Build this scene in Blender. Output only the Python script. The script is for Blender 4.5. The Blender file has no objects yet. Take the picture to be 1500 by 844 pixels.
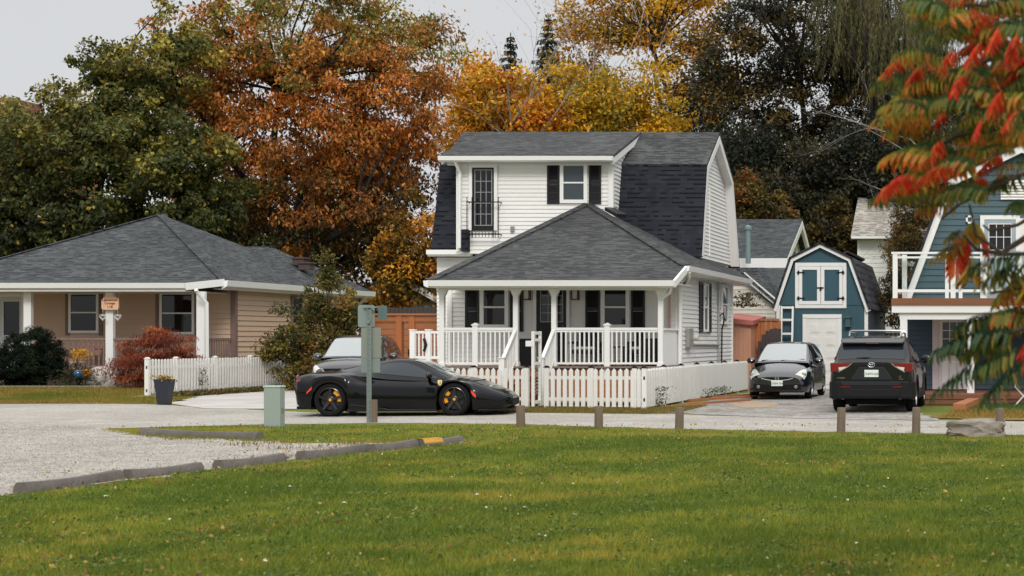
import bpy, math, random
import numpy as np
from mathutils import Vector, Matrix
random.seed(7); RNG = np.random.default_rng(11)
sc = bpy.context.scene
COL = sc.collection
R = math.radians
# ---------------- camera ----------------
F = 2250.0; CX = 1500.0; CY = 498.0; EYE = 1.6          # photograph's focal length in its own pixels (1500 wide)
cam = bpy.data.cameras.new('camera'); camo = bpy.data.objects.new('camera', cam); COL.objects.link(camo)
camo.location = (0, 0, EYE); camo.rotation_euler = (R(90), 0, 0)
cam.sensor_width = 36; cam.lens = F/1500*36
cam.shift_x = (750-CX)/1500; cam.shift_y = (CY-422)/1500
cam.clip_end = 3000
cam.dof.use_dof = True; cam.dof.focus_distance = 34; cam.dof.aperture_fstop = 3.4
sc.camera = camo
sc.render.resolution_x = 1024; sc.render.resolution_y = 576
# ---------------- overcast sky ----------------
w = bpy.data.worlds.new('World'); sc.world = w; w.use_nodes = True
nt = w.node_tree; nt.nodes.clear()
N = nt.nodes.new; L = nt.links.new
out = N('ShaderNodeOutputWorld'); bg = N('ShaderNodeBackground'); sky = N('ShaderNodeTexSky')
sky.sky_type = 'NISHITA'; sky.sun_disc = False
SUN_EL, SUN_AZ = 38, 160
sky.sun_elevation = R(SUN_EL); sky.sun_rotation = R(SUN_AZ)
hs = N('ShaderNodeHueSaturation'); hs.inputs['Saturation'].default_value = .12; hs.inputs['Value'].default_value = .03
tc = N('ShaderNodeTexCoord'); sx = N('ShaderNodeSeparateXYZ'); ramp = N('ShaderNodeValToRGB')
ramp.color_ramp.elements[0].position = 0.0; ramp.color_ramp.elements[0].color = (.44, .45, .465, 1)
ramp.color_ramp.elements[1].position = .85; ramp.color_ramp.elements[1].color = (1.65, 1.66, 1.68, 1)
e = ramp.color_ramp.elements.new(.28); e.color = (.50, .508, .52, 1)
cl = N('ShaderNodeTexNoise'); cl.inputs['Scale'].default_value = 2.2; cl.inputs['Detail'].default_value = 4
cm = N('ShaderNodeMapRange'); cm.inputs['To Min'].default_value = .93; cm.inputs['To Max'].default_value = 1.06
mulc = N('ShaderNodeVectorMath'); mulc.operation = 'SCALE'
add = N('ShaderNodeVectorMath'); add.operation = 'ADD'
L(sky.outputs[0], hs.inputs['Color']); L(tc.outputs['Generated'], sx.inputs[0]); L(sx.outputs['Z'], ramp.inputs[0])
L(tc.outputs['Generated'], cl.inputs['Vector']); L(cl.outputs['Fac'], cm.inputs['Value'])
L(ramp.outputs[0], mulc.inputs[0]); L(cm.outputs[0], mulc.inputs['Scale'])
L(mulc.outputs[0], add.inputs[0]); L(hs.outputs[0], add.inputs[1]); L(add.outputs[0], bg.inputs['Color']); L(bg.outputs[0], out.inputs['Surface'])
bg.inputs['Strength'].default_value = 1.0
sl = bpy.data.lights.new('sun', 'SUN'); so = bpy.data.objects.new('sun', sl); COL.objects.link(so)
sl.energy = 1.7; sl.angle = R(16); sl.color = (1, .96, .9)
az = R(SUN_AZ); el = R(SUN_EL)
sd = Vector((math.sin(az)*math.cos(el), math.cos(az)*math.cos(el), math.sin(el)))   # towards the sun: behind and left of camera
so.rotation_euler = (-sd).to_track_quat('-Z', 'Y').to_euler(); so.location = (-5, -10, 20)
vs = sc.view_settings; vs.view_transform = 'Standard'; vs.look = 'None'; vs.gamma = 1; vs.use_curve_mapping = False
vs.exposure = 0.0

# ---------------- helpers ----------------
def P(px, py, D): return Vector(((px-CX)*D/F, D, EYE+(CY-py)*D/F))
def G(px, py):
    D = EYE*F/(py-CY); return Vector(((px-CX)*D/F, D, 0))
def PX(px, D): return (px-CX)*D/F
def PZ(py, D): return EYE+(CY-py)*D/F
def lin(c):
    return tuple(((v/255)/12.92 if v/255 <= .04045 else ((v/255+.055)/1.055)**2.4) for v in c)
OFF = {}
def tag(o, label=None, cat=None, group=None, kind=None):
    if label: o['label'] = label
    if cat: o['category'] = cat
    if group: o['group'] = group
    if kind: o['kind'] = kind
    return o
def thing(name, label, cat, loc=(0,0,0), group=None):
    o = bpy.data.objects.new(name, None); COL.objects.link(o); o.empty_display_size = .2
    o.location = loc; tag(o, label, cat, group); OFF[o.name] = Vector(loc); return o
def copy_tree(o, parent=None):
    c = o.copy(); COL.objects.link(c)
    if parent: c.parent = parent
    for ch in list(o.children): copy_tree(ch, c)
    return c
class MB:
    def __init__(s): s.v = []; s.f = []
    def add(s, vs, fs):
        b = len(s.v); s.v += [tuple(p) for p in vs]; s.f += [tuple(i+b for i in f) for f in fs]; return s
    def box(s, x0, x1, y0, y1, z0, z1):
        return s.add([(x0,y0,z0),(x1,y0,z0),(x1,y1,z0),(x0,y1,z0),(x0,y0,z1),(x1,y0,z1),(x1,y1,z1),(x0,y1,z1)],
            [(0,3,2,1),(4,5,6,7),(0,1,5,4),(1,2,6,5),(2,3,7,6),(3,0,4,7)])
    def cbox(s, c, d): return s.box(c[0]-d[0]/2,c[0]+d[0]/2,c[1]-d[1]/2,c[1]+d[1]/2,c[2]-d[2]/2,c[2]+d[2]/2)
    def bar(s, p, q, w, h, up=(0,0,1)):
        p = Vector(p); q = Vector(q); d = (q-p).normalized(); u = Vector(up)
        if abs(d.dot(u)) > .99: u = Vector((0,1,0))
        a = d.cross(u).normalized(); b = a.cross(d).normalized(); a *= w/2; b *= h/2
        return s.add([p-a-b,p+a-b,p+a+b,p-a+b,q-a-b,q+a-b,q+a+b,q-a+b],
            [(0,1,2,3),(7,6,5,4),(0,4,5,1),(1,5,6,2),(2,6,7,3),(3,7,4,0)])
    def tube(s, pts, rs, n=8, caps=True):
        pts = [Vector(p) for p in pts]; m = len(pts)
        if not hasattr(rs, '__len__'): rs = [rs]*m
        vs = []; pa = None
        for i, p in enumerate(pts):
            d = (pts[min(i+1,m-1)]-pts[max(i-1,0)]).normalized()
            if pa is None:
                u = Vector((0,0,1)) if abs(d.z) < .9 else Vector((1,0,0)); a = d.cross(u).normalized()
            else:
                a = (pa-d*pa.dot(d))
                a = a.normalized() if a.length > 1e-5 else d.orthogonal().normalized()
            pa = a; b = d.cross(a)
            for k in range(n):
                t = 2*math.pi*k/n; vs.append(p+a*(rs[i]*math.cos(t))+b*(rs[i]*math.sin(t)))
        fs = [(i*n+k, i*n+(k+1)%n, (i+1)*n+(k+1)%n, (i+1)*n+k) for i in range(m-1) for k in range(n)]
        if caps: fs += [tuple(range(n-1,-1,-1)), tuple((m-1)*n+k for k in range(n))]
        return s.add(vs, fs)
    def poly(s, pts): return s.add(pts, [tuple(range(len(pts)))])
    def slab(s, pts, t):        # polygon with thickness along -normal
        pts = [Vector(p) for p in pts]; n = len(pts)
        nr = Vector((0,0,0))
        for i in range(n): nr += (pts[i]-pts[0]).cross(pts[(i+1)%n]-pts[0])
        nr.normalize(); lo = [p-nr*t for p in pts]
        return s.add(pts+lo, [tuple(range(n)), tuple(range(2*n-1,n-1,-1))]+[(i, i+n, (i+1)%n+n, (i+1)%n) for i in range(n)])
    def prism(s, pts2, plane, c0, c1):   # pts2 in plane 'xz' extruded in y, 'yz' in x, 'xy' in z
        def m(p, c): return {'xz':(p[0],c,p[1]),'yz':(c,p[0],p[1]),'xy':(p[0],p[1],c)}[plane]
        n = len(pts2)
        return s.add([m(p,c0) for p in pts2]+[m(p,c1) for p in pts2],
            [tuple(range(n-1,-1,-1)), tuple(range(n,2*n))]+[(i,(i+1)%n,(i+1)%n+n,i+n) for i in range(n)])
    def lathe(s, prof, c, n=24, axis='z'):   # prof [(r,h)]
        vs = []
        for r, h in prof:
            for k in range(n):
                t = 2*math.pi*k/n; a, b = r*math.cos(t), r*math.sin(t)
                q = {'z':(a,b,h),'y':(a,h,b),'x':(h,a,b)}[axis]
                vs.append((c[0]+q[0], c[1]+q[1], c[2]+q[2]))
        m = len(prof)
        return s.add(vs, [(i*n+k,i*n+(k+1)%n,(i+1)*n+(k+1)%n,(i+1)*n+k) for i in range(m-1) for k in range(n)])
    def grid(s, rows):          # rows of equal length point lists
        n = len(rows[0])
        return s.add([p for r in rows for p in r], [(i*n+k,i*n+k+1,(i+1)*n+k+1,(i+1)*n+k) for i in range(len(rows)-1) for k in range(n-1)])
    def build(s, name, mat, parent=None, bevel=0, smooth=False, off=None, ang=35, fixn=True):
        o0 = off if off is not None else (OFF.get(parent.name, Vector((0,0,0))) if parent else Vector((0,0,0)))
        vv = [(x-o0[0], y-o0[1], z-o0[2]) for x, y, z in s.v]
        me = bpy.data.meshes.new(name); me.from_pydata(vv, [], s.f); me.validate(); me.update()
        if fixn:
            import bmesh
            bm = bmesh.new(); bm.from_mesh(me); bmesh.ops.recalc_face_normals(bm, faces=bm.faces); bm.to_mesh(me); bm.free()
        # planar uv per face: u along the horizontal of the face, v up its slope (metres)
        uv = me.uv_layers.new(name='uv'); d = uv.data
        for p in me.polygons:
            n = p.normal; u = Vector((-n.y, n.x, 0))
            u = Vector((1,0,0)) if u.length < .02 else u.normalized()
            v = n.cross(u)
            if v.z < 0: v = -v
            for li in p.loop_indices:
                c = me.vertices[me.loops[li].vertex_index].co; c = Vector((c.x+o0[0], c.y+o0[1], c.z+o0[2]))
                d[li].uv = (c.dot(u), c.dot(v))
        if mat: me.materials.append(mat)
        o = bpy.data.objects.new(name, me); COL.objects.link(o)
        if parent: o.parent = parent; OFF[o.name] = o0
        if smooth:
            me.polygons.foreach_set('use_smooth', [True]*len(me.polygons)); me.set_sharp_from_angle(angle=R(ang))
        if bevel:
            m = o.modifiers.new('bevel', 'BEVEL'); m.width = bevel; m.segments = 2; m.limit_method = 'ANGLE'; m.angle_limit = R(40)
        return o
def add_copy(proto_parts): pass

# ---------------- materials ----------------
MATS = {}
def newmat(name):
    m = bpy.data.materials.new(name); m.use_nodes = True; t = m.node_tree
    return m, t, t.nodes['Principled BSDF'], t.nodes.new, t.links.new
def mat(name, c, rough=.6, metal=0, spec=.4, var=.12, vscale=3, bump=0, bscale=40, coat=0, streak=None, coat_ior=1.5):
    if name in MATS: return MATS[name]
    m, t, b, N, L = newmat(name)
    c = lin(c)
    b.inputs['Roughness'].default_value = rough; b.inputs['Metallic'].default_value = metal
    b.inputs['Specular IOR Level'].default_value = spec; b.inputs['Coat Weight'].default_value = coat; b.inputs['Coat Roughness'].default_value = .05; b.inputs['Coat IOR'].default_value = coat_ior
    tcn = N('ShaderNodeTexCoord')
    nz = N('ShaderNodeTexNoise'); nz.inputs['Scale'].default_value = vscale; nz.inputs['Detail'].default_value = 6; nz.inputs['Roughness'].default_value = .65
    if streak:
        mp = N('ShaderNodeMapping'); mp.inputs['Scale'].default_value = streak; L(tcn.outputs['Object'], mp.inputs[0]); L(mp.outputs[0], nz.inputs['Vector'])
    else: L(tcn.outputs['Object'], nz.inputs['Vector'])
    mx = N('ShaderNodeMix'); mx.data_type = 'RGBA'
    mx.inputs['A'].default_value = tuple(v*(1-var) for v in c)+(1,); mx.inputs['B'].default_value = tuple(min(1, v*(1+var)) for v in c)+(1,)
    L(nz.outputs['Fac'], mx.inputs['Factor']); L(mx.outputs['Result'], b.inputs['Base Color'])
    if bump:
        n2 = N('ShaderNodeTexNoise'); n2.inputs['Scale'].default_value = bscale; n2.inputs['Detail'].default_value = 4
        if streak: L(mp.outputs[0], n2.inputs['Vector'])
        else: L(tcn.outputs['Object'], n2.inputs['Vector'])
        bp = N('ShaderNodeBump'); bp.inputs['Strength'].default_value = bump; bp.inputs['Distance'].default_value = .02
        L(n2.outputs['Fac'], bp.inputs['Height']); L(bp.outputs[0], b.inputs['Normal'])
    MATS[name] = m; return m
def shingle(name, c1, c2, dark, row=.125, wid=.34, bumpd=.02):
    """laminated shingles: courses of random tabs in three tones, with the shade under the raised tabs painted in as a dark band"""
    m, t, b, N, L = newmat(name)
    uv = N('ShaderNodeUVMap'); uv.uv_map = 'uv'
    def brick(w_, off, ca, cb, bias=0.0):
        br = N('ShaderNodeTexBrick'); br.inputs['Scale'].default_value = 1; br.offset = off; br.offset_frequency = 1; br.squash = .65; br.squash_frequency = 3
        br.inputs['Brick Width'].default_value = w_; br.inputs['Row Height'].default_value = row; br.inputs['Mortar Size'].default_value = 0; br.inputs['Bias'].default_value = bias
        br.inputs['Color1'].default_value = ca; br.inputs['Color2'].default_value = cb; L(uv.outputs[0], br.inputs['Vector']); return br
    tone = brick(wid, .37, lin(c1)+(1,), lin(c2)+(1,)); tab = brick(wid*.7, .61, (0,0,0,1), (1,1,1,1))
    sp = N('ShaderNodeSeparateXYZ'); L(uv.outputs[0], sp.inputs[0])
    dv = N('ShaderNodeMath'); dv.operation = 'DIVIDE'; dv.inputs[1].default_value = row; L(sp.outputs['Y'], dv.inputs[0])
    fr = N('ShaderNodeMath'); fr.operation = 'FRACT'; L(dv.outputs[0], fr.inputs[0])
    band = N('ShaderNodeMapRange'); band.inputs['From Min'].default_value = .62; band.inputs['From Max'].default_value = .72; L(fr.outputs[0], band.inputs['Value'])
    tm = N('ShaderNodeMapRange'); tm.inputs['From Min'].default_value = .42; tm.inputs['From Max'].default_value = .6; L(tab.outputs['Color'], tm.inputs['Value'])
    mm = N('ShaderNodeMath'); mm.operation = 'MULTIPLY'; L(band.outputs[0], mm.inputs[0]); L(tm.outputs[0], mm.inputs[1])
    mx = N('ShaderNodeMix'); mx.data_type = 'RGBA'; mx.inputs['B'].default_value = lin(dark)+(1,); L(mm.outputs[0], mx.inputs['Factor']); L(tone.outputs['Color'], mx.inputs['A'])  # dark colour stands for the shade below the thick tabs
    nz = N('ShaderNodeTexNoise'); nz.inputs['Scale'].default_value = .6; nz.inputs['Detail'].default_value = 6; L(uv.outputs[0], nz.inputs['Vector'])
    ng = N('ShaderNodeTexNoise'); ng.inputs['Scale'].default_value = 45; L(uv.outputs[0], ng.inputs['Vector'])
    mr = N('ShaderNodeMapRange'); mr.inputs['From Min'].default_value=.3; mr.inputs['From Max'].default_value=.7; mr.inputs['To Min'].default_value = .82; mr.inputs['To Max'].default_value = 1.18
    L(nz.outputs['Fac'], mr.inputs['Value'])
    mg = N('ShaderNodeMapRange'); mg.inputs['To Min'].default_value = .6; mg.inputs['To Max'].default_value = 1.4; L(ng.outputs['Fac'], mg.inputs['Value'])
    v2 = N('ShaderNodeVectorMath'); v2.operation = 'SCALE'; v3 = N('ShaderNodeVectorMath'); v3.operation = 'SCALE'
    L(mx.outputs['Result'], v2.inputs[0]); L(mr.outputs[0], v2.inputs['Scale']); L(v2.outputs[0], v3.inputs[0]); L(mg.outputs[0], v3.inputs['Scale']); L(v3.outputs[0], b.inputs['Base Color'])
    b.inputs['Roughness'].default_value = .9; b.inputs['Specular IOR Level'].default_value = .2
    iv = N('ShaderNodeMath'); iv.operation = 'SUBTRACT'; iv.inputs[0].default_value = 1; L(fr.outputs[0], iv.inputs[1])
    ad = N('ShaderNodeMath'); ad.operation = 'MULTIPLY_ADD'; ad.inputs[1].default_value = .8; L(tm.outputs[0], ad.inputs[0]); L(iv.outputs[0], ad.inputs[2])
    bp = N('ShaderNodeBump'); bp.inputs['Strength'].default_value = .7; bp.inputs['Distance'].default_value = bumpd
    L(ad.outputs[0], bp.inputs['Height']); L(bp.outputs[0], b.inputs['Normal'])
    return m
def glassmat(name, c=(8,9,11), rough=.04, spec=.5, coat=0):
    m, t, b, N, L = newmat(name)
    b.inputs['Base Color'].default_value = lin(c)+(1,); b.inputs['Roughness'].default_value = rough; b.inputs['Specular IOR Level'].default_value = spec; b.inputs['Coat Weight'].default_value = coat; b.inputs['Coat IOR'].default_value = 2
    nz = N('ShaderNodeTexNoise'); nz.inputs['Scale'].default_value = 1.3; bp = N('ShaderNodeBump'); bp.inputs['Strength'].default_value = .03
    L(nz.outputs['Fac'], bp.inputs['Height']); L(bp.outputs[0], b.inputs['Normal'])
    return m
def leafmat(name, trans=.35, rough=.55):
    m, t, b, N, L = newmat(name)
    at = N('ShaderNodeAttribute'); at.attribute_name = 'tint'
    L(at.outputs['Color'], b.inputs['Base Color']); b.inputs['Roughness'].default_value = rough; b.inputs['Specular IOR Level'].default_value = .25
    tr = N('ShaderNodeBsdfTranslucent'); L(at.outputs['Color'], tr.inputs['Color'])
    ms = N('ShaderNodeMixShader'); ms.inputs[0].default_value = trans
    L(b.outputs[0], ms.inputs[1]); L(tr.outputs[0], ms.inputs[2]); L(ms.outputs[0], t.nodes['Material Output'].inputs['Surface'])
    return m
WHITE = mat('white_paint', (222,221,216), .5, var=.13, vscale=3, bump=.08, bscale=25, streak=(3,3,.5))
TRIM = mat('white_trim', (228,228,225), .4, var=.04, vscale=1.2)
VINYL = mat('white_vinyl_siding', (224,223,219), .5, var=.09, vscale=1.2, streak=(.5,.5,2.2))
BLACKP = mat('black_paint', (17,17,21), .45, var=.15)
IRON = mat('black_iron', (14,14,15), .5, metal=.3)
GLASS = glassmat('dark_glass'); GLASS_L = glassmat('pale_glass', (60,68,72))
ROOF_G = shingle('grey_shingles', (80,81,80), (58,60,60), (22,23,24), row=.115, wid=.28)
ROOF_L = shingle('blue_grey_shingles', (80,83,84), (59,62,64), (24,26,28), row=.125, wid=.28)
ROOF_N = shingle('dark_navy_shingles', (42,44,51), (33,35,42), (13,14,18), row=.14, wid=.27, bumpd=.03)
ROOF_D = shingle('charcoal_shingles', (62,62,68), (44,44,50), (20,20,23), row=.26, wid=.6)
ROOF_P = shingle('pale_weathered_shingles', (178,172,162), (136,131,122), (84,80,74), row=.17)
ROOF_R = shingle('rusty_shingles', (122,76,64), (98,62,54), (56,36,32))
TAN = mat('tan_siding', (193,165,142), .55, var=.06, vscale=.7)
TAUPE = mat('taupe_siding_trim', (120,98,88), .6)
MAUVE = mat('mauve_porch_siding', (150,116,102), .6, var=.06)
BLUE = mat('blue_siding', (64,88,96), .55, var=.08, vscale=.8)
TEAL = mat('teal_boards', (50,82,93), .55, var=.1, vscale=1.5, streak=(6,6,.6))
NAVY = mat('dark_blue_boards', (32,44,60), .6)
CEDAR = mat('cedar_boards', (160,102,64), .7, var=.3, vscale=4, streak=(.6,6,6), bump=.2, bscale=12)
CEDAR_V = mat('cedar_upright_boards', (168,100,58), .7, var=.3, vscale=4, streak=(6,6,.6), bump=.2, bscale=12)
DECKRED = mat('reddish_deck_boards', (122,78,58), .7, var=.25, vscale=4, streak=(.5,6,6))
GREYWOOD = mat('grey_weathered_wood', (112,97,82), .85, var=.35, vscale=5, streak=(9,9,.8), bump=.5, bscale=14)
DARKWOOD = mat('dark_weathered_wood', (66,60,60), .85, var=.3, vscale=5, streak=(8,8,.6))
PORCHWOOD = mat('grey_brown_porch_wood', (128,108,100), .75, var=.2, vscale=4)
CONC = mat('grey_concrete', (150,147,142), .9, var=.22, vscale=6, bump=.4, bscale=60)
GREEN_METAL = mat('sage_green_metal', (144,155,147), .5, var=.08, vscale=4)
SIGNBACK = mat('dull_metal_sign_back', (138,142,132), .5, metal=.35, var=.1, vscale=3)
SIGNPOST = mat('green_steel_post', (126,138,134), .5, metal=.2, var=.15, vscale=8)
BARK = mat('grey_brown_bark', (74,62,54), .9, var=.35, vscale=3, streak=(5,5,.8), bump=.6, bscale=8)
BARK_D = mat('dark_bark', (40,34,32), .9, var=.3, vscale=3, streak=(5,5,.8), bump=.6, bscale=8)
BARK_P = mat('pale_grey_bark', (150,144,138), .9, var=.25, vscale=3)
LEAF = leafmat('leaf'); NEEDLE = leafmat('needle', .15, .7)
# ---- geometry helpers ----
def clip_band(poly, z0, z1):
    def cl(pts, z, keep):
        o = []
        for i in range(len(pts)):
            a, b = pts[i], pts[(i+1) % len(pts)]
            ia, ib = keep(a[1]-z), keep(b[1]-z)
            if ia: o.append(a)
            if ia != ib:
                t = (z-a[1])/(b[1]-a[1]); o.append((a[0]+(b[0]-a[0])*t, z))
        return o
    p = cl(poly, z0, lambda d: d >= -1e-7)
    return cl(p, z1, lambda d: d <= 1e-7) if len(p) > 2 else []
def lap_siding(mb, poly, o, u, nrm, pitch=.115, lap=.022):
    """horizontal lap boards over convex poly [(along, z)]; o origin, u along, nrm outward"""
    o = Vector(o); u = Vector(u); nrm = Vector(nrm)
    z0 = min(p[1] for p in poly); z1 = max(p[1] for p in poly); z = z0
    while z < z1-1e-4:
        zt = min(z+pitch, z1); p = clip_band(poly, z, zt)
        if len(p) > 2:
            vs = [o+u*a+Vector((0,0,zz))+nrm*(lap*(1-(zz-z)/pitch)) for a, zz in p]
            mb.poly(vs)
            lo = [a for a, zz in p if abs(zz-z) < 1e-5]
            if len(lo) > 1:
                a0, a1 = min(lo), max(lo); q = o+Vector((0,0,z))
                mb.poly([q+u*a0, q+u*a1, q+u*a1+nrm*lap, q+u*a0+nrm*lap])
        z = zt
    # solid backing
    mb.poly([o+u*a+Vector((0,0,zz))-nrm*.01 for a, zz in poly])
def window(parent, x0, x1, z0, z1, y, name='window', fr=.07, glass=None, sash=True, frm=None, face=-1, axis='x', grid=None, casing=0, label=None):
    """double-hung window proud of a wall at y (axis x: along x, facing face*y; axis y: along y, wall at x=y, facing face*x)"""
    glass = glass or GLASS; frm = frm or TRIM
    f = MB(); g = MB(); m = MB()
    def bx(mb, a0, a1, d0, d1, za, zb):
        c0, c1 = sorted((y+face*d0, y+face*d1))
        if axis == 'x': mb.box(a0, a1, c0, c1, za, zb)
        else: mb.box(c0, c1, a0, a1, za, zb)
    if casing:
        for a0,a1,za,zb in ((x0-casing,x0,z0-casing,z1+casing),(x1,x1+casing,z0-casing,z1+casing),(x0,x1,z1,z1+casing),(x0,x1,z0-casing,z0)): bx(f,a0,a1,0,.035,za,zb)
    for a0,a1,za,zb in ((x0,x0+fr,z0,z1),(x1-fr,x1,z0,z1),(x0+fr,x1-fr,z1-fr,z1),(x0+fr,x1-fr,z0,z0+fr)): bx(f,a0,a1,0,.055,za,zb)
    zm = (z0+z1)/2
    if sash: bx(f, x0+fr, x1-fr, 0, .045, zm-.022, zm+.022)
    if grid:
        nx, nz = grid
        for i in range(1, nx): a = x0+fr+(x1-x0-2*fr)*i/nx; bx(f, a-.011, a+.011, 0, .034, z0+fr, z1-fr)
        for i in range(1, nz): a = z0+fr+(z1-z0-2*fr)*i/nz; bx(f, x0+fr, x1-fr, 0, .036, a-.011, a+.011)
    bx(g, x0+fr*.9, x1-fr*.9, .016, .026, z0+fr*.9, z1-fr*.9)
    o = f.build(name, frm, parent, bevel=.004)
    g.build('pane', glass, o)
    return o
def shutter(parent, x0, x1, z0, z1, y, face=-1, axis='x'):
    mb = MB(); d0, d1 = sorted((y, y+face*.035))
    def bx(a0,a1,c0,c1,za,zb):
        if axis == 'x': mb.box(a0,a1,c0,c1,za,zb)
        else: mb.box(c0,c1,a0,a1,za,zb)
    s = .05
    bx(x0,x0+s,d0,d1,z0,z1); bx(x1-s,x1,d0,d1,z0,z1)
    zm = (z0+z1)/2
    for za, zb in ((z0,z0+.07),(z1-.07,z1),(zm-.035,zm+.035)): bx(x0+s,x1-s,d0,d1,za,zb)
    z = z0+.07; e0, e1 = sorted((y+face*.002, y+face*.02))
    while z < z1-.09:
        if not (zm-.06 < z+.02 < zm+.05):
            pts = [(y+face*.004, z+.055),(y+face*.03, z+.008),(y+face*.03, z),(y+face*.004, z+.04)]
            if axis == 'x':
                mb.add([(x0+s,p[0],p[1]) for p in pts]+[(x1-s,p[0],p[1]) for p in pts], [(0,1,5,4),(1,2,6,5),(2,3,7,6),(3,0,4,7)])
            else: mb.add([(p[0],x0+s,p[1]) for p in pts]+[(p[0],x1-s,p[1]) for p in pts], [(0,1,5,4),(1,2,6,5),(2,3,7,6),(3,0,4,7)])
        z += .05
    bx(x0+s,x1-s,min(y,y+face*.006),max(y,y+face*.006),z0+.07,z1-.07)
    return mb.build('shutter', BLACKP, parent)
def text_mesh(s, size, depth=.004):
    c = bpy.data.curves.new('t', 'FONT'); c.body = s; c.size = size; c.extrude = depth; c.align_x = 'CENTER'; c.align_y = 'CENTER'; c.resolution_u = 3
    o = bpy.data.objects.new('t', c); COL.objects.link(o)
    dg = bpy.context.evaluated_depsgraph_get(); me = bpy.data.meshes.new_from_object(o.evaluated_get(dg))
    bpy.data.objects.remove(o); bpy.data.curves.remove(c)
    return me
def text(name, s, size, material, parent, loc, rot, bold=0):
    me = text_mesh(s, size); me.name = name; me.materials.clear(); me.materials.append(material)
    o = bpy.data.objects.new(name, me); COL.objects.link(o); o.parent = parent
    o.location = Vector(loc)-OFF.get(parent.name, Vector((0,0,0))); o.rotation_euler = rot
    return o
# ================= GROUND =================
def ground_mat(name, cols, scales, bump=.5, bscale=60, rough=.95, speck=None):
    """layers of noise mixing between base colours (all true surface colours)"""
    m, t, b, N, L = newmat(name)
    g = N('ShaderNodeNewGeometry'); prev = None
    for i, c in enumerate(cols):
        if prev is None:
            prev = N('ShaderNodeRGB'); prev.outputs[0].default_value = lin(c)+(1,); prev = prev.outputs[0]; continue
        sc_, lo, hi = scales[i-1]
        nz = N('ShaderNodeTexNoise'); nz.inputs['Scale'].default_value = sc_; nz.inputs['Detail'].default_value = 7; nz.inputs['Roughness'].default_value = .65
        off = N('ShaderNodeVectorMath'); off.operation = 'ADD'; off.inputs[1].default_value = (i*13.7, i*7.1, 0)
        L(g.outputs['Position'], off.inputs[0]); L(off.outputs[0], nz.inputs['Vector'])
        mr = N('ShaderNodeMapRange'); mr.inputs['From Min'].default_value = lo; mr.inputs['From Max'].default_value = hi; L(nz.outputs['Fac'], mr.inputs['Value'])
        mx = N('ShaderNodeMix'); mx.data_type = 'RGBA'; mx.inputs['B'].default_value = lin(c)+(1,)
        L(mr.outputs[0], mx.inputs['Factor']); L(prev, mx.inputs['A']); prev = mx.outputs['Result']
    if speck:
        vo = N('ShaderNodeTexVoronoi'); vo.inputs['Scale'].default_value = speck; L(g.outputs['Position'], vo.inputs['Vector'])
        sp = N('ShaderNodeSeparateColor'); L(vo.outputs['Color'], sp.inputs[0])
        mr = N('ShaderNodeMapRange'); mr.inputs['To Min'].default_value = .72; mr.inputs['To Max'].default_value = 1.2; L(sp.outputs[0], mr.inputs['Value'])
        v = N('ShaderNodeVectorMath'); v.operation = 'SCALE'; L(prev, v.inputs[0]); L(mr.outputs[0], v.inputs['Scale']); prev = v.outputs[0]
    L(prev, b.inputs['Base Color']); b.inputs['Roughness'].default_value = rough; b.inputs['Specular IOR Level'].default_value = .2
    nb = N('ShaderNodeTexNoise'); nb.inputs['Scale'].default_value = bscale; nb.inputs['Detail'].default_value = 5; L(g.outputs['Position'], nb.inputs['Vector'])
    bp = N('ShaderNodeBump'); bp.inputs['Strength'].default_value = bump; bp.inputs['Distance'].default_value = .03
    L(nb.outputs['Fac'], bp.inputs['Height']); L(bp.outputs[0], b.inputs['Normal'])
    return m
M_SOIL = ground_mat('grassy_soil', [(92,106,42),(110,110,50),(124,104,60)], [(.5,.4,.6),(3,.6,.72)])
M_LAWN = ground_mat('lawn_turf', [(88,100,38),(108,112,46),(140,120,60)], [(.35,.42,.6),(.9,.6,.74)], bscale=40)
M_GRAVEL = ground_mat('pale_gravel', [(168,161,151),(146,139,128),(180,174,165)], [(.35,.42,.62),(1.6,.5,.7)], bump=1, bscale=28, speck=16)
M_GRAVEL2 = ground_mat('driveway_gravel', [(152,148,142),(128,122,114),(172,169,164)], [(.5,.42,.62),(2.4,.5,.7)], bump=1, bscale=22, speck=13)
M_ROAD = ground_mat('dusty_road', [(168,163,155),(150,145,136),(178,173,166)], [(.3,.4,.62),(1.2,.55,.7)], bump=.3, bscale=40, speck=30)
M_CONC = ground_mat('pale_concrete_slab', [(184,181,176),(168,164,158)], [(.6,.4,.65)], bump=.1, bscale=60)
M_STRAW = ground_mat('dry_straw_verge', [(128,108,60),(104,94,46),(150,124,78)], [(1.2,.42,.58),(5,.55,.7)], bscale=50)
M_BED = ground_mat('dark_bed_soil', [(52,42,34),(74,62,48)], [(3,.4,.6)], bump=1)
M_SAWDUST = ground_mat('sawdust', [(176,146,108),(152,146,138)], [(3,.42,.58)])
def jitter(pts, step=.35, amp=.08):
    o = []
    for i in range(len(pts)):
        a, b = Vector(pts[i]), Vector(pts[(i+1)%len(pts)]); n = max(1, int((b-a).length/step)); n = min(n, 120)
        nr = Vector((-(b-a).y, (b-a).x, 0)).normalized()
        for k in range(n):
            p = a.lerp(b, k/n); o.append(p+nr*(random.gauss(0, amp) if k else 0))
    return o
def sheet(name, pts, z, m, amp=.06):
    mb = MB(); mb.poly([(p[0], p[1], z) for p in jitter([(q[0],q[1],0) for q in pts], amp=amp)])
    o = mb.build(name, m); o['kind'] = 'structure'; return o
g = MB(); g.box(-700, 700, -60, 1400, -.5, 0); tag(g.build('ground', M_SOIL), kind='structure')
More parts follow.
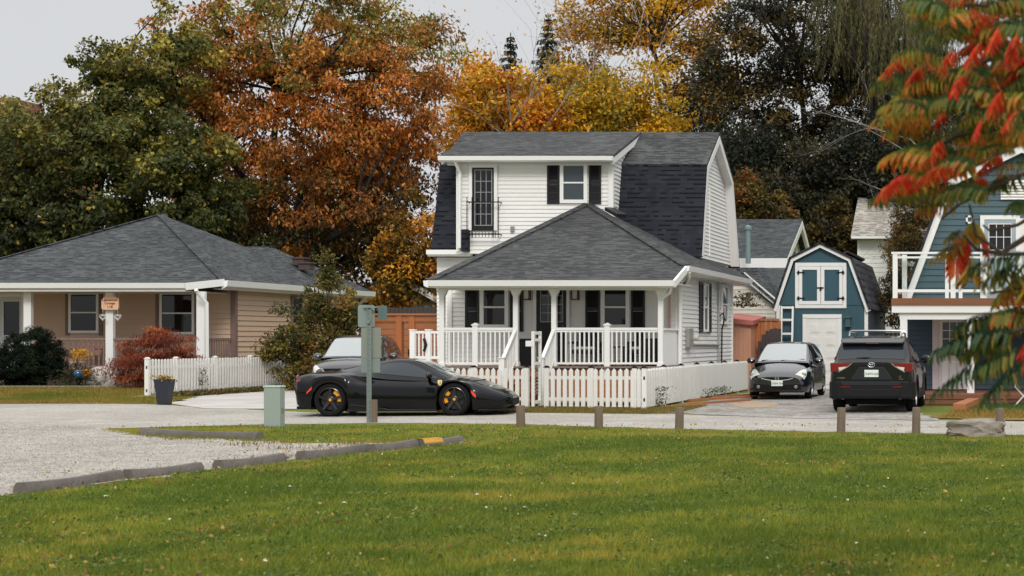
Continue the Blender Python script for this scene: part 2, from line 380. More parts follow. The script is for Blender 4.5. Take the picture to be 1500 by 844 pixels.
# road crossing the view, nearer towards the right; gravel lot on the left runs into it
road_far = [G(-700,588), G(0,591), G(210,592), G(440,604), G(640,606), G(760,603), G(945,606), G(1120,611), G(1370,616), G(1600,619), G(1900,625)]
road_near = [G(1900,650), G(1600,641), G(1500,638), G(1232,633), G(1000,629), G(740,621), G(560,620), G(390,622), G(140,628)]
sheet('road', road_far+road_near+[G(-700,628)], .004, M_ROAD)
lot = [G(-500,612), G(-60,612), G(140,627), G(215,640), G(330,645), G(440,650), G(560,650), G(690,645), G(600,655), G(440,673), G(300,690), G(170,706), G(20,724), G(-120,745), G(-500,790)]
sheet('gravel_lot', lot, .008, M_GRAVEL, .1)
sheet('concrete_driveway', [(PX(232,39.3),39.3,0), (-23.5,44,0),(-23.5,50,0),(-16.4,50,0),(-15.9,44,0),(-15.2,35.2,0),(-19,35.6,0)], .012, M_CONC, .02)
sheet('gravel_driveway', [G(955,604), (-8.3,36.6,0), (-8.3,50,0), (-3.2,50,0), (-3.2,40,0), G(1350,604), G(1375,617), G(1150,613)], .010, M_GRAVEL2, .1)
sheet('straw_verge', [G(640,603), (-13.8,36.9,0), (-8.6,35.6,0), G(1060,590), G(1000,604), G(945,607), G(760,605)], .006, M_STRAW, .08)
sheet('sawdust_patch', [G(1070,594), G(1090,589), G(1125,588), G(1142,593), G(1115,598), G(1085,598)], .014, M_SAWDUST, .14)
# raised front garden of the tan cottage: lawn ramps up to a planting bed
lw = MB(); ys = [38.35, 40.2, 42.5, 45.4]; zz = [.01, .05, .12, .2]
rows = []
for y, z in zip(ys, zz): rows.append([(x+random.gauss(0,.03), y+(random.gauss(0,.12) if y < 39 else 0), z) for x in np.linspace(-46, -23.9 if y > 41 else -21.9, 50)])
lw.grid(rows); tag(lw.build('front_lawn', ground_mat('dry_front_lawn', [(104,98,44),(134,114,58),(92,100,40)], [(.6,.42,.58),(1.5,.5,.64)], bscale=50), smooth=True, fixn=False), kind='structure')
bd = MB(); bd.box(-46, -23.95, 45.4, 60, -.1, .2); tag(bd.build('garden_bed', M_BED), kind='structure')
bk = MB(); bk.box(-46, -26, 45.28, 45.42, -.1, .245); tag(bk.build('bed_edging', CONC), kind='structure')
rb = MB(); rb.box(-3.2, 6, 33, 37.5, -.1, .012); 
sheet('side_lawn', [G(1372,614), G(1395,606), G(1420,598), (-1.2,37.6,0), (8,37.6,0), (8,31.4,0), G(1500,616)], .016, M_LAWN, .06)
sheet('straw_edge', [G(1362,613), G(1385,607), G(1440,609), G(1560,608), G(1560,618), G(1480,617)], .020, M_STRAW, .06)

# ================= WHITE HOUSE =================
H = thing('white_house', 'white sided house with dark gambrel roof, dormer and a low shingled porch roof', 'house', (-12, 41, 0))
XL, XR, YF, YB = -14.76, -8.83, 39.4, 46.4
mb = MB()
lap_siding(mb, [(XL,.95),(XR,.95),(XR,3.3),(XL,3.3)], (0,YF,0), (1,0,0), (0,-1,0))
lap_siding(mb, [(YF,.45),(YB,.45),(YB,3.5),(YF,3.5)], (XR,0,0), (0,1,0), (1,0,0))
lap_siding(mb, [(-16.85,.5),(-14.6,.5),(-14.6,4.1),(-16.85,4.1)], (0,44.1,0), (1,0,0), (0,-1,0))
mb.box(XL+.02, XR-.02, YF+.02, YB-.02, .1, 3.4); mb.box(-16.8, -9.5, 44.15, 49.4, .1, 4.0)
mb.build('wall', VINYL, H)
fo = MB(); fo.box(XL+.05, XR-.03, YF+.03, YB-.03, -.1, .46); fo.build('foundation', CONC, H)
# corner boards
for x0,x1,y0,y1,z1 in ((XL-.02,XL+.1,YF-.05,YF+.05,3.2),(XR-.1,XR+.045,YF-.05,YF+.12,3.45),(XR-.05,XR+.045,YB-.1,YB+.02,3.5),(XL-.03,XL+.03,YF+.05,44.1,3.2)): MB().box(x0,x1,y0,y1,.46,z1).build('corner_board', TRIM, H)
# upper storey: gambrel body
gp = [(44.1,4.0),(44.72,6.62),(46.4,7.72),(48.52,6.57),(49.5,4.0)]
mb = MB(); lap_siding(mb, gp, (-9.45,0,0), (0,1,0), (1,0,0)); m2 = MB(); lap_siding(m2, gp, (-16.75,0,0), (0,1,0), (-1,0,0)); m2.build('gable_wall', VINYL, H)
mb.box(-9.455,-9.41,46.05,46.13,4.1,6.2); mb.box(-9.455,-9.41,45.2,45.25,5.2,6.2)
mb.build('gable_wall', VINYL, H)
def roofstrip(y0,z0,y1,z1,x0,x1,t=.09): 
    b = MB(); b.slab([(x0,y0,z0),(x1,y0,z0),(x1,y1,z1),(x0,y1,z1)], t); return b
GX0, GX1 = -16.95, -9.2
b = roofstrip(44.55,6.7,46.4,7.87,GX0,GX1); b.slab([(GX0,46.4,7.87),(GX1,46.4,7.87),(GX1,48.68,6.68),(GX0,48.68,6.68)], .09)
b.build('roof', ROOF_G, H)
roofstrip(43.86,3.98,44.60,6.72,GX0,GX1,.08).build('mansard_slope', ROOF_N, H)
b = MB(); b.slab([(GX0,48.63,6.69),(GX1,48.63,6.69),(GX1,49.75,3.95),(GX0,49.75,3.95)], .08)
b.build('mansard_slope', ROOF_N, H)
rk = MB()
prof = [(43.9,4.0),(44.62,6.62),(46.4,7.76),(48.58,6.58),(49.66,3.96)]
inn = [(44.14,4.0),(44.84,6.54),(46.4,7.53),(48.38,6.48),(49.42,3.96)]
for i in range(4):
    for xa, xb in ((-9.44,-9.19),):
        a,b_,c,d = prof[i],prof[i+1],inn[i+1],inn[i]
        rk.prism([a,b_,c,d],'yz',xa,xb)
rk.build('rake_board', TRIM, H)
fb = MB(); fb.box(-16.98,-15.75,43.72,43.9,3.98,4.12); fb.box(-16.98,-15.7,43.62,43.74,4.03,4.16); fb.build('fascia', TRIM, H)
# dormer
DX0, DX1, DY = -16.08, -11.69, 43.6
mb = MB(); lap_siding(mb, [(DX0,4.05),(DX1,4.05),(DX1,6.72),(DX0,6.72)], (0,DY,0), (1,0,0), (0,-1,0))
lap_siding(mb, [(43.6,4.6),(46.0,4.6),(46.35,7.7),(43.6,6.78)], (DX1,0,0), (0,1,0), (1,0,0))
mb.box(DX0+.03, DX1-.03, DY+.03, 44.6, 4.05, 6.68)
mb.build('dormer_wall', VINYL, H)
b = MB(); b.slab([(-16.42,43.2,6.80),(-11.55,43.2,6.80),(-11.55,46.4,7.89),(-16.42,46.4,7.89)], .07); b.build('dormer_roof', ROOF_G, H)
tr = MB(); tr.box(DX0-.02,DX0+.08,DY-.05,DY+.04,4.1,6.7); tr.box(DX1-.1,DX1+.045,DY-.05,DY+.05,4.3,6.74)
tr.prism([(43.22,6.74),(46.4,7.82),(46.4,7.62),(43.22,6.54)],'yz',-11.62,-11.56)
tr.prism([(43.22,6.74),(46.4,7.82),(46.4,7.62),(43.22,6.54)],'yz',-16.40,-16.34)
tr.box(-16.34,-11.62,43.5,43.62,6.55,6.74)
tr.build('dormer_trim', TRIM, H)
gt = MB(); gt.prism([(43.2,6.6),(43.2,6.76),(43.06,6.76),(43.08,6.64)],'yz',-16.44,-11.54); gt.build('gutter', TRIM, H)
ds = MB(); ds.tube([(-16.0,43.2,6.62),(-15.98,43.3,6.5),(-15.96,43.46,6.3),(-15.98,43.48,4.2)], .05, 8); ds.build('downspout', TRIM, H, smooth=True)
bs = MB(); bs.box(-15.92,-15.72,43.44,43.6,4.1,4.72); bs.build('step_flashing', ROOF_N, H)
# dormer french door with juliet balcony
def glazed_door(name, parent, x0,x1,z0,z1,y, leaf, gx0,gx1,gz0,gz1,nx,nz, muntin, casing=.1, cmat=None, handle=True):
    c = MB()
    for a,b_,d,e in ((x0-casing,x0,z0,z1+casing),(x1,x1+casing,z0,z1+casing),(x0,x1,z1,z1+casing)): c.box(a,b_,y-.05,y,d,e)
    fr = c.build('door_frame', cmat or TRIM, parent, bevel=.004)
    d = MB()
    for a,b_,e,f_ in ((x0,gx0,z0,z1),(gx1,x1,z0,z1),(gx0,gx1,gz1,z1),(gx0,gx1,z0,gz0)): d.box(a,b_,y-.035,y-.002,e,f_)
    do = d.build(name, leaf, parent, bevel=.003)
    gl = MB(); gl.box(gx0,gx1,y-.02,y-.006,gz0,gz1); gl.build('pane', GLASS, do)
    m = MB()
    for a,b_,e,f_ in ((gx0-.02,gx0,gz0-.02,gz1+.02),(gx1,gx1+.02,gz0-.02,gz1+.02),(gx0,gx1,gz1,gz1+.02),(gx0,gx1,gz0-.02,gz0)): m.box(a,b_,y-.045,y-.03,e,f_)
    for i in range(1,nx): a = gx0+(gx1-gx0)*i/nx; m.box(a-.008,a+.008,y-.034,y-.021,gz0,gz1)
    for i in range(1,nz): a = gz0+(gz1-gz0)*i/nz; m.box(gx0,gx1,y-.033,y-.0215,a-.008,a+.008)
    m.build('muntin', muntin, do)
    if handle:
        h = MB(); h.tube([(x1-.07,y-.04,z0+1.0),(x1-.07,y-.09,z0+1.0)],.012,6); h.lathe([(0,-.025),(.02,-.02),(.028,0),(.02,.02),(0,.025)],(x1-.07,y-.1,z0+1.0),10); h.build('handle', mat('brushed_metal',(150,145,138),.3,metal=.9), do, smooth=True)
    return do
GREYM = mat('grey_muntin', (150,152,154), .4)
x0,x1 = PX(693,DY), PX(725,DY)
glazed_door('balcony_door', H, x0,x1,PZ(338,DY),PZ(246,DY),DY-.04, BLACKP, x0+.09,x1-.07,PZ(330,DY),PZ(250,DY),3,5,GREYM, casing=.09, handle=False)
jb = MB(); y = DY-.28; zt, zb = PZ(296,y), PZ(343,y); jx0, jx1 = PX(683,y), PX(731,y)
jb.bar((jx0,y,zt),(jx1,y,zt),.03,.03); jb.bar((jx0,y,zb),(jx1,y,zb),.03,.04)
for x in (jx0+.02, jx0+.16, jx1-.16, jx1-.02): jb.tube([(x,y,zb-.1),(x,y,zt+.14)],.012,6)
for i in range(1,10): x = jx0+(jx1-jx0)*i/10; jb.tube([(x,y-.03,zb-.09),(x,y-.03,zb+.05)],.01,5)
for x in (jx0+.02, jx1-.02):
    for z in (zt, zb): jb.bar((x,y,z),(x,DY,z),.025,.025)
jb.build('juliet_balcony', IRON, H)
window(H, PX(821,DY), PX(861,DY), PZ(298,DY), PZ(238,DY), DY-.015, fr=.1, glass=GLASS_L)
shutter(H, PX(802,DY), PX(820,DY), PZ(299,DY), PZ(238,DY), DY-.015); shutter(H, PX(863,DY), PX(881,DY), PZ(299,DY), PZ(238,DY), DY-.015)
v = MB(); v.box(PX(749,DY),PX(754,DY),DY-.08,DY,PZ(340,DY),PZ(332,DY)); v.box(PX(750,DY),PX(753,DY),DY-.09,DY-.07,PZ(339,DY),PZ(334,DY)); v.build('wall_vent', mat('grey_vent',(130,130,130),.5), H)
# porch / main-floor roof (hip)
A = (-12.37,43.55,5.45); Lc = (-14.36,37.2,3.05); E = (-8.5,37.2,3.05); C = (-8.47,38.35,3.46); B = (-8.47,47.2,3.50); A3 = (-12.37,47.2,5.49); L2 = (-14.36,43.95,3.05)
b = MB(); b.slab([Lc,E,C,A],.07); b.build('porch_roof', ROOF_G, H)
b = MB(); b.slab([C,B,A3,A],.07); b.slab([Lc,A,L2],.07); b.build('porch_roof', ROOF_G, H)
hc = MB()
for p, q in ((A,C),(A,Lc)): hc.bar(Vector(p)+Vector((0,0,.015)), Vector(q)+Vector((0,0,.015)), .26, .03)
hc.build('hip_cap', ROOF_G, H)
rv = MB(); rv.bar(P(893,309,43.0)+Vector((0,0,.05)), P(911,319,42.2)+Vector((0,0,.05)), .28, .1); rv.build('roof_vent', BLACKP, H)
# eave trim
gt = MB(); gt.prism([(37.2,2.86),(37.2,3.04),(37.06,3.04),(37.09,2.9)],'yz',-14.42,-8.45)
gt.bar((-8.47,37.16,2.95),(-8.43,38.35,3.36),.06,.17)
gt.prism([(-8.5,3.28),(-8.5,3.44),(-8.33,3.45),(-8.36,3.32)],'xz',38.3,47.25)
gt.prism([(-14.38,2.86),(-14.38,3.03),(-14.5,3.03),(-14.48,2.9)],'xz',37.06,43.9)
gt.build('gutter', TRIM, H)
sf = MB(); sf.box(-14.34,-8.55,37.2,YF,2.97,3.0); sf.box(-8.83,-8.5,38.3,47.2,3.26,3.29); sf.build('soffit', WHITE, H)
bm_ = MB(); bm_.box(-14.34,-8.75,37.55,37.75,2.82,2.97); bm_.build('porch_beam', TRIM, H)
dk = MB(); n = 13
for i in range(n): dk.box(-14.55,-8.8,37.52+i*.145,37.655+i*.145,.91,.95)
dk.build('porch_floor', PORCHWOOD, H)
ps = MB()
for i in range(6): ps.box(-14.5,-8.85,37.62,37.66,.06+i*.14,.19+i*.14)
ps.build('porch_skirt', CEDAR, H)
PY = 37.68
def post(px):
    x = PX(px,PY); m = MB(); m.box(x-.06,x+.06,PY-.06,PY+.06,.95,2.83)
    m.prism([(x-.14,2.83),(x+.14,2.83),(x+.06,2.66),(x-.06,2.66)],'xz',PY-.05,PY+.05)
    m.box(x-.08,x+.08,PY-.08,PY+.08,.95,1.05); return m.build('porch_post', TRIM, H, bevel=.006)
for p in (648,756,812,968): post(p)
def railing(p0,p1,mid):
    x0,x1 = PX(p0,PY)+.06, PX(p1,PY)-.06; m = MB()
    m.box(x0,x1,PY-.035,PY+.035,1.84,1.9); m.box(x0,x1,PY-.02,PY+.02,1.79,1.84); m.box(x0,x1,PY-.025,PY+.025,1.0,1.05)
    xm = PX(mid,PY)
    k = int((x1-x0)/.112)
    for i in range(1,k):
        x = x0+(x1-x0)*i/k
        if abs(x-xm) > .09: m.box(x-.018,x+.018,PY-.018,PY+.018,1.05,1.79)
    r = m.build('railing', TRIM, H)
    m = MB(); m.box(xm-.065,xm+.065,PY-.065,PY+.065,.7,1.95); m.box(xm-.085,xm+.085,PY-.085,PY+.085,1.95,1.98); m.prism([(xm-.07,1.98),(xm+.07,1.98),(xm,2.02)],'xz',PY-.07,PY+.07); m.build('newel', TRIM, r)
railing(648,756,697); railing(812,968,890)
sp = MB(); sp.box(-8.93,-8.88,37.75,YF-.05,.96,1.84); sp.box(-8.96,-8.84,37.75,YF-.05,1.84,1.89); sp.build('side_railing', TRIM, H)
# stairs
sx0, sx1 = PX(758,37.6), PX(811,37.6); st = MB()
for i in range(4): st.box(sx0+.05,sx1-.05,37.5-.22*(i+1)+.03,37.55-.22*i,.95-.2*(i+1)-.02,.95-.2*(i+1)+.02)
for x in (sx0, sx1-.04): st.prism([(37.55,.93),(36.6,.1),(36.6,-.02),(36.9,-.02),(37.55,.6)],'yz',x,x+.04)
st.build('stairs', CEDAR, H)
for x in (PX(756,PY), PX(812,PY)):
    m = MB(); m.bar((x,PY-.05,1.83),(x,36.72,1.12),.08,.07); m.bar((x,PY-.05,1.1),(x,36.72,.4),.05,.05)
    for i in range(1,8):
        t = i/8; yy = PY-.05+(36.72-PY+.05)*t; z = 1.1-.7*t; m.box(x-.018,x+.018,yy-.018,yy+.018,z,z+.72)
    r = m.build('stair_rail', TRIM, H)
    m = MB(); m.box(x-.065,x+.065,36.62,36.75,0,1.16); m.box(x-.085,x+.085,36.6,36.77,1.16,1.19); m.build('newel', TRIM, r)
# front windows & door
zb_, zt_ = PZ(479,YF), PZ(419,YF)
for a,b_,s in ((704,746,((682,702),(748,767))),(881,923,((858,879),(925,945)))):
    window(H, PX(a,YF), PX(b_,YF), zb_-.04, zt_, YF-.015, fr=.1)
    for s0,s1 in s: shutter(H, PX(s0,YF), PX(s1,YF), PZ(486,YF), zt_, YF-.015)
x0,x1 = PX(787,YF), PX(831,YF)
glazed_door('front_door', H, x0,x1,.96,PZ(415,YF),YF-.04, BLACKP, PX(794,YF),PX(825,YF),PZ(471,YF),PZ(421,YF),3,4,GREYM, casing=.08)
for p in (773,844):
    x = PX(p,YF); m = MB(); zc = PZ(431,YF); s = .075
    for sx_ in (-s,s):
        for sy in (-.14,-.02): m.box(x+sx_-.01,x+sx_+.01,YF+sy-.01,YF+sy+.01,zc-.14,zc+.12)
    m.box(x-.09,x+.09,YF-.16,YF-.0,zc-.15,zc-.13); m.box(x-.09,x+.09,YF-.16,YF,zc+.12,zc+.15); m.box(x-.03,x+.03,YF-.03,YF,zc-.1,zc+.2)
    o = m.build('wall_lantern', mat('lantern_bronze',(58,48,44),.4,metal=.5), H)
    m = MB(); m.box(x-.06,x+.06,YF-.13,YF-.035,zc-.12,zc+.11); m.build('lantern_glass', mat('frosted_glass',(205,203,198),.3), o)
# right-hand wall: windows, meter, conduit, cable, spouts
def YD(px): return -XR*F/(CX-px)
window(H, YD(1028.5), YD(1035), 1.82, 3.16, XR+.015, fr=.07, face=1, axis='y')
shutter(H, YD(1023), YD(1028), 1.8, 3.18, XR+.015, 1, 'y'); shutter(H, YD(1035.5), YD(1040), 1.8, 3.18, XR+.015, 1, 'y')
window(H, YD(1055), YD(1064), 2.06, 3.22, XR+.015, fr=.09, face=1, axis='y', glass=GLASS_L)
m = MB(); m.box(XR+.01,XR+.13,39.95,40.45,1.4,1.9); mt_ = m.build('meter_box', mat('meter_grey',(150,150,146),.4,metal=.4), H, bevel=.01)
m = MB(); m.lathe([(0,.0),(.085,0),(.085,.07),(.06,.1),(0,.105)],(XR+.13,40.55,1.66),16,'x'); m.build('meter_dial', mat('meter_glass',(196,190,178),.2), mt_, smooth=True)
m = MB(); m.tube([(XR+.05,40.45,1.48),(XR+.05,44.1,1.46)],.03,6); m.tube([(XR+.05,44.15,.5),(XR+.05,44.15,3.25)],.03,6); m.box(XR+.0,XR+.1,44.05,44.25,3.05,3.3); m.build('conduit', mat('conduit_grey',(168,168,164),.4,metal=.3), H, smooth=True)
m = MB(); m.tube([(XR+.06,44.3,2.3),(XR+.12,44.5,2.38),(XR+.1,44.75,2.2),(XR+.07,44.55,1.9),(XR+.06,44.55,.9),(XR+.06,44.65,.5)],.022,6); m.build('cable', BLACKP, H, smooth=True)
m = MB(); m.tube([(-8.4,38.45,3.3),(-8.42,38.6,3.16),(-8.6,39.1,3.06),(XR+.02,39.32,2.95),(XR+.02,39.32,.3)],.05,8); m.build('downspout', TRIM, H, smooth=True)
m = MB(); xx = PX(981,YF); m.box(xx-.03,xx+.03,YF-.05,YF,1.85,2.9); m.build('downspout', mat('faded_pink_paint',(188,158,148),.6), H)
m = MB(); m.tube([(-8.55,37.25,2.9),(-8.62,37.4,2.75),(PX(968,PY)+.02,37.6,2.6)],.04,8); m.build('downspout', TRIM, H, smooth=True)

# porch furniture
CHB = mat('black_wicker', (20,20,24), .55, bump=.4, bscale=50)
def chair(px0, px1, label, y=38.9):
    x0, x1 = PX(px0,y), PX(px1,y); t = thing('porch_chair', label, 'chair', ((x0+x1)/2, y, .95), 'black chairs on the white porch')
    m = MB(); m.box(x0+.06,x1-.06,y-.3,y+.25,1.25,1.35); m.build('seat', CHB, t, bevel=.02)
    m = MB(); m.prism([(x0+.08,1.33),(x1-.08,1.33),(x1-.08,1.78),(x1-.2,1.86),(x0+.2,1.86),(x0+.08,1.78)],'xz',y+.18,y+.28); m.build('backrest', CHB, t, bevel=.015)
    for x in (x0,x1-.07):
        m = MB(); m.box(x,x+.07,y-.32,y+.26,1.5,1.56); m.build('armrest', CHB, t, bevel=.01)
        for yy in (y-.3,y+.2):
            m = MB(); m.box(x+.01,x+.06,yy,yy+.05,.95,1.5); m.build('leg', CHB, t)
    m = MB(); m.box(x0+.1,x1-.1,y-.28,y+.15,1.352,1.43); m.build('cushion', mat('pale_cushion',(196,194,188),.8), t, bevel=.03)
chair(838,880,'black wicker chair with pale cushion beside the white house front door'); chair(922,946,'smaller black wicker chair further from the door on the white porch')
t = thing('storage_box', 'tall dark box standing at the right end of the white porch', 'box', (PX(957,38.6),38.6,.95))
m = MB(); m.box(PX(948,38.6),PX(966,38.6),38.4,38.8,.95,1.6); m.build('box_body', CHB, t, bevel=.01)
m = MB(); m.box(PX(947,38.6),PX(967,38.6),38.38,38.82,1.6,1.64); m.build('lid', CHB, t, bevel=.01)
t = thing('side_table', 'low black side table between the two porch chairs', 'table', (PX(907,38.7),38.7,.95))
m = MB(); m.box(PX(897,38.7),PX(917,38.7),38.5,38.9,1.4,1.44); m.build('tabletop', CHB, t, bevel=.01)
for a in (898,915):
    for yy in (38.52,38.84):
        m = MB(); x = PX(a,38.7); m.box(x,x+.04,yy,yy+.04,.95,1.4); m.build('leg', CHB, t)
t = thing('porch_bin', 'tapered black bin standing on the porch left of the front door', 'bin', (PX(771,38.6),38.6,.95))
m = MB(); xa,xb = PX(761,38.6),PX(782,38.6)
vs = [(xa+.06,38.45,.95),(xb-.06,38.45,.95),(xb-.06,38.72,.95),(xa+.06,38.72,.95),(xa,38.4,1.58),(xb,38.4,1.58),(xb,38.78,1.58),(xa,38.78,1.58)]
m.add(vs,[(0,3,2,1),(4,5,6,7),(0,1,5,4),(1,2,6,5),(2,3,7,6),(3,0,4,7)]); m.build('bin_body', BLACKP, t, bevel=.01)
m = MB(); m.box(xa-.02,xb+.02,38.38,38.8,1.58,1.63); m.build('lid', BLACKP, t, bevel=.01)

# ================= PICKET FENCES =================
def picket_fence(label, pts, post_ts, h=.93, sp=.157, w=.1, pointed=True, side=-1, group='white picket fences', name='picket_fence', caps=True):
    a, b = Vector(pts[0]), Vector(pts[1]); L_ = (b-a).length; d = (b-a)/L_; nr = Vector((d.y,-d.x,0))*side*-1
    t = thing(name, label, 'fence', a, group)
    m = MB(); n = int(L_/sp); up = Vector((0,0,1))
    for i in range(n):
        c = a+d*(sp*(i+.5)) + nr*.03; hh = h+random.uniform(-.006,.006); tw = random.uniform(-.004,.004)
        fr_ = [c-d*w/2+up*.05, c+d*w/2+up*.05, c+d*(w/2+tw)+up*(hh-.05), c+d*tw+up*hh if pointed else c+d*(w*.3)+up*hh, c-d*(w/2-tw)+up*(hh-.05)]
        if not pointed: fr_ = [c-d*w/2+up*.05, c+d*w/2+up*.05, c+d*w/2+up*(hh-.03), c+d*w*.25+up*hh, c-d*w*.25+up*hh, c-d*w/2+up*(hh-.03)]
        k = len(fr_); bk = [p-nr*.02 for p in fr_]
        m.add(fr_+bk, [tuple(range(k)), tuple(range(2*k-1,k-1,-1))]+[(j,j+k,(j+1)%k+k,(j+1)%k) for j in range(k)])
    m.build('pickets', WHITE, t)
    m = MB()
    for z in (.22, h-.22): m.bar(a+up*z-nr*.02, b+up*z-nr*.02, .04, .08)
    m.build('rail', WHITE, t)
    for s in post_ts:
        p = a+d*s-nr*.03; m = MB(); m.box(p.x-.05,p.x+.05,p.y-.05,p.y+.05,0,h+.01); po = m.build('fence_post', WHITE, t)
        if caps:
            m = MB(); m.box(p.x-.062,p.x+.062,p.y-.062,p.y+.062,h+.012,h+.03); m.prism([(p.x-.05,h+.03),(p.x+.05,h+.03),(p.x+.015,h+.06),(p.x-.015,h+.06)],'xz',p.y-.05,p.y+.05); m.build('post_cap', IRON if caps == 'black' else WHITE, po)
fy = lambda x: 35.3-(x+8.71)*.24
xg0, xg1 = PX(776,36.1), PX(799,36.0)
picket_fence('white pointed picket fence left of the gate, partly behind the black sports car', [(-14.1,fy(-14.1),0),(xg0,fy(xg0),0)], (.1,1.1,2.5), h=.94, caps='black')
picket_fence('short run of white pointed pickets between the gate and the fence corner', [(xg1,fy(xg1),0),(-8.75,35.31,0)], (.05,1.2,2.3), h=.94, caps='black')
picket_fence('long white picket fence running back along the gravel driveway', [(-8.71,35.3,0),(-8.71,49.6,0)], [.05+1.9*i for i in range(8)], h=.94, caps='black')
picket_fence('white picket fence beside the tan cottage and concrete driveway', [(-23.8,41.7,0),(-23.8,50.6,0)], (.05,1.45,3.55,5.6,7.7), h=1.07, sp=.153, w=.092, pointed=False)
t = thing('garden_gate', 'narrow tall white gate standing open in the front picket fence', 'gate', (PX(787,36),36,0))
gx = PX(788,35.9); m = MB()
for yy in (35.55,36.05): m.box(gx-.03,gx+.03,yy-.035,yy+.035,.06,1.8)
for z in (.15,1.05,1.6,1.76): m.box(gx-.025,gx+.025,35.58,36.02,z-.035,z+.035)
m.build('gate_frame', WHITE, t)
m = MB()
for i in range(9): z = .3+i*.08; m.bar((gx,35.6,z),(gx,36.0,z+.1),.008,.008)
for i in range(12): z = 1.1+i*.04; m.bar((gx,35.6,z),(gx,36.0,z),.008,.008)
m.build('gate_mesh', mat('grey_wire',(170,170,165),.5,metal=.3), t)
m = MB(); m.box(gx-.16,gx+.0,35.5,35.56,1.45,1.58); m.build('latch', WHITE, t)

# ================= LUMBER =================
def plank(p0, p1, z, h, label):
    m = MB(); m.bar((p0[0],p0[1],z+h/2),(p1[0],p1[1],z+h/2),.13,h); o = m.build('lumber_plank', CEDAR, None, bevel=.004, off=Vector(p0))
    o.location = p0; tag(o, label, 'plank', 'new lumber planks by the driveway')
plank((-8.3,37.2,0),(-7.2,40.2,0),.012,.05,'long fresh orange plank lying along the foot of the driveway fence')
plank((-8.4,38.6,0),(-7.0,42.0,0),.064,.05,'upper fresh orange plank crossing the one beneath it')
plank((-8.3,41,0),(-7.05,44,0),.012,.09,'thick orange timber lying nearest the parked hatchback')
plank((-8.5,36.1,0),(-7.75,37.3,0),.012,.04,'short pale orange board lying at the near end by the fence corner')
# ================= TAN COTTAGE =================
T = thing('tan_cottage', 'tan sided bungalow with grey hip roof and white posted porch', 'house', (-30, 52, .2))
CXR, CY0, CY1 = -25.7, 50.0, 59.2
mb = MB()
lap_siding(mb, [(-40,.6),(CXR,.6),(CXR,3.42),(-40,3.42)], (0,CY0,0), (1,0,0), (0,-1,0), pitch=.17, lap=.028)
lap_siding(mb, [(CY0,.2),(59.2,.2),(59.2,3.45),(CY0,3.45)], (CXR,0,0), (0,1,0), (1,0,0), pitch=.17, lap=.028)
mb.box(-40,CXR-.02,CY0+.02,CY1,.1,3.4); mb.build('wall', TAN, T)
MB().box(CXR-.11,CXR+.05,CY0-.05,CY0+.11,.2,3.42).build('corner_board', TAUPE, T); MB().box(CXR-.02,CXR+.05,59.1,59.22,.2,3.42).build('corner_board', TAUPE, T)
pk = (-30.15,53.6,5.98); e0 = (-34.95,48.7,3.5); e1 = (-25.36,48.7,3.5); e2 = (-25.36,58.6,3.5); e3 = (-34.95,58.6,3.5)
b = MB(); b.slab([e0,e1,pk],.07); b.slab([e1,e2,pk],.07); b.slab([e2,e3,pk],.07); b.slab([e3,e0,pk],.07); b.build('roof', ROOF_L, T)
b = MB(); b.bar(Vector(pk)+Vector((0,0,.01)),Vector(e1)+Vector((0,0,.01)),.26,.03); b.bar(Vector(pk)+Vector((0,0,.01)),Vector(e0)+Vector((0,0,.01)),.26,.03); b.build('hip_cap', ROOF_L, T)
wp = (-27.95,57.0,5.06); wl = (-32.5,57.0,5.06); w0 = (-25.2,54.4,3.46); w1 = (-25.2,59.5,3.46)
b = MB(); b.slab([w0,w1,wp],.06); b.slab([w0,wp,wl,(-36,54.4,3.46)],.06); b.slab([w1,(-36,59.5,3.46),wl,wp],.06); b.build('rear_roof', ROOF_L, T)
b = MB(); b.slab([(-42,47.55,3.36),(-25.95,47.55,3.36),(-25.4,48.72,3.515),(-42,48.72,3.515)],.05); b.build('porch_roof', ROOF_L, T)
m = MB(); m.prism([(47.55,3.13),(47.55,3.36),(47.4,3.36),(47.43,3.2)],'yz',-42,-25.92)
m.bar((-25.93,47.5,3.25),(-25.36,48.7,3.42),.06,.22)
m.prism([(-25.42,3.2),(-25.42,3.47),(-25.22,3.49),(-25.25,3.3)],'xz',48.66,54.5)
m.prism([(-25.3,3.2),(-25.3,3.44),(-25.1,3.46),(-25.13,3.28)],'xz',54.3,59.5)
m.build('gutter', TRIM, T)
m = MB(); m.box(-42,-25.95,47.5,50,3.1,3.13); m.box(-25.7,-25.4,48.7,59.3,3.2,3.23); m.build('soffit', WHITE, T)
m = MB(); m.box(-42,-25.75,47.75,50,.5,.64); m.build('porch_floor', PORCHWOOD, T)
m = MB(); m.box(-42,-25.8,47.8,47.86,.2,.5); m.build('porch_skirt', PORCHWOOD, T)
for p0,p1 in ((36,47),(156,167),(289,301)):
    m = MB(); m.box(PX(p0,48),PX(p1,48),47.94,48.08,.64,3.11); m.build('porch_post', TRIM, T, bevel=.008)
def rail2(p0, p1, y=48.0):
    x0, x1 = PX(p0,y), PX(p1,y); m = MB(); m.box(x0,x1,y-.04,y+.04,1.6,1.66); m.box(x0,x1,y-.03,y+.03,.74,.8)
    k = int((x1-x0)/.15)
    for i in range(k):
        x = x0+(x1-x0)*(i+.5)/k; m.lathe([(.022,.8),(.022,.95),(.034,1.0),(.02,1.06),(.03,1.2),(.02,1.36),(.034,1.42),(.022,1.46),(.022,1.6)],(x,y,0),6)
    m.build('railing', PORCHWOOD, T)
rail2(60,156); rail2(167,289)
m = MB(); m.box(-25.82,-25.76,48.1,49.9,1.6,1.66); m.box(-25.82,-25.76,48.1,49.9,.74,.8)
for i in range(12): y = 48.2+i*.145; m.box(-25.81,-25.77,y-.02,y+.02,.8,1.6)
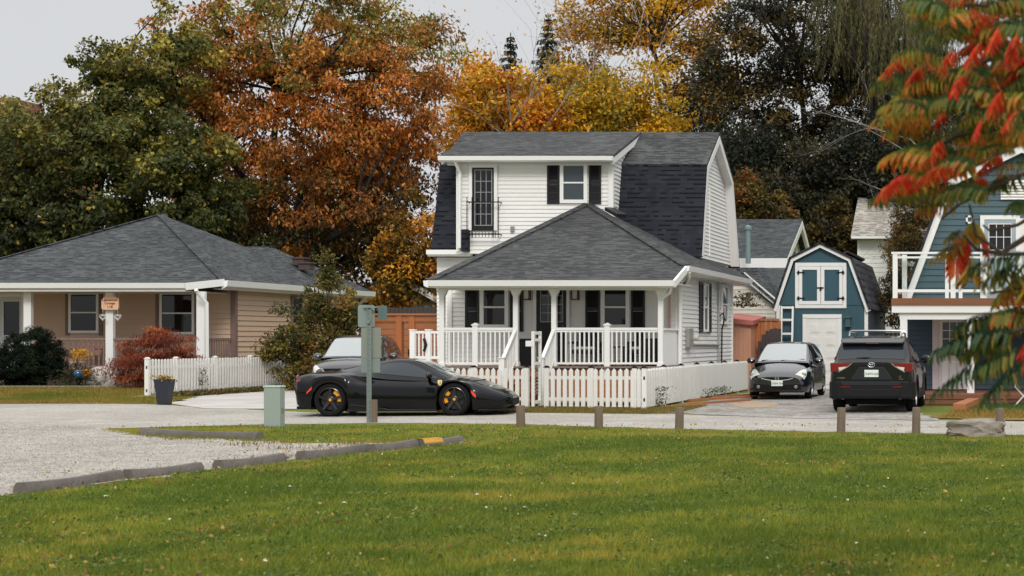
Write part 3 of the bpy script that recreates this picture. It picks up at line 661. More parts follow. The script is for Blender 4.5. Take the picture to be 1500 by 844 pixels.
m.build('railing', PORCHWOOD, T)
window(T, PX(102,50), PX(146,50), PZ(488,50), PZ(428,50), 49.98, fr=.08, casing=.0)
window(T, PX(235,50), PX(286,50), PZ(490,50), PZ(428,50), 49.98, fr=.08)
for a,b_ in ((97,102),(146,151),(229,235),(286,290)):
    m = MB(); m.box(PX(a,50),PX(b_,50),49.94,49.98,1.75,3.1); m.build('window_casing', TAUPE, T)
x0,x1 = PX(2,50),PX(34,50)
glazed_door('front_door', T, x0,x1,.64,3.0,49.95, mat('pale_grey_door',(196,202,204),.5), x0+.13,x1-.06,1.75,2.85,1,1,TRIM, casing=.1)
def YC(px): return -CXR*F/(CX-px)
window(T, YC(425), YC(441), 1.75, 3.15, CXR+.02, fr=.09, face=1, axis='y', frm=TAUPE)
window(T, YC(497), YC(508), 1.9, 3.0, CXR+.02, fr=.1, face=1, axis='y')
m = MB(); xx = PX(297,47.8); m.tube([(xx-.05,47.5,3.15),(xx-.05,47.6,3.05),(xx+.12,47.8,2.75),(xx+.12,47.85,.5)],.055,8); m.build('downspout', TRIM, T, smooth=True)
m = MB(); m.tube([(-25.2,58.8,3.3),(-25.3,58.9,3.15),(-25.6,59.0,2.9),(-25.62,59.0,.3)],.06,8); m.build('downspout', TRIM, T, smooth=True)
m = MB(); m.tube([P(398,374,57),P(398,359,57)],.09,8); m.build('vent_pipe', BLACKP, T)
for px,py,d in ((440,384,56.2),(449,391,56.0)):
    m = MB(); p = P(px,py,d); m.cbox(p,(.4,.4,.22)); m.cbox(p+Vector((0,0,.14)),(.5,.5,.06)); m.build('roof_vent', mat('brown_vent',(74,62,58),.6), T)
# hanging name sign & hearts
t = thing('name_board', 'peach name board reading 118 on the cottage porch post', 'sign', (PX(161.5,47.82),47.82,2.6))
sx_, sz = .0, 0; cx_ = PX(161.5,47.82); w2 = PX(174,47.82)-cx_; zb2, zt2 = PZ(454,47.82), PZ(434,47.82); zm = zt2-.12
pts = [(cx_-w2+.04,zb2),(cx_+w2-.04,zb2),(cx_+w2,zb2+.05),(cx_+w2,zm)]+[(cx_+w2*.9*math.cos(a),zm+.03+.1*math.sin(a)) for a in np.linspace(.15,math.pi-.15,9)]+[(cx_-w2,zm),(cx_-w2,zb2+.05)]
m = MB(); m.prism(pts,'xz',47.80,47.86); bd_ = m.build('board', mat('peach_sign_board',(226,176,140),.5), t, bevel=.006)
DKB = mat('dark_brown_lettering', (58,36,30), .6)
text('lettering','Lakewinds',.115,DKB,bd_,(cx_,47.795,zm+.0),(R(90),0,0)); text('lettering','Cottage',.1,DKB,bd_,(cx_,47.795,zm-.1),(R(90),0,0)); text('lettering','118',.12,DKB,bd_,(cx_,47.795,zb2+.09),(R(90),0,0))
for px, lab in ((150.5,'white wire heart hanging left of the cottage sign post'),(172.5,'white wire heart hanging right of the cottage sign post')):
    t = thing('heart_ornament', lab, 'ornament', P(px,464.5,47.7), 'wire hearts on the cottage porch'); c = P(px,464.5,47.7)
    m = MB()
    for s in (1,.6):
        hp = []
        for k in range(25):
            a = 2*math.pi*k/24; hp.append(c+Vector((.0065*16*math.sin(a)**3*s,0,.0065*(13*math.cos(a)-5*math.cos(2*a)-2*math.cos(3*a)-math.cos(4*a))*s)))
        m.tube(hp,.008,5,caps=False)
    m.tube([c+Vector((0,0,.05)),c+Vector((0,0,.45)),c+Vector((0,.1,.75))],.004,4)
    m.build('wire_heart', WHITE, t, smooth=True)
# armchair behind rail
t = thing('wooden_armchair', 'brown wooden armchair behind the cottage porch railing', 'chair', (PX(124,49),49,.64)); x0,x1 = PX(106,49),PX(143,49)
for nm, bx in (('seat',(x0,x1,48.75,49.35,1.02,1.1)),('backrest',(x0,x1,49.3,49.37,1.1,1.68))):
    m = MB(); m.box(*bx); m.build(nm, MAUVE, t, bevel=.02)
for x in (x0-.05,x1-.01):
    m = MB(); m.box(x,x+.07,48.7,49.35,1.28,1.33); m.build('armrest', MAUVE, t)
    for y in (48.72,49.28): m = MB(); m.box(x,x+.06,y,y+.06,.64,1.28); m.build('leg', MAUVE, t)

# ================= BLUE SHED =================
S = thing('blue_shed', 'teal blue gambrel garden shed with white trimmed loft doors', 'shed', (PX(1205,50),52,0))
SY = 50.0; sxa, sxb = PX(1137,SY), PX(1273,SY); zc = lambda y: PZ(y,SY)
bp_ = [(PX(1141,SY),0),(PX(1270,SY),0),(PX(1270,SY),zc(450)),(PX(1246,SY),zc(382)),(PX(1205,SY),zc(362)),(PX(1165,SY),zc(382)),(PX(1141,SY),zc(450))]
m = MB(); m.prism(bp_,'xz',SY,56.3)
for i in range(1,10):
    x = bp_[0][0]+(bp_[1][0]-bp_[0][0])*i/10
    zt = zc(450)-.02
    m.box(x-.006,x+.006,SY-.006,SY,0,zt)
m.build('wall', TEAL, S)
m = MB(); m.box(PX(1141,SY),PX(1270,SY),SY-.02,SY,zc(447),zc(445)); m.build('trim_strip', TEAL, S)
m = MB(); xw = PX(1270,SY)+.004
m.box(xw,xw+.02,SY+.05,56.3,0,zc(452)); m.build('side_wall', NAVY, S)
op = [(PX(1132,SY),zc(453)),(PX(1157,SY),zc(379)),(PX(1202,SY),zc(356.5)),(PX(1249,SY),zc(379)),(PX(1276,SY),zc(455))]
ip = [(PX(1138,SY),zc(457)),(PX(1163,SY),zc(383)),(PX(1202,SY),zc(363)),(PX(1243,SY),zc(383)),(PX(1270,SY),zc(458))]
m = MB()
for i in range(4): m.prism([op[i],op[i+1],ip[i+1],ip[i]],'xz',SY-.14,SY-.05)
m.build('rake_board', TRIM, S)
m = MB()
for i in range(4):
    a, b_ = op[i], op[i+1]; m.slab([(a[0],SY-.18,a[1]+.04),(b_[0],SY-.18,b_[1]+.04),(b_[0],56.5,b_[1]+.04),(a[0],56.5,a[1]+.04)],.07)
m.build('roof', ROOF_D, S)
for yy in (52,54):
    m = MB(); a, b_ = op[2], op[3]; p = Vector((a[0]+(b_[0]-a[0])*.55,yy,a[1]+(b_[1]-a[1])*.55+.1)); q = Vector((a[0]+(b_[0]-a[0])*.9,yy+.1,a[1]+(b_[1]-a[1])*.9+.1)); m.bar(p,q,.9,.08,(0,0,1)); m.build('skylight', BLACKP, S)
for q_ in ((PX(1137.5,SY),PX(1143,SY),SY-.04,SY+.02,0,zc(447)),(PX(1266.5,SY),PX(1271.5,SY),SY-.04,SY+.05,0,zc(448)),(xw,xw+.03,56.2,56.32,0,zc(452))): MB().box(*q_).build('corner_board', TRIM, S)
fx0,fx1,fz0,fz1 = PX(1165,SY),PX(1240,SY),zc(451.5),zc(385); m = MB(); s=.11
for a,b_,c,d in ((fx0,fx1,fz1-s,fz1),(fx0,fx1,fz0,fz0+s),(fx0,fx0+s,fz0+s,fz1-s),(fx1-s,fx1,fz0+s,fz1-s)): m.box(a,b_,SY-.04,SY,c,d)
m.build('loft_frame', TRIM, S)
xm = (fx0+fx1)/2
for a,b_,hx in ((fx0+s+.01,xm-.008,fx0+s),(xm+.008,fx1-s-.01,fx1-s)):
    m = MB(); s2=.11; c,d = fz0+s+.01, fz1-s-.01
    for p,q,u,v_ in ((a,b_,d-s2,d),(a,b_,c,c+s2),(a,a+s2,c+s2,d-s2),(b_-s2,b_,c+s2,d-s2)): m.box(p,q,SY-.055,SY-.01,u,v_)
    dd = m.build('loft_door', TRIM, S)
    m = MB(); m.box(a+s2,b_-s2,SY-.03,SY-.012,c+s2,d-s2); m.build('door_panel', TEAL, dd)
    for z in (c+.2,d-.2):
        m = MB(); sg = 1 if hx < xm else -1; m.box(min(hx-.05*sg,hx+.2*sg),max(hx-.05*sg,hx+.2*sg),SY-.07,SY-.056,z-.02,z+.02); m.box(hx-.03,hx+.03,SY-.072,SY-.057,z-.06,z+.06); m.build('hinge', IRON, dd)
m = MB(); m.box(xm-.12,xm+.1,SY-.075,SY-.057,(fz0+fz1)/2-.1,(fz0+fz1)/2-.06); m.box(xm-.03,xm+.03,SY-.08,SY-.058,(fz0+fz1)/2-.17,(fz0+fz1)/2-.05); m.build('latch', IRON, S)
gx0,gx1,gz1 = PX(1176,SY),PX(1233,SY),zc(460.5); m = MB(); s=.12
for a,b_,c,d in ((gx0,gx1,gz1-s*1.1,gz1),(gx0,gx0+s,0,gz1-s),(gx1-s,gx1,0,gz1-s)): m.box(a,b_,SY-.04,SY,c,d)
m.build('door_frame', TRIM, S)
m = MB(); m.box(gx0+s,gx1-s,SY-.02,SY-.004,0,gz1-s)
for r in range(5):
    for k in range(2):
        a = gx0+s+.13+k*.5; z = gz1-.32-r*.42; m.box(a,a+.3,SY-.034,SY-.02,z-.28,z); m.box(a+.04,a+.26,SY-.04,SY-.034,z-.24,z-.04)
m.build('panelled_door', WHITE, S)
m = MB(); lx = PX(1242.5,SY); m.box(lx-.09,lx+.09,SY-.17,SY,zc(479),zc(476)); m.box(lx-.11,lx+.11,SY-.19,SY,zc(466),zc(464)); m.prism([(lx-.1,zc(464)),(lx+.1,zc(464)),(lx+.04,zc(461.5)),(lx-.04,zc(461.5))],'xz',SY-.16,SY-.02); m.box(lx-.08,lx+.08,SY-.15,SY-.01,zc(476),zc(466)); m.build('wall_lantern', mat('verdigris',(62,88,86),.5), S)
t = thing('ladder', 'white wooden ladder leaning on the left of the blue shed front', 'ladder', (PX(1153,SY-.2),SY-.25,0)); la,lb = PX(1143.5,SY-.15),PX(1162.5,SY-.15)
for x in (la,lb-.06):
    m = MB(); m.bar((x+.03,SY-.45,0),(x+.03,SY-.1,zc(449)),.06,.06); m.build('stile', TRIM, t)
for z in (.45,.9,1.35,1.8,2.25,2.65):
    m = MB(); y = SY-.45+.35*z/zc(449); m.box(la+.06,lb-.06,y-.05,y+.03,z-.035,z+.035); m.build('rung', TRIM, t)

# ================= BLUE HOUSE =================
B_ = thing('blue_house', 'blue sided gambrel house with white balcony over its entrance', 'house', (0, 41, 0))
WY = 40.5; bx0, bx1 = -3.08, 3.0; xc = -.05
zf = PZ(437,38.4)         # balcony floor
gpoly = [(bx0,zf),(bx1,zf),(2.05,6.05),(xc,6.95),(-1.93,5.7)]
gpoly = [(bx0,zf),(bx1,zf),(1.85,5.7),(xc,6.62),(-1.95,5.7)]
m = MB(); lap_siding(m, gpoly, (0,WY,0), (1,0,0), (0,-1,0), pitch=.165, lap=.022)
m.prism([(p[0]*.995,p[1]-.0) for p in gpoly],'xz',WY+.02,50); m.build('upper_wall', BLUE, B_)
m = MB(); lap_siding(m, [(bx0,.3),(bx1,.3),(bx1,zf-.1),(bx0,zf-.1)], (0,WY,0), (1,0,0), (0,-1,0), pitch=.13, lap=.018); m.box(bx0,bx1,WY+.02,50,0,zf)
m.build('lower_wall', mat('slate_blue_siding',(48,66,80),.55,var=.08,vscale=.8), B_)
rp = [(bx0-.15,zf-.1),(-2.05,5.78),(xc,6.74),(1.95,5.78),(bx1+.15,zf-.1)]; ri = [(bx0+.07,zf-.1),(-1.87,5.64),(xc,6.52),(1.77,5.64),(bx1-.07,zf-.1)]
m = MB()
for i in range(4): m.prism([rp[i],rp[i+1],ri[i+1],ri[i]],'xz',WY-.2,WY-.06)
m.build('rake_board', TRIM, B_)
m = MB()
for i in range(4): a,b2 = rp[i],rp[i+1]; m.slab([(a[0],WY-.25,a[1]+.07),(b2[0],WY-.25,b2[1]+.07),(b2[0],50.2,b2[1]+.07),(a[0],50.2,a[1]+.07)],.07)
m.build('roof', ROOF_D, B_)
# balcony
BY = 38.35; ba = PX(1305.5,BY)
m = MB(); m.box(ba,3.4,BY,WY,zf-.17,zf); m.build('balcony_floor', mat('stained_deck_edge',(124,80,52),.6,var=.25,vscale=3,streak=(.5,6,6)), B_)
m = MB(); m.box(ba+.01,3.4,BY+.04,BY+.1,zf-.36,zf-.172); m.box(ba+.2,3.4,BY+.12,BY+.26,zf-.53,zf-.36); m.build('balcony_beam', TRIM, B_)
m = MB(); m.box(ba+.1,3.4,BY+.1,WY,zf-.2,zf-.172); m.build('soffit', WHITE, B_)
bal = MB(); zt = PZ(369,BY); zl = PZ(428,BY)
bal.box(ba,3.4,BY+.02,BY+.14,zt-.05,zt); bal.box(ba+.1,3.4,BY+.05,BY+.11,zt-.16,zt-.11); bal.box(ba+.1,3.4,BY+.05,BY+.11,zl,zl+.07)
bal.box(ba+.02,ba+.12,BY+.1,WY-.1,zt-.05,zt); bal.box(ba+.04,ba+.1,BY+.1,WY-.1,zl,zl+.07)
br_ = bal.build('railing', TRIM, B_)
for px in (1311,1323,1387,1396,1407,1443,1478,1500,1540):
    m = MB(); x = PX(px,BY); wd = .06 if px in (1311,1323,1396) else .045; m.box(x-wd,x+wd,BY+.03 if px != 1323 else BY+.4,BY+.13 if px != 1323 else BY+.5,zf,zt-.05); m.build('railing_post', TRIM, br_)
m = MB(); m.box(ba+.15,3.4,BY+.075,BY+.085,zl+.07,zt-.16)
gm, gt_, gb, gN, gL = newmat('clear_panel'); gb.inputs['Roughness'].default_value=.02; gb.inputs['Transmission Weight'].default_value=1; gb.inputs['IOR'].default_value=1.01; gb.inputs['Base Color'].default_value=(.9,.96,.95,1)
m.build('glass_panel', gm, br_)
# upper door + window + vents
ux0,ux1 = PX(1442,WY),PX(1488,WY)
glazed_door('balcony_door', B_, ux0,ux1,zf+.02,PZ(322,WY),WY-.02, mat('grey_green_door',(150,162,168),.5), ux0+.13,ux1-.13,PZ(366,WY),PZ(329,WY),3,2,TRIM, casing=.11)
glazed_door('balcony_door', B_, ux1+.14,ux1+.95,zf+.02,PZ(322,WY),WY-.02, WHITE, ux1+.3,ux1+.8,PZ(366,WY),PZ(329,WY),3,2,TRIM, casing=.03, handle=False)
m = MB(); a,b2 = PX(1415,WY),PX(1426,WY); c,d = PZ(328,WY),PZ(316,WY)
for p,q,u,v_ in ((a,b2,d-.05,d),(a,b2,c,c+.05),(a,a+.05,c,d),(b2-.05,b2,c,d)): m.box(p,q,WY-.05,WY,u,v_)
m.build('small_frame', TRIM, B_)
m = MB(); a,b2 = PX(1466,WY),PX(1504,WY); c,d = PZ(293,WY),PZ(264,WY); m.box(a,b2,WY-.03,WY,c,d)
for i in range(7): z=c+(d-c)*i/7; m.add([(a,WY-.032,z+.07),(b2,WY-.032,z+.07),(b2,WY-.07,z+.01),(a,WY-.07,z+.01)],[(0,1,2,3)])
m.build('louvre_vent', WHITE, B_)
# entrance
for px in (1324,1422,1560):
    m = MB(); x = PX(px,BY+.2); m.box(x-.09,x+.09,BY+.12,BY+.3,.26,zf-.53); m.build('porch_post', TRIM, B_, bevel=.008)
ex0,ex1 = PX(1375,WY),PX(1418,WY)
glazed_door('entrance_door', B_, ex0,ex1,.3,2.4,WY-.02, mat('greyish_white_door',(206,200,202),.5), ex0+.1,ex1-.1,PZ(521,WY),PZ(472,WY),3,4,TRIM, casing=.16, cmat=mat('mauve_white_trim',(196,184,186),.5))
m = MB()
for k in range(3): a=ex0+.1+k*.2; m.box(a,a+.16,WY-.066,WY-.05,.45,1.05)
m.build('door_moulding', TRIM, B_)
m = MB(); lx=PX(1433,WY); m.box(lx-.06,lx+.06,WY-.14,WY,2.2,2.42); m.build('wall_lantern', IRON, B_)
m = MB(); m.box(-3.1,3.4,37.55,WY,.02,.27)
m.build('deck', DECKRED, B_)
m = MB()
for i in range(2): m.box(-3.1,3.4,37.52,37.548,.02+i*.13,.13+i*.13)
m.build('deck_fascia', DECKRED, B_)
# plank ramp, folding chair on the lawn
p0 = G(1405,604); m = MB(); m.bar((p0.x,p0.y,.1),(PX(1426,37.2),37.2,.1),.28,.18); o = m.build('timber_step', CEDAR, None, bevel=.01, off=Vector(p0)); o.location = p0; tag(o,'short square timber lying on grass in front of the blue house deck','timber')
t = thing('folding_chair', 'white tubular folding chair at the edge of the blue house deck', 'chair', (PX(1497,36.9),36.9,0))
cx_ = PX(1499,36.9); WT = mat('white_tube',(214,214,210),.4)
for dy in (-.2,.22):
    m = MB(); m.tube([(cx_-.2,36.9+dy,.02),(cx_+.22,36.9+dy,.5)],.015,6); m.tube([(cx_+.22,36.9+dy,.02),(cx_-.2,36.9+dy,.48),(cx_-.12,36.9+dy,.95)],.015,6); m.build('frame', WT, t, smooth=True)
m = MB(); m.box(cx_-.2,cx_+.22,36.7,37.1,.47,.49); m.build('seat', DARKWOOD, t)
m = MB(); m.bar((cx_-.17,36.9,.6),(cx_-.12,36.9,.93),.42,.02,(1,0,0)); m.build('backrest', DARKWOOD, t)

# ================= BACKGROUND BUILDINGS =================
NB = thing('white_neighbour_house', 'white house with dark shingle gable roof and a steel stove pipe', 'house', (-11, 60, 0))
D1 = 60.; xa, xb = PX(1000,D1), PX(1158,D1)
gw = [(60.2,PZ(382,D1)),(67.2,PZ(382,D1)),(63.7,PZ(322,64))]
m = MB(); lap_siding(m, gw, (PX(1140,D1),0,0), (0,1,0), (1,0,0), pitch=.15); lap_siding(m, [(-18,3),(PX(1140,D1),3),(PX(1140,D1),PZ(375,D1)),(-18,PZ(375,D1))], (0,D1,0), (1,0,0), (0,-1,0)); m.box(-18,PX(1140,D1)-.03,60.05,67,0,PZ(378,D1)); m.build('wall', WHITE, NB)
zr, ze = PZ(322,64), PZ(378,59.7); xr_ = PX(1142,D1)
m = MB(); m.slab([(-18,59.6,ze),(xr_+.35,59.6,ze),(xr_+.35,63.7,zr),(-18,63.7,zr)],.1); m.slab([(-18,63.7,zr),(xr_+.35,63.7,zr),(xr_+.35,67.6,ze),(-18,67.6,ze)],.1); m.build('roof', ROOF_L, NB)
m = MB(); m.prism([(59.6,ze-.05),(63.7,zr-.08),(63.7,zr-.38),(59.6,ze-.35)],'yz',xr_+.25,xr_+.37); m.prism([(67.6,ze-.05),(63.7,zr-.08),(63.7,zr-.38),(67.6,ze-.35)],'yz',xr_+.25,xr_+.37); m.box(-18,xr_+.37,59.5,59.62,ze-.4,ze-.02); m.build('rake_board', TRIM, NB)
window(NB, 62.9, 64.3, PZ(380,63), PZ(352,63), PX(1140,D1)+.01, fr=.1, face=1, axis='y', frm=mat('tan_window_frame',(170,160,150),.6))
# lower wing
D2 = 56.; y0r = PZ(384,60); 
m = MB(); m.slab([(-16,54.6,PZ(452,54.6)),(PX(1152,54.6),54.6,PZ(452,54.6)),(PX(1160,59.9),59.9,PZ(388,59.9)),(-16,59.9,PZ(388,59.9))],.1)
m.build('lower_roof', ROOF_D if False else ROOF_L, NB)
m = MB(); lap_siding(m, [(PX(1060,D2),0),(PX(1150,D2),0),(PX(1150,D2),PZ(452,D2)),(PX(1085,D2),PZ(404,D2)),(PX(1060,D2),PZ(404,D2))], (0,D2-2.2,0), (1,0,0), (0,-1,0), pitch=.14)
m.build('painted_brick_wall', mat('flaking_white_brick',(206,200,190),.8,var=.35,vscale=2.5,bump=.6,bscale=9), NB)
m = MB(); m.bar(P(1088,402,53.6),P(1137,443,53.6),.1,.2); m.build('rake_board', TRIM, NB)
m = MB(); m.slab([P(1080,392,53.5),P(1143,446,53.5),P(1155,446,57),P(1120,392,57)],.08); m.build('gable_roof', ROOF_L, NB)
m = MB(); p = P(1096,386,58.5); m.tube([p,p+Vector((0,0,1.28))],.1,10); m.lathe([(.14,1.28),(.14,1.4),(.05,1.45),(0,1.45)],p,10); m.build('stove_pipe', mat('weathered_steel',(122,142,142),.5,metal=.4), NB, smooth=True)
tl = thing('tall_white_house', 'tall white sided house with pale weathered roof behind the shed', 'house', (PX(1285,68),68,0)); D3=68.
m = MB(); lap_siding(m, [(PX(1257,D3),0),(PX(1330,D3),0),(PX(1330,D3),PZ(346,D3)),(PX(1257,D3),PZ(346,D3))], (0,D3,0), (1,0,0), (0,-1,0), pitch=.2, lap=.025); m.box(PX(1257,D3),PX(1330,D3),D3+.02,D3+8,0,PZ(346,D3)); m.build('wall', VINYL, tl)
Da,Db=D3-.5,D3+3.5
MB().slab([(PX(1246,Da),Da,PZ(347,Da)),(PX(1345,Da),Da,PZ(347,Da)),(PX(1345,Db),Db,PZ(290,Db)),(PX(1257,Db),Db,PZ(290,Db))],.15).build('roof', ROOF_P, tl); MB().slab([(PX(1257,Db),Db,PZ(290,Db)),(PX(1345,Db),Db,PZ(290,Db)),(PX(1345,Da),D3+8,4.5),(PX(1246,Da),D3+8,4.5)],.15).build('roof', ROOF_P, tl)
m = MB(); m.box(PX(1247,Da-.1),PX(1345,Da-.1),Da-.12,Da+.02,PZ(349.5,Da-.1),PZ(346,Da-.1)); m.build('fascia', TRIM, tl)
m = MB(); m.box(PX(1256,D3),PX(1260,D3),D3-.05,D3,0,PZ(349,D3)); m.build('corner_board', TRIM, tl)
rr = thing('red_roofed_house', 'distant house with rusty red roof and white gable', 'house', (PX(1178,82),82,0))
m = MB(); m.prism([(82,0),(88,0),(88,PZ(365,82)),(85,PZ(345,82)),(82,PZ(365,82))],'yz',-20,PX(1180,82)); m.build('wall', WHITE, rr)
m = MB(); z1,z2 = PZ(366,81.7),PZ(341,85); m.slab([(-20,81.7,z1),(PX(1181,82),81.7,z1),(PX(1181,82),85,z2),(-20,85,z2)],.12); m.slab([(-20,85,z2),(PX(1181,82),85,z2),(PX(1181,82),88.3,z1),(-20,88.3,z1)],.12); m.build('roof', ROOF_R, rr)
# grey house behind the cedar fence
gh = thing('grey_gabled_house', 'weathered grey gable end showing above the cedar fence', 'house', (PX(610,66),66,0)); D4=66
m = MB(); lap_siding(m, [(PX(560,D4),0),(PX(660,D4),0),(PX(660,D4),PZ(450,D4)),(PX(600,D4),PZ(418,D4)),(PX(560,D4),PZ(440,D4))], (0,D4,0), (1,0,0), (0,-1,0), pitch=.2); m.build('wall', mat('grey_green_siding',(140,138,128),.7), gh)
m = MB(); m.slab([P(600,413,65.6),P(668,452,65.6),P(668,452,65.6)+Vector((0,7,0)),P(600,413,65.6)+Vector((0,7,0))],.12); m.slab([P(600,413,65.6),P(600,413,65.6)+Vector((0,7,0)),P(545,444,65.6)+Vector((0,7,0)),P(545,444,65.6)],.12); m.build('roof', ROOF_L, gh)
m = MB(); m.bar(P(600,416,65.55),P(668,455,65.55),.06,.25); m.build('rake_board', WHITE, gh)
# brick apartment block far left
ab = thing('brick_apartment', 'distant red brick block glimpsed behind trees at the left', 'building', (PX(-20,150),150,0)); D5=150
m = MB(); m.box(PX(-260,D5),PX(11,D5),D5,165,0,PZ(192,D5)); m.box(PX(-40,D5),PX(7,D5),D5+1,D5+6,PZ(192,D5),PZ(141,D5)); m.build('wall', mat('red_brick',(128,84,72),.85), ab)
m = MB(); m.box(PX(-260,D5),PX(14,D5),D5-.4,165,PZ(192,D5),PZ(186,D5)); m.build('parapet', mat('pale_coping',(196,196,192),.7), ab)
for k in range(4):
    m = MB(); z = PZ(240,D5)-k*3.4
    m.box(PX(-14,D5),PX(2,D5),D5-.05,D5,z,z+1.7); m.build('window', GLASS, ab)

# ================= YARD FENCES, SHED PANEL =================
cf = thing('cedar_fence', 'orange cedar board fence with gate behind the parked SUV', 'fence', (PX(600,49),49,0)); FD=49.
fx0, fx1 = PX(548,FD), PX(650,FD); zt = PZ(462,FD)
m = MB()
for i in range(12): z=.05+i*.19; m.box(fx0,PX(584,FD),FD,FD+.03,z,min(z+.175,zt-.2)); m.box(PX(592,FD),PX(600,FD),FD,FD+.03,z,min(z+.175,zt-.2)); m.box(PX(606,FD),fx1,FD,FD+.03,z,min(z+.175,zt-.2))
m.build('boards', CEDAR, cf)
for p in (585,604,646):
    m = MB(); x=PX(p,FD); m.box(x-.09,x+.09,FD-.06,FD+.12,0,zt); m.build('fence_post', CEDAR_V, cf)
m = MB(); m.box(fx0,fx1,FD-.1,FD+.16,zt,zt+.06); m.box(fx0,fx1,FD-.03,FD,zt-.2,zt-.02); m.build('cap_rail', CEDAR, cf)
m = MB(); m.box(PX(599,FD),PX(601,FD),FD-.08,FD,1.1,1.3); m.build('latch', IRON, cf)
df = thing('dark_board_fence', 'dark weathered board fence behind the cedar fence', 'fence', (PX(600,54),54,0)); m = MB(); x=PX(560,54)
while x < PX(655,54): m.box(x,x+.13,54,54.03,0,PZ(450,54)+random.uniform(-.03,.03)); x += .145
m.build('boards', DARKWOOD, df)
wg = thing('white_yard_gate', 'white railing gate beside the porch in front of the cedar fence', 'gate', (PX(625,43.5),43.5,0)); GY=43.5; a,b2=PX(603,GY),PX(646,GY); zt,zb2=PZ(484,GY),PZ(526,GY)
m = MB(); m.box(a,b2,GY-.03,GY+.03,zt-.09,zt-.02); m.box(a,b2,GY-.03,GY+.03,zb2,zb2+.08)
x=a+.1
while x < b2: m.box(x-.018,x+.018,GY-.018,GY+.018,zb2+.08,zt-.09); x+=.11
m.build('railing', TRIM, wg)
for p in (605,628):
    m = MB(); x=PX(p,GY); m.box(x-.07,x+.07,GY-.07,GY+.07,0,zt); m.box(x-.085,x+.085,GY-.085,GY+.085,zt,zt+.03); m.build('gate_post', TRIM, wg)
m = MB(); m.box(a+.1,b2,GY+.05,GY+.1,.0,zb2-.1); m.build('lower_boards', CEDAR, wg)
m = MB(); m.tube([P(621,496,43.4),P(624,505,43.4),P(621,515,43.4)],.04,6); m.build('latch', IRON, wg)
pkf = thing('tan_metal_shed', 'pinkish tan flat sided garden shed between white house and cedar fence', 'shed', (PX(1087,48.3),48.3,0)); SD=48.3
m = MB(); a,b2=PX(1060,SD),PX(1100,SD); m.box(a,b2,SD,SD+2,0,PZ(470,SD))
for i in range(6): x=a+(b2-a)*(i+.5)/6; m.box(x-.015,x+.015,SD-.02,SD,0,PZ(470,SD))
m.build('wall', mat('pinkish_tan_panel',(188,138,112),.6), pkf)
m = MB(); m.slab([(a,SD-.15,PZ(466,SD)),(b2+.1,SD-.15,PZ(470,SD)),(b2+.1,SD+2.2,PZ(462,SD)),(a,SD+2.2,PZ(458,SD))],.14); m.build('roof', mat('faded_red_roofing',(176,104,92),.7), pkf)
c2 = thing('cedar_side_fence', 'upright orange cedar fence beside the blue shed', 'fence', (PX(1118,49.2),49.2,0)); FD=49.2
m = MB(); x=PX(1107,FD)
while x < PX(1141,FD): m.box(x,x+.15,FD,FD+.03,.05,PZ(470,FD)); x+=.165
m.build('boards', CEDAR_V, c2)
m = MB(); x=PX(1103.5,FD); m.box(x-.09,x+.09,FD-.08,FD+.1,0,PZ(467,FD)); m.build('fence_post', CEDAR_V, c2)
m = MB(); m.box(PX(1107,FD),PX(1141,FD),FD-.05,FD+.06,PZ(470,FD)+.003,PZ(467,FD)+.003); m.build('cap_rail', CEDAR, c2)
ag = thing('arched_gate', 'dark weathered board gate with an arched top left of the shed', 'gate', (PX(1126,48.9),48.9,0)); FD=48.9
xc2,r_=PX(1136,FD),PX(1136,FD)-PX(1110,FD); m = MB(); x = xc2-r_; zt=PZ(481,FD)
while x < xc2+.1:
    u=max(0,1-((x+.06-xc2)/r_)**2); m.box(x,x+.115,FD,FD+.03,.05,zt-.75+.75*math.sqrt(u)); x+=.125
m.build('boards', DARKWOOD, ag)
m = MB(); m.box(xc2-r_+.1,xc2,FD-.04,FD-.002,.5,.6); m.box(xc2-r_+.1,xc2,FD-.04,FD-.002,1.3,1.4); m.build('brace', DARKWOOD, ag)
lf = thing('low_board_fence', 'low dark board fence between the blue shed and blue house', 'fence', (PX(1305,51),51,0)); m = MB(); x=PX(1296,51)
while x < PX(1332,51): m.box(x,x+.13,51,51.03,0,PZ(489,51)); x+=.14
m.box(PX(1294,51),PX(1332,51),50.95,51.08,PZ(489,51),PZ(487,51)); m.build('boards', DARKWOOD, lf)

# ================= STREET FURNITURE =================
bol = [(763,626,594),(877,628,595),(995,630,597),(1232,635,597),(1342,635,597),(1465,640,598)]
blab = ['weathered round wooden bollard just right of the sports car nose','weathered wooden bollard in front of the short picket fence run','dark wooden bollard below the picket fence corner','wooden bollard in front of the black SUV left rear wheel','wooden bollard in front of the black SUV right rear wheel','wooden bollard standing behind the grey boulder']
for (px,pb,pt),lb_ in zip(bol,blab):
    g_ = G(px,pb); h_ = (pb-pt)*g_.y/F; r = 6.2*g_.y/F
    m = MB(); prof=[(0,-.1),(r,-.1),(r*1.03,.0),(r,.5*h_),(r*.98,h_-.012),(r*.9,h_),(0,h_+random.uniform(0,.01))]
    m.lathe(prof,(0,0,0),14); o = m.build('bollard', GREYWOOD, None, smooth=True, ang=50); o.location = g_; o.rotation_euler=(random.uniform(-.02,.02),random.uniform(-.03,.03),random.uniform(0,6))
    tag(o, lb_, 'bollard', 'wooden bollards along the road')
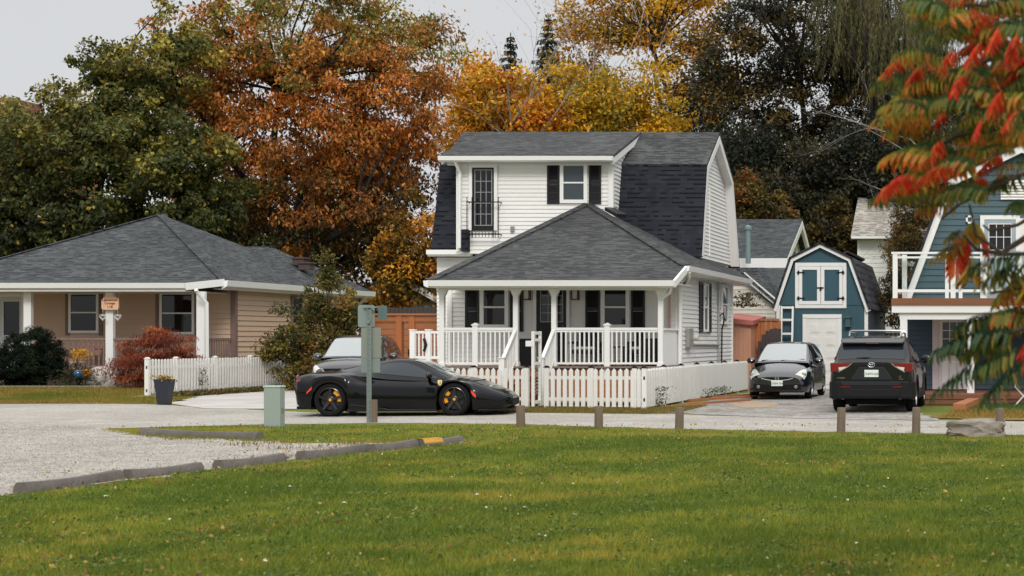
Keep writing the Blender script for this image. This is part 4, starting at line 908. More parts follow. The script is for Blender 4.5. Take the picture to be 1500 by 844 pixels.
# utility box
g_ = G(400,626); D=g_.y; t = thing('utility_box', 'sage green metal utility pedestal on the grass strip', 'utility box', g_)
m = MB(); hh=58*D/F; a,b2=PX(386,D),PX(410,D)
m.box(a,b2,D,D+.2,-.05,hh); m.build('cabinet', GREEN_METAL, t, bevel=.015)
m = MB(); m.box(a-.012,b2+.012,D-.012,D+.212,hh,hh+.035); m.build('lid', mat('pale_green_metal',(164,186,170),.5), t, bevel=.012)
m = MB(); m.box(b2,b2+.004,D+.05,D+.15,.25,.35); m.build('label_plate', SIGNBACK, t)
# road sign seen from behind
g_ = G(541,619.5); D=g_.y; t = thing('road_sign', 'green steel sign post with metal signs seen from behind', 'sign', g_)
x=g_.x; m = MB(); zt=PZ(447,D)
m.add([(x-.035,D-.012,-.1),(x-.018,D+.012,-.1),(x+.018,D+.012,-.1),(x+.035,D-.012,-.1),(x-.035,D-.012,zt),(x-.018,D+.012,zt),(x+.018,D+.012,zt),(x+.035,D-.012,zt)],[(0,1,5,4),(1,2,6,5),(2,3,7,6)])
m.box(x-.045,x-.033,D-.016,D-.008,-.1,zt); m.box(x+.033,x+.045,D-.016,D-.008,-.1,zt); m.box(x-.018,x+.018,D+.0145,D+.02,-.1,zt)
m.build('post', SIGNPOST, t)
m = MB(); z=.1
while z < zt: m.box(x-.005,x+.005,D+.006,D+.011,z,z+.012); z+=.1
m.build('bolt_hole', IRON, t)
m = MB(); m.prism([(PX(528,D),PZ(546,D)),(PX(556,D),PZ(546,D)),(PX(556,D),PZ(525,D)),(PX(528,D),PZ(525,D))],'xz',D+.03,D+.036); m.build('sign_panel', SIGNPOST, t)
m = MB(); m.prism([(PX(528,D),PZ(524.5,D)),(PX(557,D),PZ(524.5,D)),(PX(557,D),PZ(480,D)),(PX(528,D),PZ(480,D))],'xz',D+.03,D+.036); m.build('sign_panel', SIGNBACK, t)
def rr_panel(cx_,cz,w_,h_,y,yaw,nm,mm):
    m = MB(); r=.04; pts=[]
    for sx_,sz_,a0 in ((1,1,0),(-1,1,90),(-1,-1,180),(1,-1,270)):
        for k in range(4): a=R(a0+30*k); pts.append((sx_*(w_/2-r)+r*math.cos(a), sz_*(h_/2-r)+r*math.sin(a)))
    m.prism(pts,'xz',-.003,.003); o=m.build(nm,mm,t,off=Vector((0,0,0))); o.location=Vector((cx_,y,cz))-OFF[t.name]; o.rotation_euler=(0,0,yaw); return o
rr_panel(PX(535,D),PZ(463,D),.30,.43,D+.05,R(25),'sign_panel',SIGNPOST)
rr_panel(PX(557,D),PZ(458,D),.26,.27,D+.1,R(-30),'sign_panel',mat('grey_green_sign_back',(104,124,122),.5,metal=.2))
for q_ in ((PX(533,D),PX(554,D),D-.03,D+.02,PZ(451,D),PZ(449,D)),(PX(538,D),PX(542,D),D-.025,D+.03,PZ(474,D),PZ(470,D))): MB().box(*q_).build('bracket', SIGNPOST, t)
if 1: pass
m = MB(); m.tube([(x+.03,D+.09,-.05),(x+.03,D+.09,PZ(586,D))],.085,12); m.build('timber_stub', GREYWOOD, t, smooth=True)
# parking stops
CURB = mat('grey_rubber_stop', (98,92,87), .9, var=.5, vscale=4, bump=1, bscale=14); YEL = mat('worn_yellow_paint', (190,140,62), .85, var=.5, vscale=12)
stops = [((24,724),(180,702),'grey parking stop nearest the camera at the left edge'),((180,703),(300,690),'second grey parking stop, butted against the nearest one'),((314,688),(420,676),'lone grey parking stop between two gaps in the row'),((437,674),(540,661),'grey parking stop right of the lone one in the row'),((540,663),(612,654),'grey parking stop near the far end of the row'),((612,655),(680,649),'far grey parking stop with a worn yellow end'),((206,637),(387,644),'separate grey parking stop on the far side of the gravel lot')]
for (a,b2,lb_) in stops:
    p,q = G(*a),G(*b2); d=(q-p); L_=d.length-.16; p=p+d.normalized()*.06; m = MB(); n=10; rows=[]
    w_,h_=.085,.115
    for i in range(n+1):
        u=i/n; sag = .02*math.sin(u*math.pi)**1; 
        rows.append([(L_*u,-w_,-.02),(L_*u,-w_*.95,h_*.55-sag),(L_*u,-w_*.55,h_-sag),(L_*u,w_*.55,h_-sag),(L_*u,w_*.95,h_*.55-sag),(L_*u,w_,-.02)])
    m.grid(rows); m.poly(rows[0][::-1]); m.poly(rows[-1])
    o = m.build('parking_stop', CURB, None, smooth=True, ang=50, off=Vector((0,0,0))); o.location=p; o.rotation_euler=(0,0,math.atan2(d.y,d.x)); tag(o, lb_, 'parking stop', 'grey parking stops around the gravel lot')
    if 'yellow' in lb_:
        m = MB(); m.grid([[(xx,-w_*.96,h_*.4),(xx,-w_*.97,h_*.56),(xx,-w_*.56,h_+.003),(xx,w_*.56,h_+.003),(xx,w_*.97,h_*.56)] for xx in (-.01,.15,.3,.38)]); m.build('yellow_band', YEL, o, off=Vector((0,0,0)), fixn=False)
# boulders
def boulder(name, label, loc, dims, seed, mm, flat=.6):
    import bmesh
    bm = bmesh.new(); bmesh.ops.create_icosphere(bm, subdivisions=4, radius=1)
    from mathutils import noise
    for v in bm.verts:
        c = v.co.copy(); k = max(abs(c.x),abs(c.y),abs(c.z)); c = c.lerp(c/k, flat); n_ = noise.fractal(c*1.6+Vector((seed,0,0)),.9,2.1,5)*.2; c *= 1+n_
        v.co = Vector((c.x*dims[0], c.y*dims[1], c.z*dims[2]))
    me = bpy.data.meshes.new(name); bm.to_mesh(me); bm.free(); me.materials.append(mm); o = bpy.data.objects.new(name, me); COL.objects.link(o)
    me.polygons.foreach_set('use_smooth',[True]*len(me.polygons)); me.set_sharp_from_angle(angle=R(28)); o.location = loc; tag(o,label,'rock'); return o
ROCK = mat('grey_granite', (134,126,116), .9, var=.55, vscale=4, bump=1, bscale=9)
g_=G(1428,641); boulder('boulder','flat grey granite boulder lying on the lawn edge at the right',(g_.x,g_.y+.25,.1),(.50,.3,.185),3,ROCK,.7)
boulder('boulder','pale garden rock beside the cottage porch steps',(PX(152,46.6),46.6,.4),(.45,.35,.38),8,mat('pale_rock',(168,160,152),.9,var=.3,vscale=3,bump=.6,bscale=10),.3)
# planter
g_=G(241,593); D=g_.y; t = thing('planter', 'tall tapered charcoal planter at the driveway corner', 'planter', g_); s0,s1,hh=.115,.175,.63
m = MB(); vs=[]
for s,z in ((s0,0),(s1,hh)): vs += [(g_.x-s,D-s,z),(g_.x+s,D-s,z),(g_.x+s,D+s,z),(g_.x-s,D+s,z)]
for s,z in ((s1-.025,hh),(s1-.025,hh-.06)): vs += [(g_.x-s,D-s,z),(g_.x+s,D-s,z),(g_.x+s,D+s,z),(g_.x-s,D+s,z)]
fs=[(0,3,2,1),(12,13,14,15)]
for L0 in (0,4,8): fs += [(L0+k,L0+(k+1)%4,L0+4+(k+1)%4,L0+4+k) for k in range(4)]
m.add(vs,fs); m.build('pot', mat('charcoal_pot',(40,44,54),.5), t)
PLANTER = (g_.x, D, hh-.06); PLANTER_T = t
# ================= CARS =================
def pchip(keys):
    xs = np.array([k[0] for k in keys], float); ys = np.array([k[1] for k in keys], float)
    h = np.diff(xs); d = np.diff(ys)/h; m = np.zeros_like(xs)
    m[1:-1] = np.where(d[:-1]*d[1:] > 0, 2*d[:-1]*d[1:]/(d[:-1]+d[1:]+1e-12), 0); m[0] = d[0]; m[-1] = d[-1]
    def f(x):
        x = min(max(x, xs[0]), xs[-1]); i = min(int(np.searchsorted(xs, x, 'right'))-1, len(h)-1); i = max(i, 0)
        t = (x-xs[i])/h[i]; return float(ys[i]*(2*t**3-3*t*t+1)+h[i]*m[i]*(t**3-2*t*t+t)+ys[i+1]*(-2*t**3+3*t*t)+h[i]*m[i+1]*(t**3-t*t))
    return f
class Car:
    def __init__(s, length, body, gh, wheels, arch):
        s.L = length; s.b = {k: pchip(v) for k, v in body.items()}; s.g = {k: pchip(v) for k, v in gh.items()}
        s.gx = (gh['zt'][0][0], gh['zt'][-1][0]); s.wheels = wheels; s.arch = arch
    def zb(s, x):
        z = s.b['zb'](x)
        for xc, zc in s.wheels:
            dx = abs(x-xc)
            if dx < s.arch: z = max(z, zc+math.sqrt(s.arch**2-dx*dx))
        return z
    def bsec(s, x, lift=True):
        b = s.b; zb = s.zb(x) if lift else b['zb'](x); W = b['W'](x); zs = b['zs'](x); zt = b['zt'](x); Ws = W-b['tuck'](x)
        h = zs-zb
        return [(0,zb),(W*.75,zb),(W-.035,zb+.0),(W-.005,zb+h*.22),(W,zb+h*.5),(W-.01,zb+h*.75),(Ws+(W-Ws)*.45,zs-h*.06),(Ws,zs),(Ws*.86,zs+(zt-zs)*.45),(Ws*.55,zs+(zt-zs)*.85),(0,zt)]
    def gsec(s, x):
        g = s.g; zt = g['zt'](x); z0 = g['belt'](x); wb = g['wb'](x); wr = g['wr'](x); o = []
        zt = max(zt, z0+.01); hh = zt-.05*min(1,(zt-z0)/.3)-z0
        for t in (-.1,.0,.25,.5,.75,1): o.append((wb+(wr-wb)*t+.025*math.sin(math.pi*max(t,0)), z0+hh*t))
        o += [(wr-.045, zt-.014),(wr*.6, zt-.001),(0, zt+.006)]
        return o
    def surf(s, sec, x, t, off=0.0, side=1):
        def pt(x, t):
            p = sec(x); i = min(int(t), len(p)-2); f = t-i; return Vector((x, p[i][0]+(p[i+1][0]-p[i][0])*f, p[i][1]+(p[i+1][1]-p[i][1])*f))
        n_ = len(sec(x))-1; e = .02
        p = pt(x,t); du = pt(x+e,t)-pt(x-e,t); dv = pt(x,min(t+.1,n_))-pt(x,max(t-.1,0))
        n = dv.cross(du)
        if n.length > 1e-9: n.normalize()
        ctr = Vector((s.L/2, 0, .6))
        if n.dot(p-ctr) < 0: n = -n
        p = p+n*off
        return Vector((p.x, p.y*side, p.z))
    def loft(s, sec, x0, x1, step=.03, cap=True):
        mb = MB(); n = max(2, int((x1-x0)/step)); rows = []
        for i in range(n+1):
            x = x0+(x1-x0)*i/n; p = sec(x); rows.append([(x,-y,z) for y, z in p]+[(x,y,z) for y, z in p[-2::-1]])
        mb.grid(rows)
        if cap: mb.poly(rows[0]); mb.poly(rows[-1][::-1])
        return mb
    def patch(s, sec, xs, tlo, thi, off=.006, sides=(1,-1), n=5):
        """strip of surface between two section parameters (functions or constants)"""
        mb = MB()
        for sd in sides:
            rows = []
            for x in xs:
                a = tlo(x) if callable(tlo) else tlo; b = thi(x) if callable(thi) else thi
                rows.append([s.surf(sec, x, a+(b-a)*k/n, off, sd) for k in range(n+1)])
            mb.grid(rows)
        return mb
    def sides(s, name, m_, root, sec, xs, zlo, zhi, off=.006, smooth=False):
        for sd in (1,-1): s.zstrip(sec, xs, zlo, zhi, off, (sd,)).build(name, m_, root, smooth=smooth, fixn=False)
    def cross(s, sec, xs, t0, off=.006):
        """strip right across the car (windscreen): from parameter t0 on one side to t0 on the other"""
        mb = MB(); n_ = None; rows = []
        for x in xs:
            n_ = len(sec(x))-1; a = t0(x) if callable(t0) else t0; ts = np.linspace(a, n_, 7)
            r = [s.surf(sec, x, t, off, -1) for t in ts]+[s.surf(sec, x, t, off, 1) for t in ts[-2::-1]]
            rows.append(r)
        mb.grid(rows); return mb
    def tz(s, sec, x, z):
        """section parameter on the side where height is z"""
        p = sec(x)
        for i in range(1 if sec == s.gsec else 2, len(p)-1):
            if p[i][1] <= z <= p[i+1][1] and p[i+1][1] > p[i][1]: return i+(z-p[i][1])/(p[i+1][1]-p[i][1])
        return 2 if z < p[2][1] else len(p)-1.5
    def zstrip(s, sec, xs, zlo, zhi, off=.006, sides=(1,-1)):
        lo = pchip(zlo); hi = pchip(zhi)
        return s.patch(sec, xs, lambda x: s.tz(sec, x, lo(x)), lambda x: s.tz(sec, x, max(hi(x), lo(x)+.002)), off, sides)
TYRE = mat('black_rubber', (20,20,20), .85, spec=.2, bump=.1); CARGLASS = glassmat('tinted_car_glass', (34,42,48), .03); SCREEN = glassmat('windscreen_glass', (140,146,146), .06, .8, .5)  # windscreen base colour is pale to stand in for reflected sky
BPLASTIC = mat('black_plastic', (16,17,20), .55, spec=.25); CHROME = mat('chrome_trim', (190,192,194), .15, metal=1); WELL = mat('wheel_well_black', (6,6,6), .9)
ALLOY = mat('silver_alloy', (150,152,155), .3, metal=.85); DARKRIM = mat('gloss_black_rim', (22,22,25), .3, coat=.5); YELLOW = mat('yellow_caliper_paint', (226,150,20), .4)
LAMP_R = mat('red_lamp_lens', (112,12,12), .15, coat=.8); LAMP_O = mat('red_orange_marker', (214,52,30), .2, coat=.6); LAMP_C = mat('clear_lamp_lens', (196,196,186), .12, coat=1, var=.25, vscale=14)
PLATE = mat('white_plate', (214,222,214), .4); PLATETXT = mat('green_plate_text', (34,98,88), .5); DISC = mat('steel_brake_disc', (96,96,98), .35, metal=.8)
def wheel(root, x, side, yo, r, wd, rim_r, rim_m, spokes=5, split=False, cal=None, z=None):
    z = r if z is None else z; yc = yo-wd/2
    def fl(m): m.v = [(x+a, side*(yc+b), z+c) for a, b, c in m.v]; return m
    m = MB(); m.lathe([(rim_r,-wd/2+.01),(rim_r+.01,-wd/2),(r-.035,-wd/2),(r-.006,-wd/2+.03),(r,-wd/2+.06),(r,wd/2-.06),(r-.006,wd/2-.03),(r-.035,wd/2),(rim_r+.012,wd/2-.002),(rim_r,wd/2-.015)],(0,0,0),40,'y')
    w_ = fl(m).build('wheel', TYRE, root, smooth=True)
    m = MB(); m.lathe([(rim_r+.002,wd/2-.012),(rim_r-.012,wd/2-.006),(rim_r-.022,wd/2-.03),(rim_r-.03,-wd/2+.02)],(0,0,0),36,'y')
    for k in range(spokes):
        for da in ((-.13,.13) if split else (0,)):
            a = 2*math.pi*k/spokes+math.pi/2; p0=(math.cos(a)*.05, wd/2-.045, math.sin(a)*.05); b_=a+da; p1=(math.cos(b_)*(rim_r-.012), wd/2-.02, math.sin(b_)*(rim_r-.012))
            q0=Vector(p0); q1=Vector(p1); dv=(q1-q0).normalized(); sd=dv.cross(Vector((0,1,0))).normalized(); w0,w1=(.032,.022) if not split else (.026,.018)
            m.add([q0-sd*w0,q0+sd*w0,q1+sd*w1,q1-sd*w1]+[v-Vector((0,.03,0)) for v in (q0-sd*w0,q0+sd*w0,q1+sd*w1,q1-sd*w1)],[(0,1,2,3),(7,6,5,4),(0,4,5,1),(1,5,6,2),(2,6,7,3),(3,7,4,0)])
    m.lathe([(.075,wd/2-.075),(.075,wd/2-.045),(.05,wd/2-.035),(0,wd/2-.034)],(0,0,0),20,'y')
    fl(m).build('rim', rim_m, w_, smooth=True)
    m = MB(); m.lathe([(0,-.02),(rim_r-.032,-.02),(rim_r-.032,-.03)],(0,0,0),28,'y'); fl(m).build('wheel_back', WELL, w_)
    m = MB(); m.lathe([(0,wd/2-.1),(rim_r*.82,wd/2-.1),(rim_r*.82,wd/2-.12)],(0,0,0),28,'y'); fl(m).build('brake_disc', DISC if not cal else mat('dark_brake_disc',(52,50,50),.4,metal=.6), w_, smooth=True)
    m = MB(); m.lathe([(.03,wd/2-.03),(.026,wd/2-.024),(0,wd/2-.022)],(0,0,0),16,'y'); fl(m).build('hub_cap', YELLOW if cal else rim_m, w_, smooth=True)
    if cal is not None:
        m = MB(); n=10; a0=R(cal-38); a1=R(cal+38); rows=[]
        for k in range(n+1):
            a=a0+(a1-a0)*k/n; c_,s_=math.cos(a),math.sin(a); ri,ro=rim_r*.58,rim_r*.86
            rows.append([(c_*ri,wd/2-.11,s_*ri),(c_*ri,wd/2-.06,s_*ri),(c_*ro,wd/2-.06,s_*ro),(c_*ro,wd/2-.11,s_*ro)])
        m.grid(rows); m.poly(rows[0]); m.poly(rows[-1][::-1]); fl(m).build('brake_caliper', YELLOW, w_)
    return w_
def wells(car, root, inset=.3):
    for xc, zc in car.wheels:
        W = car.b['W'](xc); MB().box(xc-car.arch*1.02, xc+car.arch*1.02, -(W-inset), W-inset, .2, zc+car.arch+.02).build('wheel_well', WELL, root)
    m = MB(); m.box(.35, car.L-.45, -.6, .6, .17, .3); m.build('underbody', WELL, root)
def place(root, car, loc, yaw):
    """shift so the car's middle is the origin, then turn it: yaw is where its nose points"""
    def sh(o):
        for c in o.children:
            if o is root: c.location = Vector(c.location)-Vector((car.L/2,0,0))
    sh(root); root.location = loc; root.rotation_euler = (0,0,yaw)
def mirror(root, x, y, z, m_, size=(.09,.11,.075), stalk=True, fore=1):
    for s in (1,-1):
        m = MB(); n=10; rows=[]
        for i in range(n+1):
            a = -math.pi/2+math.pi*i/n; rr=max(.02,math.cos(a)); rows.append([(x+size[0]*math.cos(2*math.pi*k/12)*rr*(1 if math.cos(2*math.pi*k/12)*fore>0 else .35), s*(y+size[1]*math.sin(a)), z+size[2]*math.sin(2*math.pi*k/12)*rr) for k in range(13)])
        m.grid(rows)
        if stalk: m.bar((x,s*(y-.2),z-.07),(x,s*(y-.03),z-.03),.07,.04)
        m.build('wing_mirror', m_, root, smooth=True)
# ---------- black sports car ----------
SATIN = mat('satin_black_car_paint', (5,6,9), .22, coat=.55, var=.05, spec=.1)
scar = Car(4.61,
 dict(zb=[(0,.45),(.06,.26),(.25,.17),(.6,.13),(3,.11),(4.1,.12),(4.45,.14),(4.61,.2)],
  W=[(0,.78),(.08,.9),(.3,.965),(.8,.99),(1.25,.985),(1.75,.955),(2.4,.94),(3,.955),(3.43,.975),(3.85,.94),(4.15,.86),(4.38,.74),(4.52,.6),(4.61,.42)],
  zs=[(0,.76),(.08,.82),(.3,.87),(.75,.89),(1.1,.87),(1.5,.81),(2,.77),(2.6,.745),(3.05,.75),(3.4,.775),(3.7,.73),(4,.635),(4.3,.52),(4.5,.435),(4.61,.37)],
  zt=[(0,.83),(.1,.87),(.4,.92),(1,.95),(1.6,.93),(3.2,.82),(3.5,.80),(4,.655),(4.4,.495),(4.61,.385)],
  tuck=[(0,.1),(.7,.16),(1.6,.12),(2.6,.1),(3.4,.2),(4.2,.16),(4.61,.1)]),
 dict(zt=[(.45,.90),(.8,.96),(1.32,1.06),(1.75,1.145),(2.15,1.195),(2.35,1.19),(2.6,1.14),(2.9,1.01),(3.15,.885),(3.33,.79),(3.40,.735)],
  belt=[(.45,.86),(1.4,.85),(2,.80),(2.6,.77),(3.2,.74),(3.40,.70)], wb=[(.45,.62),(1.2,.8),(1.8,.85),(2.6,.845),(3.1,.82),(3.38,.78)], wr=[(.45,.42),(1.3,.47),(1.9,.54),(2.35,.56),(2.7,.60),(3.1,.68),(3.38,.72)]),
 [(.78,.335),(3.43,.335)], .375)
r_ = thing('sports_car', 'low matte black sports car with yellow brake calipers driving along the road', 'car', (0,0,0))
scar.loft(scar.bsec,0,4.61).build('body', SATIN, r_, smooth=True, ang=40)
scar.loft(scar.gsec,.45,3.40,cap=False).build('cabin', SATIN, r_, smooth=True, ang=50)
X = np.linspace
scar.sides('side_window', CARGLASS, r_, scar.gsec, X(1.80,3.06,22), [(1.8,.885),(2.4,.83),(3.06,.775)], [(1.8,1.055),(1.95,1.095),(2.25,1.115),(2.5,1.06),(2.8,.92),(3.06,.79)], smooth=True)
scar.cross(scar.gsec, X(2.48,3.33,14), 6.0).build('windscreen', SCREEN, r_, smooth=True, fixn=False)
scar.cross(scar.gsec, X(.9,1.7,10), 6.6).build('rear_window', CARGLASS, r_, smooth=True, fixn=False)
scar.sides('air_intake', WELL, r_, scar.bsec, X(1.2,1.72,12), [(1.2,.838),(1.45,.74),(1.66,.66),(1.72,.70)], [(1.2,.85),(1.3,.845),(1.6,.80),(1.72,.72)], .004)
for s in (1,-1):
  m = MB(); m.prism([(1.18,.12),(2.05,.13),(1.95,.17),(1.22,.26)],'xz',s*.955,s*.985); m.box(1.15,3.05,min(s*.85,s*.965),max(s*.85,s*.965),.1,.15)
  m.build('side_skirt', mat('gloss_black_trim',(18,20,24),.12,coat=.6), r_, bevel=.008)
scar.sides('side_marker', LAMP_O, r_, scar.bsec, X(.30,.41,4), [(.30,.47),(.41,.57)], [(.30,.51),(.41,.63)], .008)
scar.sides('side_marker', LAMP_O, r_, scar.bsec, X(3.80,3.90,4), [(3.80,.46),(3.90,.365)], [(3.80,.54),(3.90,.44)], .008)
for s in (1,-1):
    scar.patch(scar.bsec, X(3.66,4.1,10), lambda x: 7.25-.25*(x-3.66)/.44, pchip([(3.66,7.3),(3.8,7.75),(4.0,7.6),(4.1,7.1)]), .005, (s,)).build('headlight', mat('smoked_headlight',(52,56,60),.1,coat=1), r_, smooth=True, fixn=False)
    scar.patch(scar.bsec, X(3.72,4.04,8), lambda x: 7.3-.2*(x-3.66)/.44, lambda x: 7.42-.2*(x-3.66)/.44, .009, (s,)).build('daylight_strip', LAMP_C, r_, smooth=True, fixn=False)
    m = MB(); m.lathe([(0,-.03),(.075,-.02),(.085,0),(.075,.02),(0,.03)],(.0,s*.6,.78),18,'x'); m.build('tail_light', LAMP_R, r_, smooth=True)
scar.sides('tail_light', LAMP_R, r_, scar.bsec, X(.015,.16,5), [(.015,.69),(.16,.745)], [(.015,.745),(.16,.785)], .008)
scar.sides('rear_bumper_trim', BPLASTIC, r_, scar.bsec, X(.0,.22,6), [(.0,.5),(.22,.28)], [(.0,.58),(.22,.36)], .005)
scar.sides('front_intake', WELL, r_, scar.bsec, X(4.18,4.5,8), [(4.18,.19),(4.5,.21)], [(4.18,.23),(4.35,.33),(4.5,.31)], .006)
m = MB(); m.prism([(3.95,-.93),(4.2,-.86),(4.45,-.7),(4.62,-.42),(4.62,.42),(4.45,.7),(4.2,.86),(3.95,.93)],'xy',.1,.135); m.build('front_splitter', BPLASTIC, r_, bevel=.008)
MB().box(4.56,4.616,-.4,.4,.2,.345).build('nose_grille', WELL, r_, bevel=.01)
m = MB(); m.prism([(.02,-.74),(.02,.74),(.35,.86),(.35,-.86)],'xy',.15,.21); m.build('diffuser', BPLASTIC, r_)
mirror(r_, 2.88, .98, .855, SATIN, (.1,.11,.065), fore=1)
# fender shield badge
yb_ = scar.surf(scar.bsec, 3.13, scar.tz(scar.bsec,3.13,.695), .008, -1)
for s in (-1,1):
    yy = abs(yb_.y)*s; sh = [(0,.06),(.045,.055),(.048,.0),(.03,-.04),(0,-.065),(-.03,-.04),(-.048,0),(-.045,.055)]
    m = MB(); m.prism([(3.13+a,.695+b_) for a,b_ in sh],'xz',yy-.004,yy+.004); bdg = m.build('shield_badge', mat('cream_yellow_enamel',(226,202,140),.3), r_)
    m = MB(); m.prism([(3.13+a,.695+b_) for a,b_ in ((-.012,-.035),(.004,-.01),(-.004,.0),(.012,.03),(.022,.02),(.012,.006),(.02,-.012),(.006,-.04))],'xz',yy+s*.004,yy+s*.007); m.build('badge_mark', BLACKP, bdg)
m = MB(); m.lathe([(.075,0),(.075,.003),(.068,.003),(.068,0)],(0,0,0),20,'y'); pz = scar.surf(scar.bsec,1.08,scar.tz(scar.bsec,1.08,.79),.0,-1); m.v=[(a+1.08,-abs(pz.y)-b_,c+.79) for a,b_,c in m.v]; m.build('fuel_flap', BLACKP, r_, smooth=True)
for xc in (.78,3.43):
    for s in (1,-1): wheel(r_, xc, s, .955, .345, .26, .255, DARKRIM, 5, False, cal=(28 if xc < 2 else 165))
wells(scar, r_)
d = Vector((math.cos(R(9)), math.sin(R(9)), 0)); nrm = Vector((-d.y,d.x,0)); mid = G(575,610) + nrm*.86 + d*.2
place(r_, scar, (mid.x, mid.y, .006), R(9)); r_.scale = (.93,1,1)
# ---------- compact hatchback ----------
NAVYP = mat('dark_navy_car_paint', (9,12,22), .2, coat=.9, coat_ior=1.9, var=.05)
fit = Car(3.9,
 dict(zb=[(0,.42),(.1,.26),(.5,.2),(3.3,.2),(3.7,.19),(3.9,.22)],
  W=[(0,.68),(.1,.78),(.4,.83),(1,.84),(3,.84),(3.4,.835),(3.65,.80),(3.8,.735),(3.87,.68),(3.9,.62)],
  zs=[(0,.88),(.15,.93),(1,.93),(2.6,.89),(3.1,.86),(3.4,.80),(3.65,.70),(3.8,.63),(3.9,.57)],
  zt=[(0,.92),(2.7,1.0),(3.05,.985),(3.4,.9),(3.65,.8),(3.8,.71),(3.9,.61)],
  tuck=[(0,.08),(3,.1),(3.4,.14),(3.9,.1)]),
 dict(zt=[(.03,.98),(.12,1.15),(.35,1.43),(.8,1.51),(1.5,1.535),(2.05,1.50),(2.3,1.42),(2.75,1.2),(3.12,.985)],
  belt=[(.03,.9),(3.12,.9)], wb=[(.03,.72),(.4,.80),(2.6,.80),(3.12,.74)], wr=[(.03,.62),(.4,.60),(1.2,.58),(2.05,.57),(2.3,.60),(2.75,.66),(3.12,.70)]),
 [(.62,.29),(3.12,.29)], .335)
def common(car, name, label, paint, screen_x, rear_x, side_x, zlo, zhi, handles):
    r_ = thing(name, label, 'car', (0,0,0))
    car.loft(car.bsec,0,car.L).build('body', paint, r_, smooth=True, ang=40)
    car.loft(car.gsec,*car.gx,cap=False).build('cabin', paint, r_, smooth=True, ang=50)
    for xs in side_x: car.sides('side_window', CARGLASS, r_, car.gsec, X(xs[0],xs[1],14), zlo, zhi, smooth=True)
    car.cross(car.gsec, X(*screen_x,12), 6.0).build('windscreen', SCREEN, r_, smooth=True, fixn=False)
    car.cross(car.gsec, X(*rear_x,10), 6.0).build('rear_window', CARGLASS, r_, smooth=True, fixn=False)
    for x in handles:
        for s in (1,-1):
            p = car.surf(car.bsec,x,car.tz(car.bsec,x,car.b['zs'](x)-.1),.012,s); m = MB(); m.bar(p-Vector((.1,0,0)),p+Vector((.1,0,0)),.03,.03); m.build('door_handle', paint, r_)
    return r_
r_ = common(fit, 'compact_hatchback', 'small dark navy hatchback parked nose out in front of the blue shed', NAVYP, (2.17,3.06), (.08,.36), ((.45,1.05),(1.1,1.75),(1.82,2.72)), [(.4,.95),(2.75,.94)], [(.4,1.28),(.8,1.4),(1.8,1.44),(2.1,1.4),(2.4,1.28),(2.75,.98)], (.95,1.9))
fx = 3.905
for s in (1,-1):
    xs = X(3.42,3.83,9); c_ = lambda x: 5.2+.9*(x-3.42)/.41
    lo = pchip([(3.42,6.9),(3.6,6.0),(3.83,5.2)]); hi = pchip([(3.42,7.05),(3.6,8.0),(3.83,8.3)])
    fit.patch(fit.bsec, xs, lo, hi, .008, (s,)).build('headlight', LAMP_C, r_, smooth=True, fixn=False)
    p = fit.surf(fit.bsec,3.72,6.6,.012,s); m = MB(); m.lathe([(0,.02),(.05,.014),(.065,0)],(0,0,0),16,'x'); m.v=[(a+p.x,b_+p.y,c+p.z) for a,b_,c in m.v]; m.build('lamp_reflector', CHROME, r_, smooth=True)
    m = MB(); m.lathe([(.045,-.02),(.045,.01),(.03,.014),(0,.012)],(fx,s*.5,.34),16,'x'); m.build('fog_light', ALLOY, r_, smooth=True)
    m = MB(); m.box(3.86,fx+.004,s*.5-.13,s*.5+.13,.25,.41); m.build('fog_recess', WELL, r_, bevel=.01)
m = MB(); m.prism([(-.42,.585),(.42,.585),(.36,.535),(.2,.51),(-.2,.51),(-.36,.535)],'yz',3.84,fx+.002); m.build('grille', WELL, r_)
m = MB(); pts=[(fx+.004,-.42+.84*k/20,.505+.06*abs(-1+k/10)**2) for k in range(21)]; m.tube(pts,.009,6); m.build('grille_trim', CHROME, r_, smooth=True)
m = MB(); m.box(3.84,fx+.002,-.55,.55,.24,.4); m.build('lower_grille', WELL, r_, bevel=.01)
def plate(root, x, z, f, tx, size=.075, w_=.305, col=None):
    m = MB(); a,b_=sorted((x,x+f*.012)); m.box(a,b_,-w_/2,w_/2,z-.078,z+.078); po = m.build('licence_plate', PLATE, root, bevel=.004)
    if tx: text('plate_text', tx, size, col or PLATETXT, po, (x+f*.014,0,z-.012), (R(90),0,R(90*f)))
    return po
plate(r_, fx+.01, .44, 1, 'CFSN·754')
m = MB(); 
for y in (-.03,.03): m.bar((fx+.012,y*1.25,.59),(fx+.012,y*.95,.515),.014,.016)
m.bar((fx+.012,-.03,.55),(fx+.012,.03,.55),.014,.014)
for a,b_ in (((-.055,.6),(.055,.6)),((.055,.6),(.042,.505)),((.042,.505),(-.042,.505)),((-.042,.505),(-.055,.6))): m.bar((fx+.01,a[0],a[1]),(fx+.01,b_[0],b_[1]),.01,.009)
m.build('front_emblem', CHROME, r_)
mirror(r_, 2.55, .93, 1.02, NAVYP, (.1,.12,.085))
for y0,y1 in ((-.55,.02),(-.02,.6)):
    a = fit.surf(fit.gsec,3.04,6.8,.02,-1 if y0<-.3 else 1); m = MB(); m.tube([(3.06,y0,1.03),(2.99,(y0+y1)/2,1.05),(2.99,y1,1.06)],.012,5); m.build('wiper', BPLASTIC, r_)
for xc in (.62,3.12):
    for s in (1,-1): wheel(r_, xc, s, .825, .295, .18, .2, ALLOY, 7)
m = MB(); m.tube([(1.2,0,1.53),(1.05,0,1.56),(.9,0,1.72)],.008,5); m.build('antenna', BPLASTIC, r_)
wells(fit, r_)
gl, gR = G(1104,586), G(1197,586)
